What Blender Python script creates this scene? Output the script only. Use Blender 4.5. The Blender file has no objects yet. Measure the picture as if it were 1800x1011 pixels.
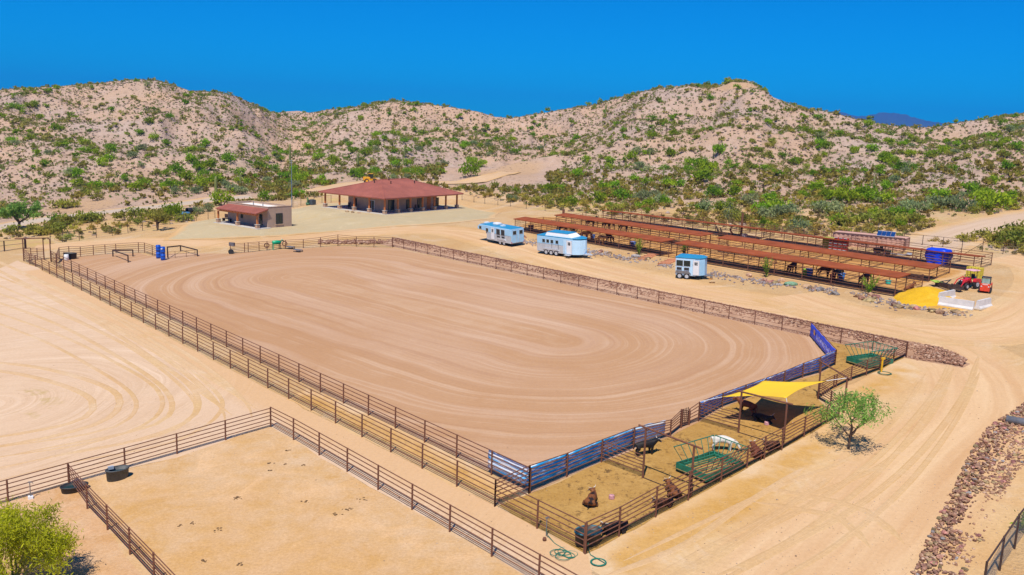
import bpy, bmesh, math, random
import numpy as np
from mathutils import Vector, Matrix
random.seed(7); RNG = np.random.default_rng(7)
S = bpy.context.scene; COL = S.collection
# ------------------------------------------------------------------ camera, sky, sun, exposure
F = 1566.5; PITCH = 0.17972; ROLL = 0.036155; HC = 21.269; GX = 0.05819; GY = 0.04774
cp, sp = math.cos(PITCH), math.sin(PITCH); cr, sr = math.cos(ROLL), math.sin(ROLL)
cam = bpy.data.objects.new('camera', bpy.data.cameras.new('camera')); COL.objects.link(cam)
cam.data.sensor_width = 36; cam.data.lens = F/1800*36; cam.data.clip_end = 30000; cam.data.clip_start = 0.5
_R0, _U0, _f = Vector((1,0,0)), Vector((0,sp,cp)), Vector((0,cp,-sp))
_R = cr*_R0 + sr*_U0; _U = cr*_U0 - sr*_R0
cam.matrix_world = Matrix(((_R.x,_U.x,-_f.x,0),(_R.y,_U.y,-_f.y,0),(_R.z,_U.z,-_f.z,HC),(0,0,0,1)))
S.camera = cam
SUN_EL, SHX, SHY = math.radians(61), 0.27, 0.96          # shadows fall along (SHX, SHY)
W = bpy.data.worlds.new('World'); S.world = W; W.use_nodes = True
_n, _l = W.node_tree.nodes, W.node_tree.links
bg = _n['Background']; bg.inputs[1].default_value = 0.1
sky = _n.new('ShaderNodeTexSky'); sky.sky_type = 'NISHITA'; sky.sun_disc = False
sky.sun_elevation = SUN_EL; sky.sun_rotation = math.atan2(-SHX, -SHY)
sky.altitude = 700; sky.air_density = 1.0; sky.dust_density = 0.0; sky.ozone_density = 3.0
_t = _n.new('ShaderNodeMix'); _t.data_type = 'RGBA'; _t.blend_type = 'MULTIPLY'; _t.inputs[0].default_value = 1
_t.inputs[7].default_value = (0.002, 0.475, 1.0, 1)
_l.new(sky.outputs[0], _t.inputs[6]); _l.new(_t.outputs[2], bg.inputs[0])
sun = bpy.data.objects.new('sun', bpy.data.lights.new('sun', 'SUN')); COL.objects.link(sun)
sun.data.energy = 4.9; sun.data.angle = math.radians(0.5); sun.data.color = (1.0, 0.93, 0.82)
sun.rotation_euler = Vector((SHX*math.cos(SUN_EL), SHY*math.cos(SUN_EL), -math.sin(SUN_EL))).to_track_quat('-Z', 'Y').to_euler()
S.view_settings.view_transform = 'Standard'; S.view_settings.look = 'None'
S.view_settings.exposure = 0.22; S.view_settings.gamma = 1.0
# ------------------------------------------------------------------ noise and terrain
def _h(ix, iy, s):
    n = (ix.astype(np.int64)*374761393 + iy.astype(np.int64)*668265263 + s*974634541) & 0xffffffff
    n = ((n ^ (n >> 13))*1274126177) & 0xffffffff
    return ((n ^ (n >> 16)) & 0xffff)/65535.0
def vnoise(x, y, s=0):
    x = np.asarray(x, float); y = np.asarray(y, float)
    ix, iy = np.floor(x), np.floor(y); fx, fy = x-ix, y-iy
    fx = fx*fx*fx*(fx*(fx*6-15)+10); fy = fy*fy*fy*(fy*(fy*6-15)+10)
    a, b, c, d = _h(ix,iy,s), _h(ix+1,iy,s), _h(ix,iy+1,s), _h(ix+1,iy+1,s)
    return a+(b-a)*fx+(c-a)*fy+(a-b-c+d)*fx*fy
def fbm(x, y, s=0, o=4):
    t = 0; a = .5; tot = 0
    for i in range(o):
        t = t+a*vnoise(x*2**i, y*2**i, s+i*17); tot += a; a *= .5
    return t/tot
def ray(px, py):
    a, b = px-900, py-505.5
    ix = (cr*a+sr*b)/F; iy = (-sr*a+cr*b)/F
    return (ix, cp-iy*sp, -sp-iy*cp)
def sstep(a, b, x):
    t = np.clip((x-a)/(b-a), 0, 1); return t*t*(3-2*t)
PADS = [((-19.5, 158.5), 13.5, 24, 5.84), ((-41.0, 141.5), 6.5, 13, 4.35)]   # levelled building pads
# skyline of the hills, seen from the viewpoint: (pixel, pixel, ridge distance)
SKY = [(-400,215,330),(-200,180,350),(0,158,390),(40,155,385),(90,153,380),(130,150,375),(165,148,370),(200,143,365),(240,140,360),(275,141,360),(300,149,360),
 (335,160,350),(380,163,340),(410,168,345),(440,181,380),(465,193,430),(485,199,520),(505,196,620),(525,195,620),(545,199,520),(575,193,400),(610,190,390),(640,186,380),
 (665,180,375),(690,177,370),(730,180,370),(770,186,375),(800,190,380),(840,197,390),(870,206,400),(900,208,390),(960,198,370),(1000,191,360),(1050,184,355),
 (1080,174,350),(1120,164,345),(1160,155,340),(1200,151,335),(1240,151,330),(1260,152,325),(1275,145,322),(1290,140,320),(1310,141,320),(1325,146,320),(1340,157,320),
 (1360,172,325),(1390,184,335),(1420,193,345),(1450,199,360),(1480,204,375),(1510,211,385),(1540,217,395),(1580,223,410),(1620,225,420),(1650,223,420),(1690,216,410),
 (1730,210,400),(1770,203,390),(1800,199,385),(2000,190,380),(2200,200,380)]
FOOT = [(-400,190),(0,183),(200,182),(380,186),(560,215),(760,205),(900,190),(1100,172),(1300,166),(1500,170),(1700,176),(1800,180),(2200,185)]
def _az(px, py=300):
    r = ray(px, py); return math.atan2(r[0], r[1])
_sa = np.array([_az(p[0], p[1]) for p in SKY]); _se = np.array([ray(p[0],p[1])[2]/math.hypot(*ray(p[0],p[1])[:2]) for p in SKY]); _sd = np.array([p[2] for p in SKY], float)
_fa = np.array([_az(p[0]) for p in FOOT]); _fd = np.array([p[1] for p in FOOT], float)
dg = math.radians
PHI = np.concatenate([np.arange(-180,-75,5), np.arange(-75,-34,1.0), np.arange(-34,34,0.1), np.arange(34,75,1.0), np.arange(75,180.1,5)])*math.pi/180
RR = np.concatenate([[0.5,4,8], np.arange(12,165,1.2), np.arange(165,470,1.6), np.geomspace(470,9000,46)])
def build_heights():
    ph, r = np.meshgrid(PHI, RR, indexing='ij')
    x, y = r*np.sin(ph), r*np.cos(ph)
    rs = np.where(r < 190, r, 190+45*(1-np.exp(-(r-190)/90)))
    base = GX*rs*np.sin(ph)+GY*rs*np.cos(ph)
    back = sstep(dg(60), dg(100), np.abs(ph)); base = base*(1-back*0.9)
    for (cx,cy), r0, r1, z0 in PADS:
        w = 1-sstep(r0, r1, np.hypot(x-cx, y-cy)); base = base*(1-w)+z0*w
    R = np.interp(PHI, _sa, _sd)[:,None]; E = np.interp(PHI, _sa, _se)[:,None]; Ft = np.interp(PHI, _fa, _fd)[:,None]
    k = np.ones(9)/9; R = np.convolve(np.pad(R[:,0],4,'edge'), k, 'valid')[:,None]
    zR = HC+E*R; t = np.clip((r-Ft)/(R-Ft), 0, None); tc = np.clip(t, 0, 1)
    wx, wy = x+18*fbm(x/70,y/70,5), y+18*fbm(x/70,y/70,9)
    rid = 1-np.abs(2*fbm(wx/62,wy/62,3,4)-1)*1.7
    big = fbm(x/95,y/95,21,2)
    rel = 8.5*(rid-.62)+9*(big-.5)+3.6*(fbm(x/17,y/17,31,3)-.5)+1.4*(1-np.abs(2*fbm(wx/13,wy/13,41,2)-1)-.6)+4.0*(.62-np.abs(2*fbm(ph*22+.6*fbm(x/40,y/40,55),r/90,51,3)-1))*sstep(.05,.3,t)
    prof = .55*tc+.45*tc**1.9
    zb = np.interp(PHI, _fa, _fd)[:,None]
    hill = (zR-base)*prof + rel*np.sqrt(np.clip(tc*1.6,0,1))*np.where(t<=1, 1-.75*sstep(.72,1,t), .25)
    beyond = np.clip(r-R, 0, None)
    z = base+np.where(t<=1, hill, (zR-base)*np.exp(-(beyond/170)**1.3)+rel*.25*np.exp(-beyond/300))
    z = z+np.where(r > 1200, 0, 0)
    infov = 1-back
    z = base+(z-base)*infov
    m = r > Ft
    for _ in range(4):
        el = np.where(m, (z-HC)/r, -9); j = el.argmax(1)
        d = (E[:,0]-el.max(1))*r[np.arange(len(PHI)), j]*infov[:,0]
        z = z+d[:,None]*np.where(t<=1, tc**1.6, np.exp(-(beyond/150)**1.3))
    return z, base, sstep(-.13, -.02, (r-Ft)/(R-Ft))
ZG, ZB, HILLM = build_heights()
def gzv(x, y, A=None):
    A = ZG if A is None else A
    x = np.asarray(x, float); y = np.asarray(y, float)
    ph = np.arctan2(x, y); r = np.clip(np.hypot(x, y), RR[0], RR[-1]-1)
    i = np.clip(np.searchsorted(PHI, ph, 'right')-1, 0, len(PHI)-2); j = np.clip(np.searchsorted(RR, r, 'right')-1, 0, len(RR)-2)
    u = (ph-PHI[i])/(PHI[i+1]-PHI[i]); v = (r-RR[j])/(RR[j+1]-RR[j])
    return A[i,j]*(1-u)*(1-v)+A[i+1,j]*u*(1-v)+A[i,j+1]*(1-u)*v+A[i+1,j+1]*u*v
def gz(x, y): return float(gzv(x, y))
def P(px, py, h=0.0):
    """ground point (raised by h) that the viewpoint sees at a photo pixel"""
    r = ray(px, py); d = math.hypot(r[0], r[1]); s = np.arange(15, 700, .5)
    x, y, z = s*r[0]/d, s*r[1]/d, HC+s*r[2]/d
    g = gzv(x, y)+h-z; k = np.argmax(g > 0)
    if k == 0: k = len(s)-1
    f = g[k-1]/(g[k-1]-g[k]); q = s[k-1]+.5*f
    return Vector((q*r[0]/d, q*r[1]/d, HC+q*r[2]/d))
def Pz(px, py, z):
    r = ray(px, py); t = (z-HC)/r[2]; return Vector((t*r[0], t*r[1], z))
def hgt(b, px, py):
    """height of the pixel's ray over the ground point b"""
    r = ray(px, py); return HC+math.hypot(b[0], b[1])/math.hypot(r[0], r[1])*r[2]-b[2]
def pix(v):
    x, y, z = v[0], v[1], v[2]-HC; d = y*cp-z*sp; u = y*sp+z*cp; ix, iy = F*x/d, -F*u/d
    return (900+cr*ix-sr*iy, 505.5+sr*ix+cr*iy)
def on(x, y, h=0): return Vector((x, y, gz(x, y)+h))
# ------------------------------------------------------------------ materials
def M_new(name):
    m = bpy.data.materials.new(name); m.use_nodes = True
    return m, m.node_tree.nodes, m.node_tree.links, m.node_tree.nodes['Principled BSDF']
def noise(n, l, vec, scale, detail=3, rough=.55, dist=0):
    t = n.new('ShaderNodeTexNoise'); t.inputs['Scale'].default_value = scale; t.inputs['Detail'].default_value = detail
    t.inputs['Roughness'].default_value = rough; t.inputs['Distortion'].default_value = dist
    if vec is not None: l.new(vec, t.inputs['Vector'])
    return t.outputs['Fac']
def ramp(n, l, fac, a, b):
    t = n.new('ShaderNodeMapRange'); t.inputs[1].default_value = a; t.inputs[2].default_value = b
    l.new(fac, t.inputs[0]); return t.outputs[0]
def mix(n, l, fac, a, b, mode='MIX'):
    t = n.new('ShaderNodeMix'); t.data_type = 'RGBA'; t.blend_type = mode
    for k, s in ((0, fac), (6, a), (7, b)):
        if isinstance(s, (int, float)): t.inputs[k].default_value = s
        elif isinstance(s, tuple): t.inputs[k].default_value = (*s[:3], 1)
        else: l.new(s, t.inputs[k])
    return t.outputs[2]
def mth(n, l, op, a, b=None, clamp=False):
    t = n.new('ShaderNodeMath'); t.operation = op; t.use_clamp = clamp
    for k, s in ((0, a), (1, b)):
        if s is None: continue
        if isinstance(s, (int, float)): t.inputs[k].default_value = s
        else: l.new(s, t.inputs[k])
    return t.outputs[0]
def geo(n): return n.new('ShaderNodeNewGeometry').outputs['Position']
def bump(n, l, h, b, strength=.4, dist=.05):
    t = n.new('ShaderNodeBump'); t.inputs['Strength'].default_value = strength; t.inputs['Distance'].default_value = dist
    l.new(h, t.inputs['Height']); l.new(t.outputs[0], b.inputs['Normal'])
_MC = {}
def mat(name, c, rough=.6, var=.25, scale=3, metal=0, bmp=0, rnd=0, spec=None, c2=None):
    """painted / natural surface with uneven tone; rnd adds a tone of its own to every object"""
    if name in _MC: return _MC[name]
    m, n, l, b = M_new(name)
    tc = n.new('ShaderNodeTexCoord').outputs['Object']
    f = ramp(n, l, noise(n, l, tc, scale, 4), .3, .7)
    lo = tuple(v*(1-var) for v in c); hi = c2 or tuple(min(1, v*(1+var)) for v in c)
    o = mix(n, l, f, lo, hi)
    if rnd:
        oi = n.new('ShaderNodeObjectInfo').outputs['Random']
        k = n.new('ShaderNodeMapRange'); k.inputs[3].default_value = 1-rnd; k.inputs[4].default_value = 1+rnd; l.new(oi, k.inputs[0])
        hs2 = n.new('ShaderNodeHueSaturation'); l.new(o, hs2.inputs['Color']); l.new(k.outputs[0], hs2.inputs['Value'])
        k2 = n.new('ShaderNodeMapRange'); k2.inputs[3].default_value = .5+rnd*.09; k2.inputs[4].default_value = .5-rnd*.09
        wn = n.new('ShaderNodeTexWhiteNoise'); wn.noise_dimensions = '1D'; l.new(oi, wn.inputs['W']); l.new(wn.outputs[0], k2.inputs[0]); l.new(k2.outputs[0], hs2.inputs['Hue'])
        o = hs2.outputs[0]
    l.new(o, b.inputs['Base Color']); b.inputs['Roughness'].default_value = rough; b.inputs['Metallic'].default_value = metal
    if spec is not None: b.inputs['Specular IOR Level'].default_value = spec
    if bmp: bump(n, l, noise(n, l, tc, scale*6, 3), b, bmp, .03)
    _MC[name] = m; return m
def translucent(m, k=.48):
    n, l = m.node_tree.nodes, m.node_tree.links; b = n['Principled BSDF']; o = [q for q in n if q.type == 'OUTPUT_MATERIAL'][0]
    t = n.new('ShaderNodeBsdfTranslucent'); x = n.new('ShaderNodeMixShader'); x.inputs[0].default_value = k
    l.new(b.inputs['Base Color'].links[0].from_socket, t.inputs[0]); l.new(b.outputs[0], x.inputs[1]); l.new(t.outputs[0], x.inputs[2]); l.new(x.outputs[0], o.inputs[0]); return m
def leafmat(name, c, c2, rnd=.25):
    m = mat(name, c, .7, .3, 1.3, rnd=rnd, spec=.15, c2=c2); return translucent(m)
def ground_col(n, l, pos):
    big = ramp(n, l, noise(n, l, pos, .035, 4, .6), .35, .65)
    med = ramp(n, l, noise(n, l, pos, .22, 4, .6, .6), .35, .7)
    fin = noise(n, l, pos, 5, 4, .7)
    c = mix(n, l, big, (.61,.395,.185), (.63,.445,.25))
    c = mix(n, l, mth(n, l, 'MULTIPLY', med, .60), c, (.56,.32,.13))
    str_ = noise(n, l, pos, .11, 5, .72, 1.2); c = mix(n, l, mth(n, l, 'MULTIPLY', ramp(n, l, str_, .53, .64), .55), c, (.66,.50,.34))
    c = mix(n, l, mth(n, l, 'MULTIPLY', ramp(n, l, str_, .45, .36), .40), c, (.53,.30,.115))
    return mix(n, l, ramp(n, l, fin, .25, .8), mix(n, l, 1.0, c, (.86,.84,.80), 'MULTIPLY'), c), fin
def M_ground():
    m, n, l, b = M_new('desert_ground'); pos = geo(n)
    c, fin = ground_col(n, l, pos)
    at = n.new('ShaderNodeAttribute'); at.attribute_name = 'hill'; hm = at.outputs['Fac']
    p1 = ramp(n, l, noise(n, l, pos, .028, 5, .62, .4), .42, .62)
    p2 = ramp(n, l, noise(n, l, pos, .13, 5, .65), .35, .68)
    h = mix(n, l, p1, (.58,.40,.285), (.51,.395,.335))
    h = mix(n, l, mth(n, l, 'MULTIPLY', p2, .35), h, (.56,.375,.245))
    p3 = noise(n, l, pos, .35, 6, .75, .5); h = mix(n, l, mth(n, l, 'MULTIPLY', ramp(n, l, p3, .52, .66), .55), h, (.33,.25,.20)); h = mix(n, l, mth(n, l, 'MULTIPLY', ramp(n, l, p3, .46, .36), .5), h, (.62,.50,.42))
    at2 = n.new('ShaderNodeAttribute'); at2.attribute_name = 'bare'
    h = mix(n, l, mth(n, l, 'MULTIPLY', at2.outputs['Fac'], .8), h, (.58,.385,.22))
    v = n.new('ShaderNodeTexVoronoi'); v.inputs['Scale'].default_value = .9; l.new(pos, v.inputs['Vector'])
    rk = mth(n, l, 'MULTIPLY', mth(n, l, 'SUBTRACT', 1, ramp(n, l, v.outputs['Distance'], .16, .30)), ramp(n, l, noise(n, l, pos, .09, 3), .40, .62))
    h = mix(n, l, mth(n, l, 'MULTIPLY', rk, .8), h, (.15,.10,.075))
    h = mix(n, l, ramp(n, l, fin, .3, .75), mix(n, l, 1.0, h, (.70,.66,.62), 'MULTIPLY'), h)
    ft = mix(n, l, ramp(n, l, noise(n, l, pos, .3, 4, .7), .5, .75), c, (.52,.42,.12))
    at3 = n.new('ShaderNodeAttribute'); at3.attribute_name = 'weeds'
    c = mix(n, l, at3.outputs['Fac'], c, ft)
    l.new(mix(n, l, hm, c, h), b.inputs['Base Color']); b.inputs['Roughness'].default_value = .95; b.inputs['Specular IOR Level'].default_value = .1
    bump(n, l, mth(n, l, 'ADD', fin, noise(n, l, pos, .8, 5, .75)), b, .75, .28)
    return m
def soil(name, a, c_, d, fine=5.0, spots=0, soft=0):
    m, n, l, b = M_new(name); pos = geo(n)
    f1 = ramp(n, l, noise(n, l, pos, .12, 4, .6), .35, .65); f2 = ramp(n, l, noise(n, l, pos, .6, 5, .65), .4, .68)
    c = mix(n, l, f1, a, c_); c = mix(n, l, mth(n, l, 'MULTIPLY', f2, .6), c, d)
    f3 = noise(n, l, pos, .25, 5, .72, .8); c = mix(n, l, mth(n, l, 'MULTIPLY', ramp(n, l, f3, .54, .66), .5), c, tuple(min(.75, v*1.16+.03) for v in a)); c = mix(n, l, mth(n, l, 'MULTIPLY', ramp(n, l, f3, .45, .35), .45), c, (d[0]*.92,d[1]*.88,d[2]*.7))
    fi = noise(n, l, pos, fine, 4, .75)
    c = mix(n, l, ramp(n, l, fi, .3, .7), mix(n, l, 1.0, c, (.78,.74,.68), 'MULTIPLY'), c)
    if spots:
        k = mth(n, l, 'MULTIPLY', ramp(n, l, noise(n, l, pos, 2.4, 5, .82), .555, .60), ramp(n, l, noise(n, l, pos, .30, 3), .34, .56))
        c = mix(n, l, mth(n, l, 'MULTIPLY', k, spots), c, (.13,.075,.03))
    if soft:
        g, _ = ground_col(n, l, pos); at = n.new('ShaderNodeAttribute'); at.attribute_name = 'edge'
        k = ramp(n, l, mth(n, l, 'ADD', at.outputs['Fac'], mth(n, l, 'MULTIPLY', mth(n, l, 'SUBTRACT', noise(n, l, pos, .7, 5, .7), .5), 1.1)), .3, .8)
        c = mix(n, l, mth(n, l, 'MULTIPLY', mth(n, l, 'MULTIPLY', k, soft), ramp(n, l, at.outputs['Fac'], .02, .3)), g, c)
    l.new(c, b.inputs['Base Color']); b.inputs['Roughness'].default_value = .95; b.inputs['Specular IOR Level'].default_value = .1
    bump(n, l, mth(n, l, 'ADD', fi, f2), b, .5, .06)
    return m
def seg_dist(n, l, pos, a, b):
    """distance of the shaded point from the ground segment a-b, in metres"""
    A = (a[0], a[1], 0); D = (b[0]-a[0], b[1]-a[1], 0); L2 = D[0]**2+D[1]**2
    def vm(op, p, q):
        t = n.new('ShaderNodeVectorMath'); t.operation = op
        for k, s in ((0, p), (1, q)):
            if isinstance(s, tuple): t.inputs[k].default_value = s
            else: l.new(s, t.inputs[k])
        return t
    flat = vm('MULTIPLY', pos, (1,1,0)).outputs[0]
    rel = vm('SUBTRACT', flat, A).outputs[0]
    t = mth(n, l, 'DIVIDE', vm('DOT_PRODUCT', rel, D).outputs['Value'], L2, True)
    sc = n.new('ShaderNodeVectorMath'); sc.operation = 'SCALE'; sc.inputs[0].default_value = D; l.new(t, sc.inputs['Scale'])
    d = vm('SUBTRACT', rel, sc.outputs[0]).outputs[0]
    ln = n.new('ShaderNodeVectorMath'); ln.operation = 'LENGTH'; l.new(d, ln.inputs[0])
    return ln.outputs['Value']
def rings(n, l, pos, a, b, wob=1.2):
    d = seg_dist(n, l, pos, a, b)
    d = mth(n, l, 'ADD', d, mth(n, l, 'MULTIPLY', noise(n, l, pos, .07, 2), wob*2.2))
    def one(sc, det):
        t = n.new('ShaderNodeTexNoise'); t.noise_dimensions = '2D'
        cx = n.new('ShaderNodeCombineXYZ'); l.new(mth(n, l, 'MULTIPLY', d, sc), cx.inputs[0])
        l.new(mth(n, l, 'MULTIPLY', noise(n, l, pos, .02, 1), 3.0), cx.inputs[1])
        l.new(cx.outputs[0], t.inputs['Vector']); t.inputs['Scale'].default_value = 1; t.inputs['Detail'].default_value = det; t.inputs['Roughness'].default_value = .6
        return t.outputs['Fac']
    return d, one(.32, 2), one(1.6, 3), one(5.0, 2)
def M_arena():
    m, n, l, b = M_new('raked_arena_sand'); pos = geo(n)
    a, e = P(520,487), P(985,600)
    d, r1, r2, r3 = rings(n, l, pos, a, e)
    big = ramp(n, l, noise(n, l, pos, .06, 4, .6), .35, .65)
    c = mix(n, l, big, (.435,.247,.128), (.465,.275,.150))
    c = mix(n, l, mth(n, l, 'MULTIPLY', mth(n, l, 'MULTIPLY', ramp(n, l, r1, .50, .66), ramp(n, l, noise(n, l, pos, .035, 2, .5), .34, .55)), mth(n, l, 'MULTIPLY', ramp(n, l, d, .5, 4), .5)), c, (.54,.365,.255))
    c = mix(n, l, mth(n, l, 'MULTIPLY', mth(n, l, 'MULTIPLY', ramp(n, l, r2, .54, .68), ramp(n, l, noise(n, l, pos, .06, 3, .5), .36, .52)), mth(n, l, 'MULTIPLY', ramp(n, l, d, .3, 3), .34)), c, (.62,.45,.325))
    c = mix(n, l, mth(n, l, 'MULTIPLY', mth(n, l, 'MULTIPLY', ramp(n, l, r2, .46, .32), ramp(n, l, noise(n, l, pos, .07, 3, .5), .38, .55)), .32), c, (.36,.19,.105))
    c = mix(n, l, mth(n, l, 'MULTIPLY', mth(n, l, 'MULTIPLY', ramp(n, l, r3, .48, .70), ramp(n, l, noise(n, l, pos, .35, 4, .65), .42, .62)), .35), c, (.56,.385,.265))
    inner = mth(n, l, 'MULTIPLY', mth(n, l, 'SUBTRACT', 1, ramp(n, l, d, 2.2, 4.2)), ramp(n, l, noise(n, l, pos, .5, 4, .7), .45, .62))
    c = mix(n, l, mth(n, l, 'MULTIPLY', inner, .12), c, (.62,.46,.32))
    fi = noise(n, l, pos, 5, 4, .7)
    c = mix(n, l, ramp(n, l, fi, .25, .75), mix(n, l, 1.0, c, (.88,.86,.84), 'MULTIPLY'), c)
    l.new(c, b.inputs['Base Color']); b.inputs['Roughness'].default_value = .95; b.inputs['Specular IOR Level'].default_value = .1
    bump(n, l, mth(n, l, 'ADD', mth(n, l, 'MULTIPLY', r3, 1.2), fi), b, .35, .06)
    return m
def M_lot():
    m, n, l, b = M_new('driven_lot_dirt'); pos = geo(n)
    c, fin = ground_col(n, l, pos)
    d, r1, r2, r3 = rings(n, l, pos, P(-330,770), P(-30,715), 1.5)
    c = mix(n, l, .75, c, (.62,.45,.32))
    c = mix(n, l, mth(n, l, 'MULTIPLY', mth(n, l, 'MULTIPLY', ramp(n, l, r2, .5, .68), ramp(n, l, noise(n, l, pos, .09, 4, .6), .42, .6)), .6), c, (.70,.53,.38))
    c = mix(n, l, mth(n, l, 'MULTIPLY', mth(n, l, 'MULTIPLY', mth(n, l, 'MULTIPLY', ramp(n, l, r2, .47, .3), ramp(n, l, noise(n, l, pos, .12, 4, .6), .42, .6)), ramp(n, l, d, 4, 9)), .55), c, (.54,.37,.235))
    c = mix(n, l, mth(n, l, 'MULTIPLY', mth(n, l, 'MULTIPLY', ramp(n, l, r3, .5, .66), ramp(n, l, noise(n, l, pos, .25, 4, .6), .4, .6)), .8), c, (.54,.365,.225))
    w = mth(n, l, 'MULTIPLY', ramp(n, l, noise(n, l, pos, .5, 4, .7), .55, .68), mth(n, l, 'SUBTRACT', 1, ramp(n, l, d, 5.5, 8.5)))
    c = mix(n, l, mth(n, l, 'MULTIPLY', w, .75), c, (.43,.31,.11))
    e = seg_dist(n, l, pos, P(65,478), P(1020,985))
    ed = mth(n, l, 'SUBTRACT', 1, ramp(n, l, mth(n, l, 'ADD', e, mth(n, l, 'MULTIPLY', noise(n, l, pos, .3, 3), 2.0)), 2.0, 3.6))
    c = mix(n, l, mth(n, l, 'MULTIPLY', ed, .75), c, (.58,.36,.18))
    c = mix(n, l, ramp(n, l, fin, .3, .7), mix(n, l, 1.0, c, (.9,.89,.88), 'MULTIPLY'), c)
    l.new(c, b.inputs['Base Color']); b.inputs['Roughness'].default_value = .95; b.inputs['Specular IOR Level'].default_value = .1
    bump(n, l, mth(n, l, 'ADD', r3, fin), b, .35, .06)
    return m
def M_road(name, lo, hi, k=.8):
    m, n, l, b = M_new(name); pos = geo(n)
    c, fin = ground_col(n, l, pos)
    uv = n.new('ShaderNodeUVMap').outputs[0]; sx = n.new('ShaderNodeSeparateXYZ'); l.new(uv, sx.inputs[0])
    cx = n.new('ShaderNodeCombineXYZ'); wob = mth(n, l, 'MULTIPLY', noise(n, l, pos, .05, 3), 1.2)
    l.new(mth(n, l, 'ADD', mth(n, l, 'MULTIPLY', sx.outputs[0], 9.0), wob), cx.inputs[0]); l.new(mth(n, l, 'MULTIPLY', sx.outputs[1], .035), cx.inputs[1])
    st = noise(n, l, cx.outputs[0], 1.0, 4, .62)
    r = mix(n, l, ramp(n, l, st, .35, .66), lo, hi)
    ed = mth(n, l, 'MULTIPLY', mth(n, l, 'SUBTRACT', .5, mth(n, l, 'ABSOLUTE', mth(n, l, 'SUBTRACT', sx.outputs[0], .5))), 2)
    ed = ramp(n, l, mth(n, l, 'ADD', ed, mth(n, l, 'MULTIPLY', mth(n, l, 'SUBTRACT', noise(n, l, pos, .4, 4), .5), .5)), .12, .5)
    ed = mth(n, l, 'MULTIPLY', ed, ramp(n, l, noise(n, l, pos, .16, 4, .6), .30, .50)) if k < .6 else ed
    c = mix(n, l, mth(n, l, 'MULTIPLY', ed, k), c, r)
    c = mix(n, l, ramp(n, l, fin, .3, .7), mix(n, l, 1.0, c, (.9,.89,.87), 'MULTIPLY'), c)
    l.new(c, b.inputs['Base Color']); b.inputs['Roughness'].default_value = .95; b.inputs['Specular IOR Level'].default_value = .1
    bump(n, l, mth(n, l, 'ADD', st, fin), b, .4, .06)
    return m
RUST = mat('rusty_pipe', (.155,.060,.032), .75, .35, 4); RUST2 = mat('dark_rust', (.055,.028,.02), .75, .3, 4)
GREYST = mat('grey_steel', (.22,.22,.23), .5, .2, 4, .4); ROOFR = mat('rust_metal_roof', (.265,.066,.022), .9, .22, .6, .0, spec=.15)
HROOF = mat('red_metal_roof', (.31,.10,.068), .6, .16, .5, spec=.3); STUCCO = mat('brown_stucco', (.46,.32,.235), .9, .10, 1.2, bmp=.3)
WOOD = mat('orange_stained_wood', (.50,.165,.042), .6, .25, 3); STONE = mat('tan_stone', (.42,.27,.18), .85, .35, 5, bmp=.5)
CONC = mat('pale_concrete', (.50,.47,.43), .85, .12, 1.5); GLASS = mat('dark_window_glass', (.02,.03,.025), .08, .3, 1.0)
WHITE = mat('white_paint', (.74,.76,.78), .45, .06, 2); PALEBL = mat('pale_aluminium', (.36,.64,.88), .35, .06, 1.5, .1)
BLUER = mat('sky_reflection_blue', (.03,.25,.44), .35, .12, 1.5); ALU = mat('brushed_aluminium', (.55,.60,.66), .42, .10, 3, .35)  # BLUER: sky reflection on the trailer roofs, put into their colour as blue
TYRE = mat('black_rubber', (.02,.02,.022), .8, .3, 5); BLACK = mat('black_plastic', (.025,.027,.03), .55, .3, 4)
TROUGH = mat('charcoal_rubber', (.06,.065,.068), .6, .3, 4); WATER = mat('trough_water', (.015,.045,.055), .05, .2, 2)
GREENP = mat('green_painted_steel', (.010,.145,.085), .45, .35, 3); TEAL = mat('teal_hose', (.01,.17,.12), .5, .2, 6)
YEL = mat('yellow_paint', (.72,.40,.01), .45, .15, 3); REDP = mat('red_paint', (.55,.02,.03), .35, .15, 3)
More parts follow.
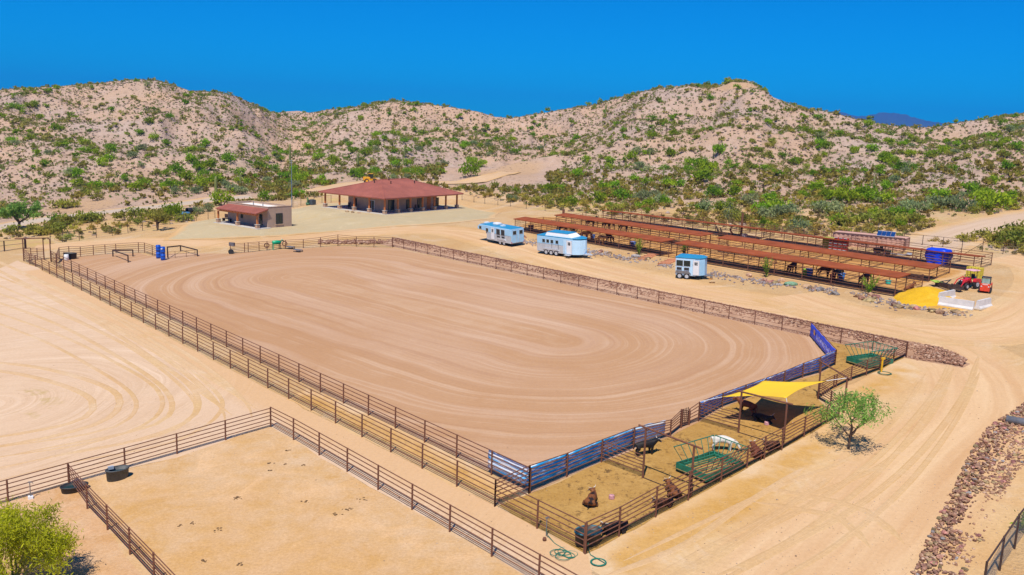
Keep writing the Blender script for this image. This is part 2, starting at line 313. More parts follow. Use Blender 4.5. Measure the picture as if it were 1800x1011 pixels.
# ------------------------------------------------------------------ builders
class MB:
    """collects shapes and links them as ONE mesh object"""
    def __init__(s, org=(0,0,0)): s.v, s.f, s.o = [], [], Vector(org)
    def add(s, vs, fs):
        k = len(s.v); s.v += [Vector(v)-s.o for v in vs]; s.f += [tuple(i+k for i in f) for f in fs]; return s
    def box(s, c, d, rz=0, M=None):
        hx, hy, hz = d[0]/2, d[1]/2, d[2]/2; ca, sa = math.cos(rz), math.sin(rz)
        vs = []
        for X, Y, Z in ((-1,-1,-1),(1,-1,-1),(1,1,-1),(-1,1,-1),(-1,-1,1),(1,-1,1),(1,1,1),(-1,1,1)):
            p = Vector((X*hx*ca-Y*hy*sa, X*hx*sa+Y*hy*ca, Z*hz))+Vector(c)
            vs.append(M @ p if M else p)
        return s.add(vs, [(0,3,2,1),(4,5,6,7),(0,1,5,4),(1,2,6,5),(2,3,7,6),(3,0,4,7)])
    def hexa(s, b, t):
        """solid between two quads of corner points"""
        return s.add(list(b)+list(t), [(3,2,1,0),(4,5,6,7),(0,1,5,4),(1,2,6,5),(2,3,7,6),(3,0,4,7)])
    def tube(s, p, q, r, n=6, r2=None): return s.path([p, q], r, n, r2)
    def path(s, pts, r, n=6, r2=None, closed=False):
        pts = [Vector(p) for p in pts]; m = len(pts); vs = []; fs = []
        for i, p in enumerate(pts):
            a, b = (pts[i-1], pts[(i+1) % m]) if closed else (pts[max(i-1,0)], pts[min(i+1,m-1)])
            t = (b-a).normalized() if (b-a).length > 1e-9 else Vector((0,0,1))
            u = t.cross(Vector((0,0,1))) if abs(t.z) < .95 else t.cross(Vector((1,0,0)))
            u.normalize(); w = t.cross(u)
            R = r if r2 is None else r+(r2-r)*i/(m-1)
            if callable(r): R = r(i/(m-1))
            vs += [p+R*(math.cos(2*math.pi*k/n)*u+math.sin(2*math.pi*k/n)*w) for k in range(n)]
        for i in range(m if closed else m-1):
            j = (i+1) % m
            fs += [(i*n+k, i*n+(k+1) % n, j*n+(k+1) % n, j*n+k) for k in range(n)]
        if not closed: fs += [tuple(range(n))[::-1], tuple(range((m-1)*n, m*n))]
        return s.add(vs, fs)
    def lathe(s, c, prof, n=16, axis='z', sx=1, sy=1, cap=True, M=None):
        vs = []; m = len(prof); c = Vector(c)
        for r, z in prof:
            for k in range(n):
                a = 2*math.pi*k/n; x, y = r*math.cos(a)*sx, r*math.sin(a)*sy
                p = Vector((x,y,z)) if axis == 'z' else Vector((z,x,y)) if axis == 'x' else Vector((x,z,y))
                p = p+c; vs.append(M @ p if M else p)
        fs = [(i*n+k, i*n+(k+1) % n, (i+1)*n+(k+1) % n, (i+1)*n+k) for i in range(m-1) for k in range(n)]
        if cap: fs += [tuple(range(n))[::-1], tuple(range((m-1)*n, m*n))]
        return s.add(vs, fs)
    def prism(s, poly, z0, z1):
        n = len(poly); vs = [(p[0],p[1],z0) for p in poly]+[(p[0],p[1],z1) for p in poly]
        return s.add(vs, [tuple(range(n))[::-1], tuple(range(n, 2*n))]+[(i,(i+1) % n,n+(i+1) % n,n+i) for i in range(n)])
    def xprism(s, poly, y0, y1):
        n = len(poly); vs = [(p[0],y0,p[1]) for p in poly]+[(p[0],y1,p[1]) for p in poly]
        return s.add(vs, [tuple(range(n)), tuple(range(n, 2*n))[::-1]]+[((i+1) % n,i,n+i,n+(i+1) % n) for i in range(n)])
    def mesh(s, name, m, smooth=False):
        me = bpy.data.meshes.new(name); me.from_pydata([tuple(v) for v in s.v], [], s.f)
        me.materials.append(m)
        if smooth:
            me.polygons.foreach_set('use_smooth', [True]*len(me.polygons))
        me.update(); return me
    def build(s, name, m, parent=None, smooth=False, bevel=0):
        o = bpy.data.objects.new(name, s.mesh(name, m, smooth)); COL.objects.link(o)
        if parent: o.parent = parent
        bm = bmesh.new(); bm.from_mesh(o.data); bmesh.ops.recalc_face_normals(bm, faces=bm.faces); bm.to_mesh(o.data); bm.free()
        if bevel:
            d = o.modifiers.new('bevel', 'BEVEL'); d.width = bevel; d.segments = 2; d.limit_method = 'ANGLE'
        return o
def tag(o, label=None, cat=None, group=None, kind=None):
    for k, v in (('label',label),('category',cat),('group',group),('kind',kind)):
        if v: o[k] = v
    return o
def thing(name, label, cat, loc=(0,0,0), rz=0, group=None, align=False):
    o = bpy.data.objects.new(name, None); COL.objects.link(o); o.empty_display_size = .3
    tag(o, label, cat, group)
    if align:
        x, y = loc[0], loc[1]; d = 1.5
        n = Vector((gz(x-d,y)-gz(x+d,y), gz(x,y-d)-gz(x,y+d), 2*d)).normalized()
        q = Vector((0,0,1)).rotation_difference(n) @ Matrix.Rotation(rz, 3, 'Z').to_quaternion()
        o.rotation_euler = q.to_euler()
    else: o.rotation_euler = (0,0,rz)
    o.location = loc; return o
def dup(root, loc=None, rz=None, label=None, group=None, scale=None):
    """copy of a thing with copies of its parts and sub-parts"""
    r = root.copy(); COL.objects.link(r)
    if loc is not None: r.location = loc
    if rz is not None: r.rotation_euler = (0,0,rz)
    if label: r['label'] = label
    if group: r['group'] = group
    if scale: r.scale = scale if hasattr(scale, '__len__') else (scale,)*3
    for ch in list(root.children):
        c = ch.copy(); COL.objects.link(c); c.parent = r
        for g in list(ch.children):
            d = g.copy(); COL.objects.link(d); d.parent = c
    return r
def np_obj(name, V, Fq, m, parent=None, smooth=False):
    """mesh object from an (n,3) array and an (m,4) array of quads"""
    me = bpy.data.meshes.new(name); V = np.asarray(V, np.float32); Fq = np.asarray(Fq, np.int32)
    me.vertices.add(len(V)); me.vertices.foreach_set('co', V.ravel())
    me.loops.add(Fq.size); me.loops.foreach_set('vertex_index', Fq.ravel())
    me.polygons.add(len(Fq)); me.polygons.foreach_set('loop_start', np.arange(0, Fq.size, Fq.shape[1], dtype=np.int32))
    me.polygons.foreach_set('loop_total', np.full(len(Fq), Fq.shape[1], np.int32))
    if smooth: me.polygons.foreach_set('use_smooth', np.ones(len(Fq), bool))
    me.materials.append(m); me.update(calc_edges=True); me.validate()
    o = bpy.data.objects.new(name, me); COL.objects.link(o)
    if parent: o.parent = parent
    return o
def pts(*a): return [P(*p) for p in a]
# ------------------------------------------------------------------ the setting
def roughen(poly, step, amp, seed=1):
    out = []
    for i, a in enumerate(poly):
        b = poly[(i+1) % len(poly)]; d = (b-a).to_2d().length; k = max(1, int(d/step))
        for j in range(k):
            p = a.lerp(b, j/k); w = amp*(2*float(fbm(p.x/3.1+seed*7, p.y/3.1, seed, 3))-1)
            q = amp*(2*float(fbm(p.x/2.7, p.y/2.7+seed*5, seed+3, 3))-1)
            out.append(Vector((p.x+w, p.y+q, 0)))
    return out
def sheet(name, poly, m, lift, step=None, rough=None, kind='structure', soft=0):
    if rough: poly = roughen(poly, rough[0], rough[1], len(name))
    bm = bmesh.new(); bm.faces.new([bm.verts.new((p[0],p[1],0)) for p in poly])
    if soft: step = min(step or 9, soft*.7)
    if step:
        xs = [p[0] for p in poly]; ys = [p[1] for p in poly]
        for ax, lo, hi in ((0,min(xs),max(xs)),(1,min(ys),max(ys))):
            k = lo+step
            while k < hi:
                co = (k,0,0) if ax == 0 else (0,k,0); no = (1,0,0) if ax == 0 else (0,1,0)
                bmesh.ops.bisect_plane(bm, geom=bm.verts[:]+bm.edges[:]+bm.faces[:], plane_co=co, plane_no=no); k += step
    bmesh.ops.triangulate(bm, faces=bm.faces)
    if soft:
        la = bm.verts.layers.float.new('edge'); A = np.array([(p[0],p[1]) for p in poly]); B = np.roll(A,-1,0); D = B-A; L2 = (D**2).sum(1)
        for v in bm.verts:
            q = np.array(v.co[:2])-A; s = np.clip((q*D).sum(1)/L2,0,1); v[la] = min(1.0, float(np.sqrt(((q-D*s[:,None])**2).sum(1).min()))/soft)
    for v in bm.verts: v.co.z = gz(v.co.x, v.co.y)+lift
    for f in bm.faces:
        if f.normal.z < 0: f.normal_flip()
    me = bpy.data.meshes.new(name); bm.to_mesh(me); bm.free(); me.materials.append(m)
    o = bpy.data.objects.new(name, me); COL.objects.link(o); return tag(o, kind=kind)
def strip(name, path, width, m, lift, seg=2.5, nu=6, elift=None):
    """a road draped over the ground along a line of ground points, with UVs along it"""
    P2 = [Vector((p[0],p[1])) for p in path]; dense = []
    for i in range(len(P2)-1):
        p0, p1, p2, p3 = P2[max(i-1,0)], P2[i], P2[i+1], P2[min(i+2,len(P2)-1)]
        k = max(2, int((p2-p1).length/seg))
        for j in range(k):
            t = j/k; dense.append(.5*((2*p1)+(p2-p0)*t+(2*p0-5*p1+4*p2-p3)*t*t+(3*p1-p0-3*p2+p3)*t**3))
    dense.append(P2[-1]); V = []; U = []; L = 0
    for i, p in enumerate(dense):
        a, b = dense[max(i-1,0)], dense[min(i+1,len(dense)-1)]; d = (b-a).normalized(); nrm = Vector((-d.y, d.x))
        if i: L += (p-dense[i-1]).length
        w = width(i/(len(dense)-1)) if callable(width) else width
        for j in range(nu+1):
            u = j/nu; q = p+nrm*(u-.5)*w; V.append((q.x,q.y,gz(q.x,q.y)+(lift if elift is None or 0 < j < nu else elift))); U.append((u,L))
    Fq = [(i*(nu+1)+j, (i+1)*(nu+1)+j, (i+1)*(nu+1)+j+1, i*(nu+1)+j+1) for i in range(len(dense)-1) for j in range(nu)]
    o = np_obj(name, V, [f[::-1] for f in Fq], m); uv = o.data.uv_layers.new(name='UVMap')
    for lp in o.data.loops: uv.data[lp.index].uv = U[lp.vertex_index]
    return tag(o, kind='structure')
# the land itself, one sheet out to the horizon
_nr = len(RR); _np = len(PHI)
_pp, _rr = np.meshgrid(PHI, RR, indexing='ij'); _X, _Y = _rr*np.sin(_pp), _rr*np.cos(_pp)
_i, _j = np.meshgrid(np.arange(_np-1), np.arange(_nr-1), indexing='ij'); _a = (_i*_nr+_j).ravel()
ground = np_obj('ground', np.stack([_X, _Y, ZG], -1).reshape(-1,3), np.stack([_a, _a+1, _a+_nr+1, _a+_nr], -1), M_ground(), smooth=True)
tag(ground, kind='structure')
def fattr(name, arr):
    a = ground.data.attributes.new(name, 'FLOAT', 'POINT'); a.data.foreach_set('value', np.asarray(arr, np.float32).ravel())
fattr('hill', HILLM)
_bare = .35*sstep(.64,.74, fbm(_X/22+3,_Y/22,77,4))
def blob(px, py, rad): 
    p = P(px, py); return 1-sstep(rad*.5, rad, np.hypot(_X-p.x, _Y-p.y)+6*(fbm(_X/9,_Y/9,5)-.5))
for b_ in ((915,297,8),(742,250,4),(1297,150,7),(880,305,9),(150,362,8),(230,374,8)): _bare = np.maximum(_bare, blob(*b_))
fattr('bare', _bare)
_wd = np.zeros_like(_X)
for wx_, wy_, wr_ in ((220,398,14),(120,412,12),(1540,400,25),(1700,400,22),(1250,385,22),(1050,370,18),(560,345,12),(940,500,6)): _wd = np.maximum(_wd, .8*blob(wx_, wy_, wr_))
fattr('weeds', _wd)
# far blue range on the skyline
def far_range():
    prof = [(1380,222),(1420,208),(1450,198),(1472,196),(1490,201),(1507,206),(1522,204),(1545,200),(1570,199),(1592,203),(1615,210),(1640,215),(1672,220),(1720,226)]
    V = []; rows = 9; xs = np.linspace(1380, 1720, 120); D = 8500
    ys = np.interp(xs, [p[0] for p in prof], [p[1] for p in prof])
    for k in range(rows):
        t = (k-(rows-1)/2)/((rows-1)/2)
        for x, y in zip(xs, ys):
            y2 = y-3+4*float(fbm(x/9, 3.1, 8, 3))
            r = ray(x, y2); d = math.hypot(r[0], r[1]); q = D+t*900
            top = HC+D*r[2]/d; z = -60+(top+60)*(1-abs(t)**1.4)*(1 if k == (rows-1)//2 else .8+.2*float(vnoise(x/7,k*1.7,2)))
            V.append((q*r[0]/d, q*r[1]/d, z))
    n = len(xs); Fq = [(k*n+i, k*n+i+1, (k+1)*n+i+1, (k+1)*n+i) for k in range(rows-1) for i in range(n-1)]
    o = np_obj('mountain', V, Fq, mat('far_mountain_rock', (.05,.055,.06), .9, .2, .004), smooth=True); tag(o, kind='structure')
far_range()
ARENA = [(931,868),(866,834),(801,803),(694,751),(602,707),(424,622),(344,582),(237,530),(126,480),(108,468),(106,456),(165,448),(244,445),(262,450),(300,446),(405,446),(469,441),(533,437),(594,433),(657,435),(690,436),(1425,592),(1468,641),(1441,657),(1379,675),(1345,691),(1271,716),(1229,741),(1179,767),(1115,790),(1058,813),(997,839)]
sheet('arena_sand', pts(*ARENA), M_arena(), .02, rough=(1.5,.12))
LOT = [(-260,600),(-60,500),(30,458),(62,470),(113,496),(192,537),(296,592),(403,650),(507,702),(687,797),(805,857),(945,930),(1032,977),(1040,1040),(960,1040),(867,978),(723,898),(609,831),(474,750),(396,778),(309,805),(120,850),(-40,893),(-260,960)]
sheet('dirt_lot', pts(*LOT), M_lot(), .012, rough=(1.2,.25))
PADDOCK = [(474,750),(609,831),(723,898),(867,978),(1000,1060),(300,1075),(190,933),(121,850),(309,805)]
sheet('paddock_ground', pts(*PADDOCK), soil('paddock_soil', (.60,.38,.195), (.61,.43,.265), (.56,.32,.10), 7), .022, rough=(.8,.3))
sheet('side_paddock_ground', pts((135,846),(210,930),(325,1075),(60,1100),(-120,1080),(-120,915),(0,882)), soil('side_paddock_soil', (.58,.35,.19), (.61,.42,.26), (.55,.30,.12), 6), .018, rough=(.8,.2))
PEN = [(931,868),(997,839),(1115,790),(1179,767),(1229,741),(1271,716),(1345,691),(1441,657),(1468,641),(1427,592),(1480,606),(1537,617),(1592,628),(1548,652),(1497,669),(1439,702),(1474,733),(1413,769),(1312,824),(1152,911),(1030,975),(945,930),(872,891)]
sheet('cattle_pen_ground', pts(*PEN), soil('trampled_pen_dirt', (.43,.255,.075), (.46,.28,.09), (.37,.20,.05), 6, .95), .016, rough=(.8,.25))
sheet('outside_pen_soil', pts((1015,978),(1152,905),(1312,820),(1413,765),(1474,731),(1440,700),(1548,648),(1596,626),(1625,655),(1545,715),(1450,830),(1340,905),(1200,985),(1090,1040)), soil('stained_soil', (.56,.32,.09), (.58,.36,.14), (.51,.27,.04), 6, 0, .85), .008, rough=(.8,.4), soft=1.5)
sheet('alley_ground', pts((1030,975),(945,930),(872,891),(744,826),(636,770),(507,702),(540,684),(647,727),(745,775),(866,834),(931,868)), soil('alley_dirt', (.55,.32,.10), (.57,.36,.16), (.50,.27,.06), 6, .5, .9), .014, rough=(.8,.3), soft=1.1)
YARD = [(285,424),(330,392),(372,384),(450,378),(520,366),(560,358),(700,352),(815,360),(880,372),(868,384),(800,392),(690,399),(560,410),(480,416),(380,420)]
sheet('gravel_yard', pts(*YARD), soil('green_gravel', (.50,.41,.25), (.48,.40,.255), (.54,.42,.25), 8, 0, 1), .03, step=3.5, rough=(2.0,.4), soft=1.6)
rd = M_road('wheel_worn_dirt', (.55,.33,.17), (.67,.46,.27))
strip('dirt_road', pts((60,436),(250,424),(420,428),(600,412),(760,404),(860,420),(1000,462),(1150,500),(1300,532),(1450,556),(1590,588),(1700,650),(1715,720),(1640,800),(1540,900),(1420,1020),(1330,1120)), lambda t: 6+5.5*t, rd, .006)
strip('loop_road', pts((1380,520),(1500,558),(1600,578),(1720,585),(1800,560),(1860,510),(1840,470),(1760,452)), 8, rd, .010)
strip('gravel_road', pts((-120,420),(20,396),(110,382),(200,372),(300,361),(375,352),(440,346)), 7.5, M_road('grey_gravel', (.45,.36,.28), (.52,.43,.34), .95), .06, nu=8)
strip('hill_track', pts((560,338),(640,322),(730,322),(800,322),(860,312),(895,304)), lambda t: 9-3*t, M_road('sandy_track', (.54,.36,.22), (.59,.42,.27), .7), .14, nu=8)
tk = M_road('tyre_worn_soil', (.50,.285,.12), (.66,.47,.29), .5); tk2 = M_road('pale_tyre_soil', (.56,.385,.25), (.72,.55,.40), .36)
def tracks(paths, m, lift, gauge=1.7, w=.42):
    for k, pth in enumerate(paths):
        g = [Vector(P(*q).xy) for q in pth]
        for s in (-.5, .5):
            off = []
            for i, p in enumerate(g):
                d = (g[min(i+1,len(g)-1)]-g[max(i-1,0)]).normalized(); off.append(p+Vector((-d.y,d.x))*gauge*s)
            strip('tyre_track', off, lambda t, k=k: w*(1+.25*(k % 3))*(.06+.94*min(1,math.sin(math.pi*t)*3)), m, lift+.0005*(2*k+(s > 0)), 1.2, 6, -.006)
tracks([((1120,1000),(1260,930),(1400,862),(1520,812),(1600,740),(1650,660)),((1180,1040),(1330,960),(1480,880),(1590,790),(1670,690),(1700,620)),((1330,870),(1420,885),(1500,905),(1560,960)),((1260,1040),(1420,960),(1560,850),(1650,740),(1700,650)),((1080,1030),(1220,975),(1330,900),(1440,830)),((900,440),(1060,486),(1240,528),(1420,552),(1560,575),(1660,600),(1720,640)),((940,440),(1120,492),(1300,525),(1480,552),(1620,566),(1740,560),(1790,530)),((380,430),(520,420),(660,408),(800,405),(900,425)),((300,446),(360,436),(420,425),(520,410)),((1500,560),(1600,585),(1690,600),(1800,598))], tk, .0165)
tracks([((-60,470),(120,545),(250,610),(345,680),(365,725),(290,772),(120,805),(-60,850)),((-60,505),(100,560),(220,620),(310,680),(320,730),(240,765),(90,795),(-60,825)),((-40,450),(150,540),(300,620),(400,700),(420,740)),((-60,540),(80,590),(180,640),(255,690),(250,735),(160,770),(-40,800)),((20,480),(180,560),(330,655),(430,725)),((-60,640),(40,650),(130,672),(185,700),(170,735),(80,762),(-60,785))], tk2, .0165)
strip('wash_road', pts((1625,440),(1665,420),(1700,407),(1750,394),(1810,382),(1900,366)), 9, M_road('pale_track', (.50,.36,.25), (.58,.43,.31), .95), .08, nu=8)
# ------------------------------------------------------------------ fences
_UC = MB(); _UC.lathe((0,0,0), [(1,0),(1,1)], 7); UNITCYL = {}
def post_mesh(m):
    if m.name not in UNITCYL: UNITCYL[m.name] = _UC.mesh('post', m)
    return UNITCYL[m.name]
def add_post(parent, p, h, r=.05, m=None, name='post'):
    o = bpy.data.objects.new(name, post_mesh(m or RUST)); COL.objects.link(o); o.parent = parent
    o.location = Vector(p)-parent.location-Vector((0,0,.1)); o.scale = (r, r, h+.1); return o
def rails(parent, line, fr, r=.028, m=None, name='rail'):
    """line: (ground point, height) pairs; one mesh for each rail"""
    for k in fr:
        MB(parent.location).path([Vector(p)+Vector((0,0,h*k)) for p, h in line], r, 6).build(name, m or RUST, parent)
def fence(name, label, line, fr=(.985,.80,.61,.42,.23), cat='fence', group=None, pr=.05, rr=.028, m=None, skip=()):
    t = thing(name, label, cat, line[0][0], 0, group)
    for i, (p, h) in enumerate(line):
        if i not in skip: add_post(t, p, h, pr, m)
    rails(t, line, fr, rr, m); return t
def lin(x0, y0, dx, dy, i0, i1, h): return [(on(x0+dx*i, y0+dy*i), h) for i in range(i0, i1+1)]
def pxl(l, h=None):
    out = []
    for q in l:
        b = P(q[0], q[1]); out.append((b, hgt(b, q[2] if len(q) > 3 else q[0], q[-1]) if len(q) > 2 else h))
    return out
R5 = (.985,.80,.61,.42,.23); R6 = (.985,.85,.71,.56,.41,.24)
OUT = lin(-59.69873,109.83875,2.11504,-2.38916,0,30,1.5)
fence('pipe_fence', 'long rusty pipe fence along the outer left side of the alley', OUT)
a_, b_ = P(126,479), P(931,867.5); n_ = round((b_-a_).length/3.17)
INN = [(on(*a_.lerp(b_, i/n_).xy), 1.43) for i in range(n_+1)]
fence('pipe_fence', 'rusty pipe fence on the arena side of the left alley', INN)
RGT = lin(-3.74953,104.49467,1.78955,-2.01902,-7,19,1.24)
fence('rail_fence', 'thin rusty single rail fence along the dark rock embankment right of the arena', RGT, (.99,.72,.45,.2), rr=.012, pr=.04)
MB().path([p+Vector((0,0,h)) for p, h in RGT], .036, 6).build('top_rail', RUST, None)
o_ = bpy.data.objects['top_rail']; rf_ = bpy.data.objects['rail_fence']; o_.parent = rf_; o_.matrix_parent_inverse = Matrix.Translation(-rf_.location)
FAR = pxl([(690,435,418),(657.3,435,416),(626.2,433.5,415.6),(593.9,432.5,412.4),(563.4,434.5,417.2),(533.2,436.1,420.8),(501.9,437.2,422),(469.5,440,424),(455.5,441.5,424.8)])
fence('pipe_fence', 'rusty pipe fence across the far end of the arena below the small stucco cottage', FAR)
fence('arena_gate', 'rusty pipe swing gate at the far arena end with a grey box and wheel', pxl([(455.5,441.5,424.8),(436.4,443.8,426.4),(430,444.2,427),(405,446.3,429.5)]), R6, 'gate')
g_ = bpy.data.objects['arena_gate']
MB(g_.location).box(P(408,446)+Vector((0,0,1.25)), (.75,.3,.45), -.3).build('latch_box', mat('grey_latch', (.13,.12,.13), .6), g_)
MB(g_.location).lathe(P(406.5,446.5)+Vector((0,-.1,.32)), [(.12,-.1),(.34,-.1),(.34,.1),(.12,.1)], 14, 'y').build('wheel', TYRE, g_)
fence('pipe_fence', 'rusty pipe fence at the back of the small far left holding pen', pxl([(104.8,455.6,435),(121.8,453.5,433),(141.8,451.6,433.5),(164.5,449.2,431),(185,447.2,429.8),(204,445.4,428.4),(243.7,444.3,426),(254.4,445,426.7)]), R5)
fence('pipe_fence', 'short rusty pipe panel running towards the stacked blue drums', pxl([(254.4,445,426.7),(268,449.4,431.2),(282,454,436)]), R5)
fence('low_gate', 'low three-rail pipe gate just right of the stacked blue drums', pxl([(296,455,443),(308,454,442),(327.5,452,440.5),(343,451,439.5)]), (.98,.6,.2), 'gate', rr=.022, pr=.03)
def hitch(label, q):
    l = pxl(q); t = thing('hitching_rail', label, 'hitching rail', l[0][0], 0, 'hitching rails by the far arena corner')
    for p, h in l: add_post(t, p, h, .085, RUST2)
    MB(t.location).path([p+Vector((0,0,h)) for p, h in l], .085, 8).build('rail', RUST2, t)
hitch('L-shaped dark pipe hitching rail left of the blue drums', [(233.8,451,439.5),(198.7,451.2,440),(225.4,461.8,449.2)])
hitch('L-shaped dark pipe hitching rail right of the blue drums', [(294.8,453.5,434.5),(317.5,441.5,432),(347,450.8,439.5)])
# entry arch and chute panels at far left
la = pxl([(42,459,420),(46,436.5,418),(77.5,457,418),(89.6,460,421)])
t = thing('entry_arch', 'tall rusty pipe arch over the far left chute entrance', 'arch', la[0][0])
for p, h in la: add_post(t, p, h, .07)
MB(t.location).path([la[0][0]+Vector((-1.0,0,la[0][1])), la[2][0]+Vector((.6,0,la[2][1])), la[3][0]+Vector((0,0,la[3][1]))], .07, 8).build('beam', RUST, t)
fence('chute_panel', 'rusty six-rail chute panel under the tall far left arch', pxl([(42.5,459.5,437),(55,457.8,436.2),(66,456.8,436),(78,456.2,435.8)]), R6, 'panel', 'chute panels', rr=.035)
fence('chute_panel', 'rusty six-rail chute panel right of the tall far left arch', pxl([(90.5,461,441),(100,463,446),(104.8,455.6,435)]), R6, 'panel', 'chute panels', rr=.035)
fence('chute_panel', 'rusty six-rail chute panel closing the far left end of the alley', pxl([(42.5,459.5,437),(52.5,464.5,446),(63,469,448.7)]), R6, 'panel', 'chute panels', rr=.035)
fence('chute_panel', 'dark rusty panel across the far end of the narrow alley', pxl([(90.5,461,441),(99.5,471,446),(112.6,476,451.4),(126,479,457.4)]), R5, 'panel', 'chute panels')
fence('pipe_fence', 'dark three-rail pipe gate section at the far left picture edge', pxl([(-40,448,426),(8,442,423.3),(44,437,420)]), (.98,.55,.08), pr=.09, m=RUST2)
# foreground paddock fences
PF = lin(-26.38891,44.47072,2.25473,1.99605,-3,5,1.29)
fence('pipe_fence', 'rusty pipe fence in the left foreground between dirt lot and paddock', PF)
PN = [(PF[-1][0],1.36)]+lin(-15.20563,54.60894,2.10196,-2.37366,1,10,1.42)
fence('pipe_fence', 'rusty pipe fence running from the paddock corner to the bottom centre', PN)
fence('pipe_fence', 'rusty pipe divider fence at the bottom left beside the two oval troughs', pxl([(121.8,849.3,816),(153.8,895,850.5),(189.3,932,886.8),(228.8,975.5,926.8),(271.5,1023,970.5),(318,1076,1019),(370,1135,1072)]), R6)
# cattle pen
NEAR = pxl([(1028.5,974.3,1031,917),(1087.6,943.2,1090.7,890.7),(1152.2,909.4,1155.3,855),(1209.5,880,1213,828),(1267,847.8,1269,804),(1312.5,823,1316,783),(1343,807.5,1346.5,766.5),(1374,791.8,1376,751),(1413,768.2,1415,732),(1452,745,1453.5,713.5),(1474,733,1476,700)])
fence('pipe_fence', 'rusty six-rail pipe fence on the near side of the cattle pen', NEAR, R6)
fence('pipe_fence', 'short rusty pipe panel at the jog in the cattle pen behind the mesquite tree', pxl([(1474,733,1476,700),(1459.5,713,1461,687),(1438,701.5,1441,672)]), R6, 'panel')
fence('pipe_fence', 'rusty pipe fence in front of the far green feeder', pxl([(1438,701.5,1441,672),(1465,683,1467,659),(1469.5,681,1471,657.5),(1495.5,669,1497.5,643.5),(1522.5,660,1524.4,632),(1546,651,1548,624),(1570,637.5,1572,612),(1592,627.3,1594.5,600)]), R6)
END = pxl([(929.5,868,931.5,818),(996,838.5,998,796),(1057,813,1058.5,772),(1113.5,789.5,1115,751),(1178,767,1180,737.5),(1196.5,752.5,1198,719.5)])
fence('pipe_fence', 'rusty pipe fence carrying blue banners from the near arena corner to the narrow gate', END, R6)
fence('stock_gate', 'narrow rusty barred gate standing between the two runs of blue banners', pxl([(1196.5,752.5,1198,719.5),(1210.5,747,1212,722.5)]), (.98,.86,.74,.62,.5,.38,.26,.14), 'gate', pr=.08)
g_ = bpy.data.objects['stock_gate']
for k in range(1,5):
    a_, b_ = P(1196.5,752.5), P(1210.5,747); q = a_.lerp(b_, k/5); MB(g_.location).tube(q+Vector((0,0,.15)), q+Vector((0,0,1.2)), .025).build('bar', RUST2, g_)
END2 = pxl([(1227.5,741,1229.4,706),(1269.5,716,1270.8,690.5),(1309.5,702,1311,676),(1344.5,690,1345.8,664),(1378,676,1379,651.5),(1410.5,664.5,1411.8,637.8),(1440,656.8,1441.2,626.8),(1467.5,642,1469,614.4)])
fence('pipe_fence', 'rusty pipe fence behind the yellow shade sail carrying purple-blue banners', END2, R6)
fence('pipe_fence', 'short rusty pipe panel joining the narrow gate to the purple-blue banners', [(P(1210.5,747),1.05),(P(1227.5,741),1.3)], R5, 'panel')
DIAG = pxl([(1467.5,642,1469,614.4),(1446,617,1447.8,590.5),(1425,592.3,1427.8,567)])
fence('pipe_fence', 'short rusty pipe fence carrying the royal blue banner across the arena corner', DIAG, R6)
fence('pipe_fence', 'rusty pipe panel closing the near end of the alley beside the white-striped banner', [(OUT[28][0],1.45),(END[0][0],END[0][1])], R6, 'panel')
def frame(label, pa, pb, panel, ext=.5):
    """tall two-post gate frame with an overhead bar and the fence panel hung on it"""
    (a, ha), (b, hb) = pa, pb
    t = thing('overhead_frame', label, 'gate frame', a, 0, 'overhead pipe frames dividing the cattle pen')
    add_post(t, a, ha, .06); add_post(t, b, hb, .06); d = (b-a).normalized()
    MB(t.location).tube(a+Vector((0,0,ha))-d*ext, b+Vector((0,0,hb))+d*ext, .055, 8).build('top_bar', RUST, t)
    if panel:
        rails(t, [(panel[0], panel[1]), (a, panel[2])], R6, .026)
    MB(t.location).tube(a+Vector((0,0,.05)), b+Vector((0,0,.05)), .022).build('ground_cable', RUST2, t); return t
FA, FB = pxl([(1129.8,840.5,1135.3,751.5)])[0], pxl([(1213.5,874,1219.3,784)])[0]
frame('tall rusty frame beside the black standing bull and near green feeder', FA, FB, (P(1057,813),1.33,1.30))
FA2, FB2 = pxl([(1297.8,761,1304.2,689)])[0], pxl([(1376.5,785,1383,708.5)])[0]
frame('tall rusty frame at the near side of the yellow shade sail', FA2, FB2, (P(1228,741),1.25,1.25), .35)
FA3, FB3 = pxl([(1437.5,700.5,1446,636)])[0], pxl([(1483,726,1490.5,664.5)])[0]
frame('tall rusty frame behind the mesquite tree at the pen jog', FA3, FB3, None, .4)
# perimeter wire fence
def wire(label, q, h=1.35, mm=RUST2):
    l = [(P(*p), h) for p in q]; t = thing('wire_fence', label, 'fence', l[0][0], 0, None)
    for p, hh in l: add_post(t, p, hh, .04, mm)
    MB(t.location).path([p+Vector((0,0,h)) for p, _ in l], .022, 5).build('top_rail', mm, t)
    for k in (.75,.5,.25,.04): MB(t.location).path([p+Vector((0,0,h*k)) for p, _ in l], .007, 4).build('wire', GREYST, t)
wire('wire fence on thin posts along the left brush from the arch to the cottage', [(89,429),(110,426),(139.5,423),(169.5,418),(197.5,414.5),(225,410),(250.8,406),(275,400.5),(298.8,395),(323,391.5),(345,389),(366,386),(378,384)])
wire('wire fence behind the yard between the cottage and the red-roofed house', [(515,365),(529,362),(540,360),(552,358.5),(566,357),(582,356)])
wire('wire fence from the red-roofed house along the desert edge to the shelters', [(812,352),(833,356),(852,358.5),(875,361),(897,363),(925,367),(958,371),(990,374.5),(1030,379),(1058,383),(1105,388),(1150,392),(1200,397),(1255,403),(1319,408),(1347,410.5),(1375,413),(1403,415.5),(1432,418),(1461,421)], 1.2)
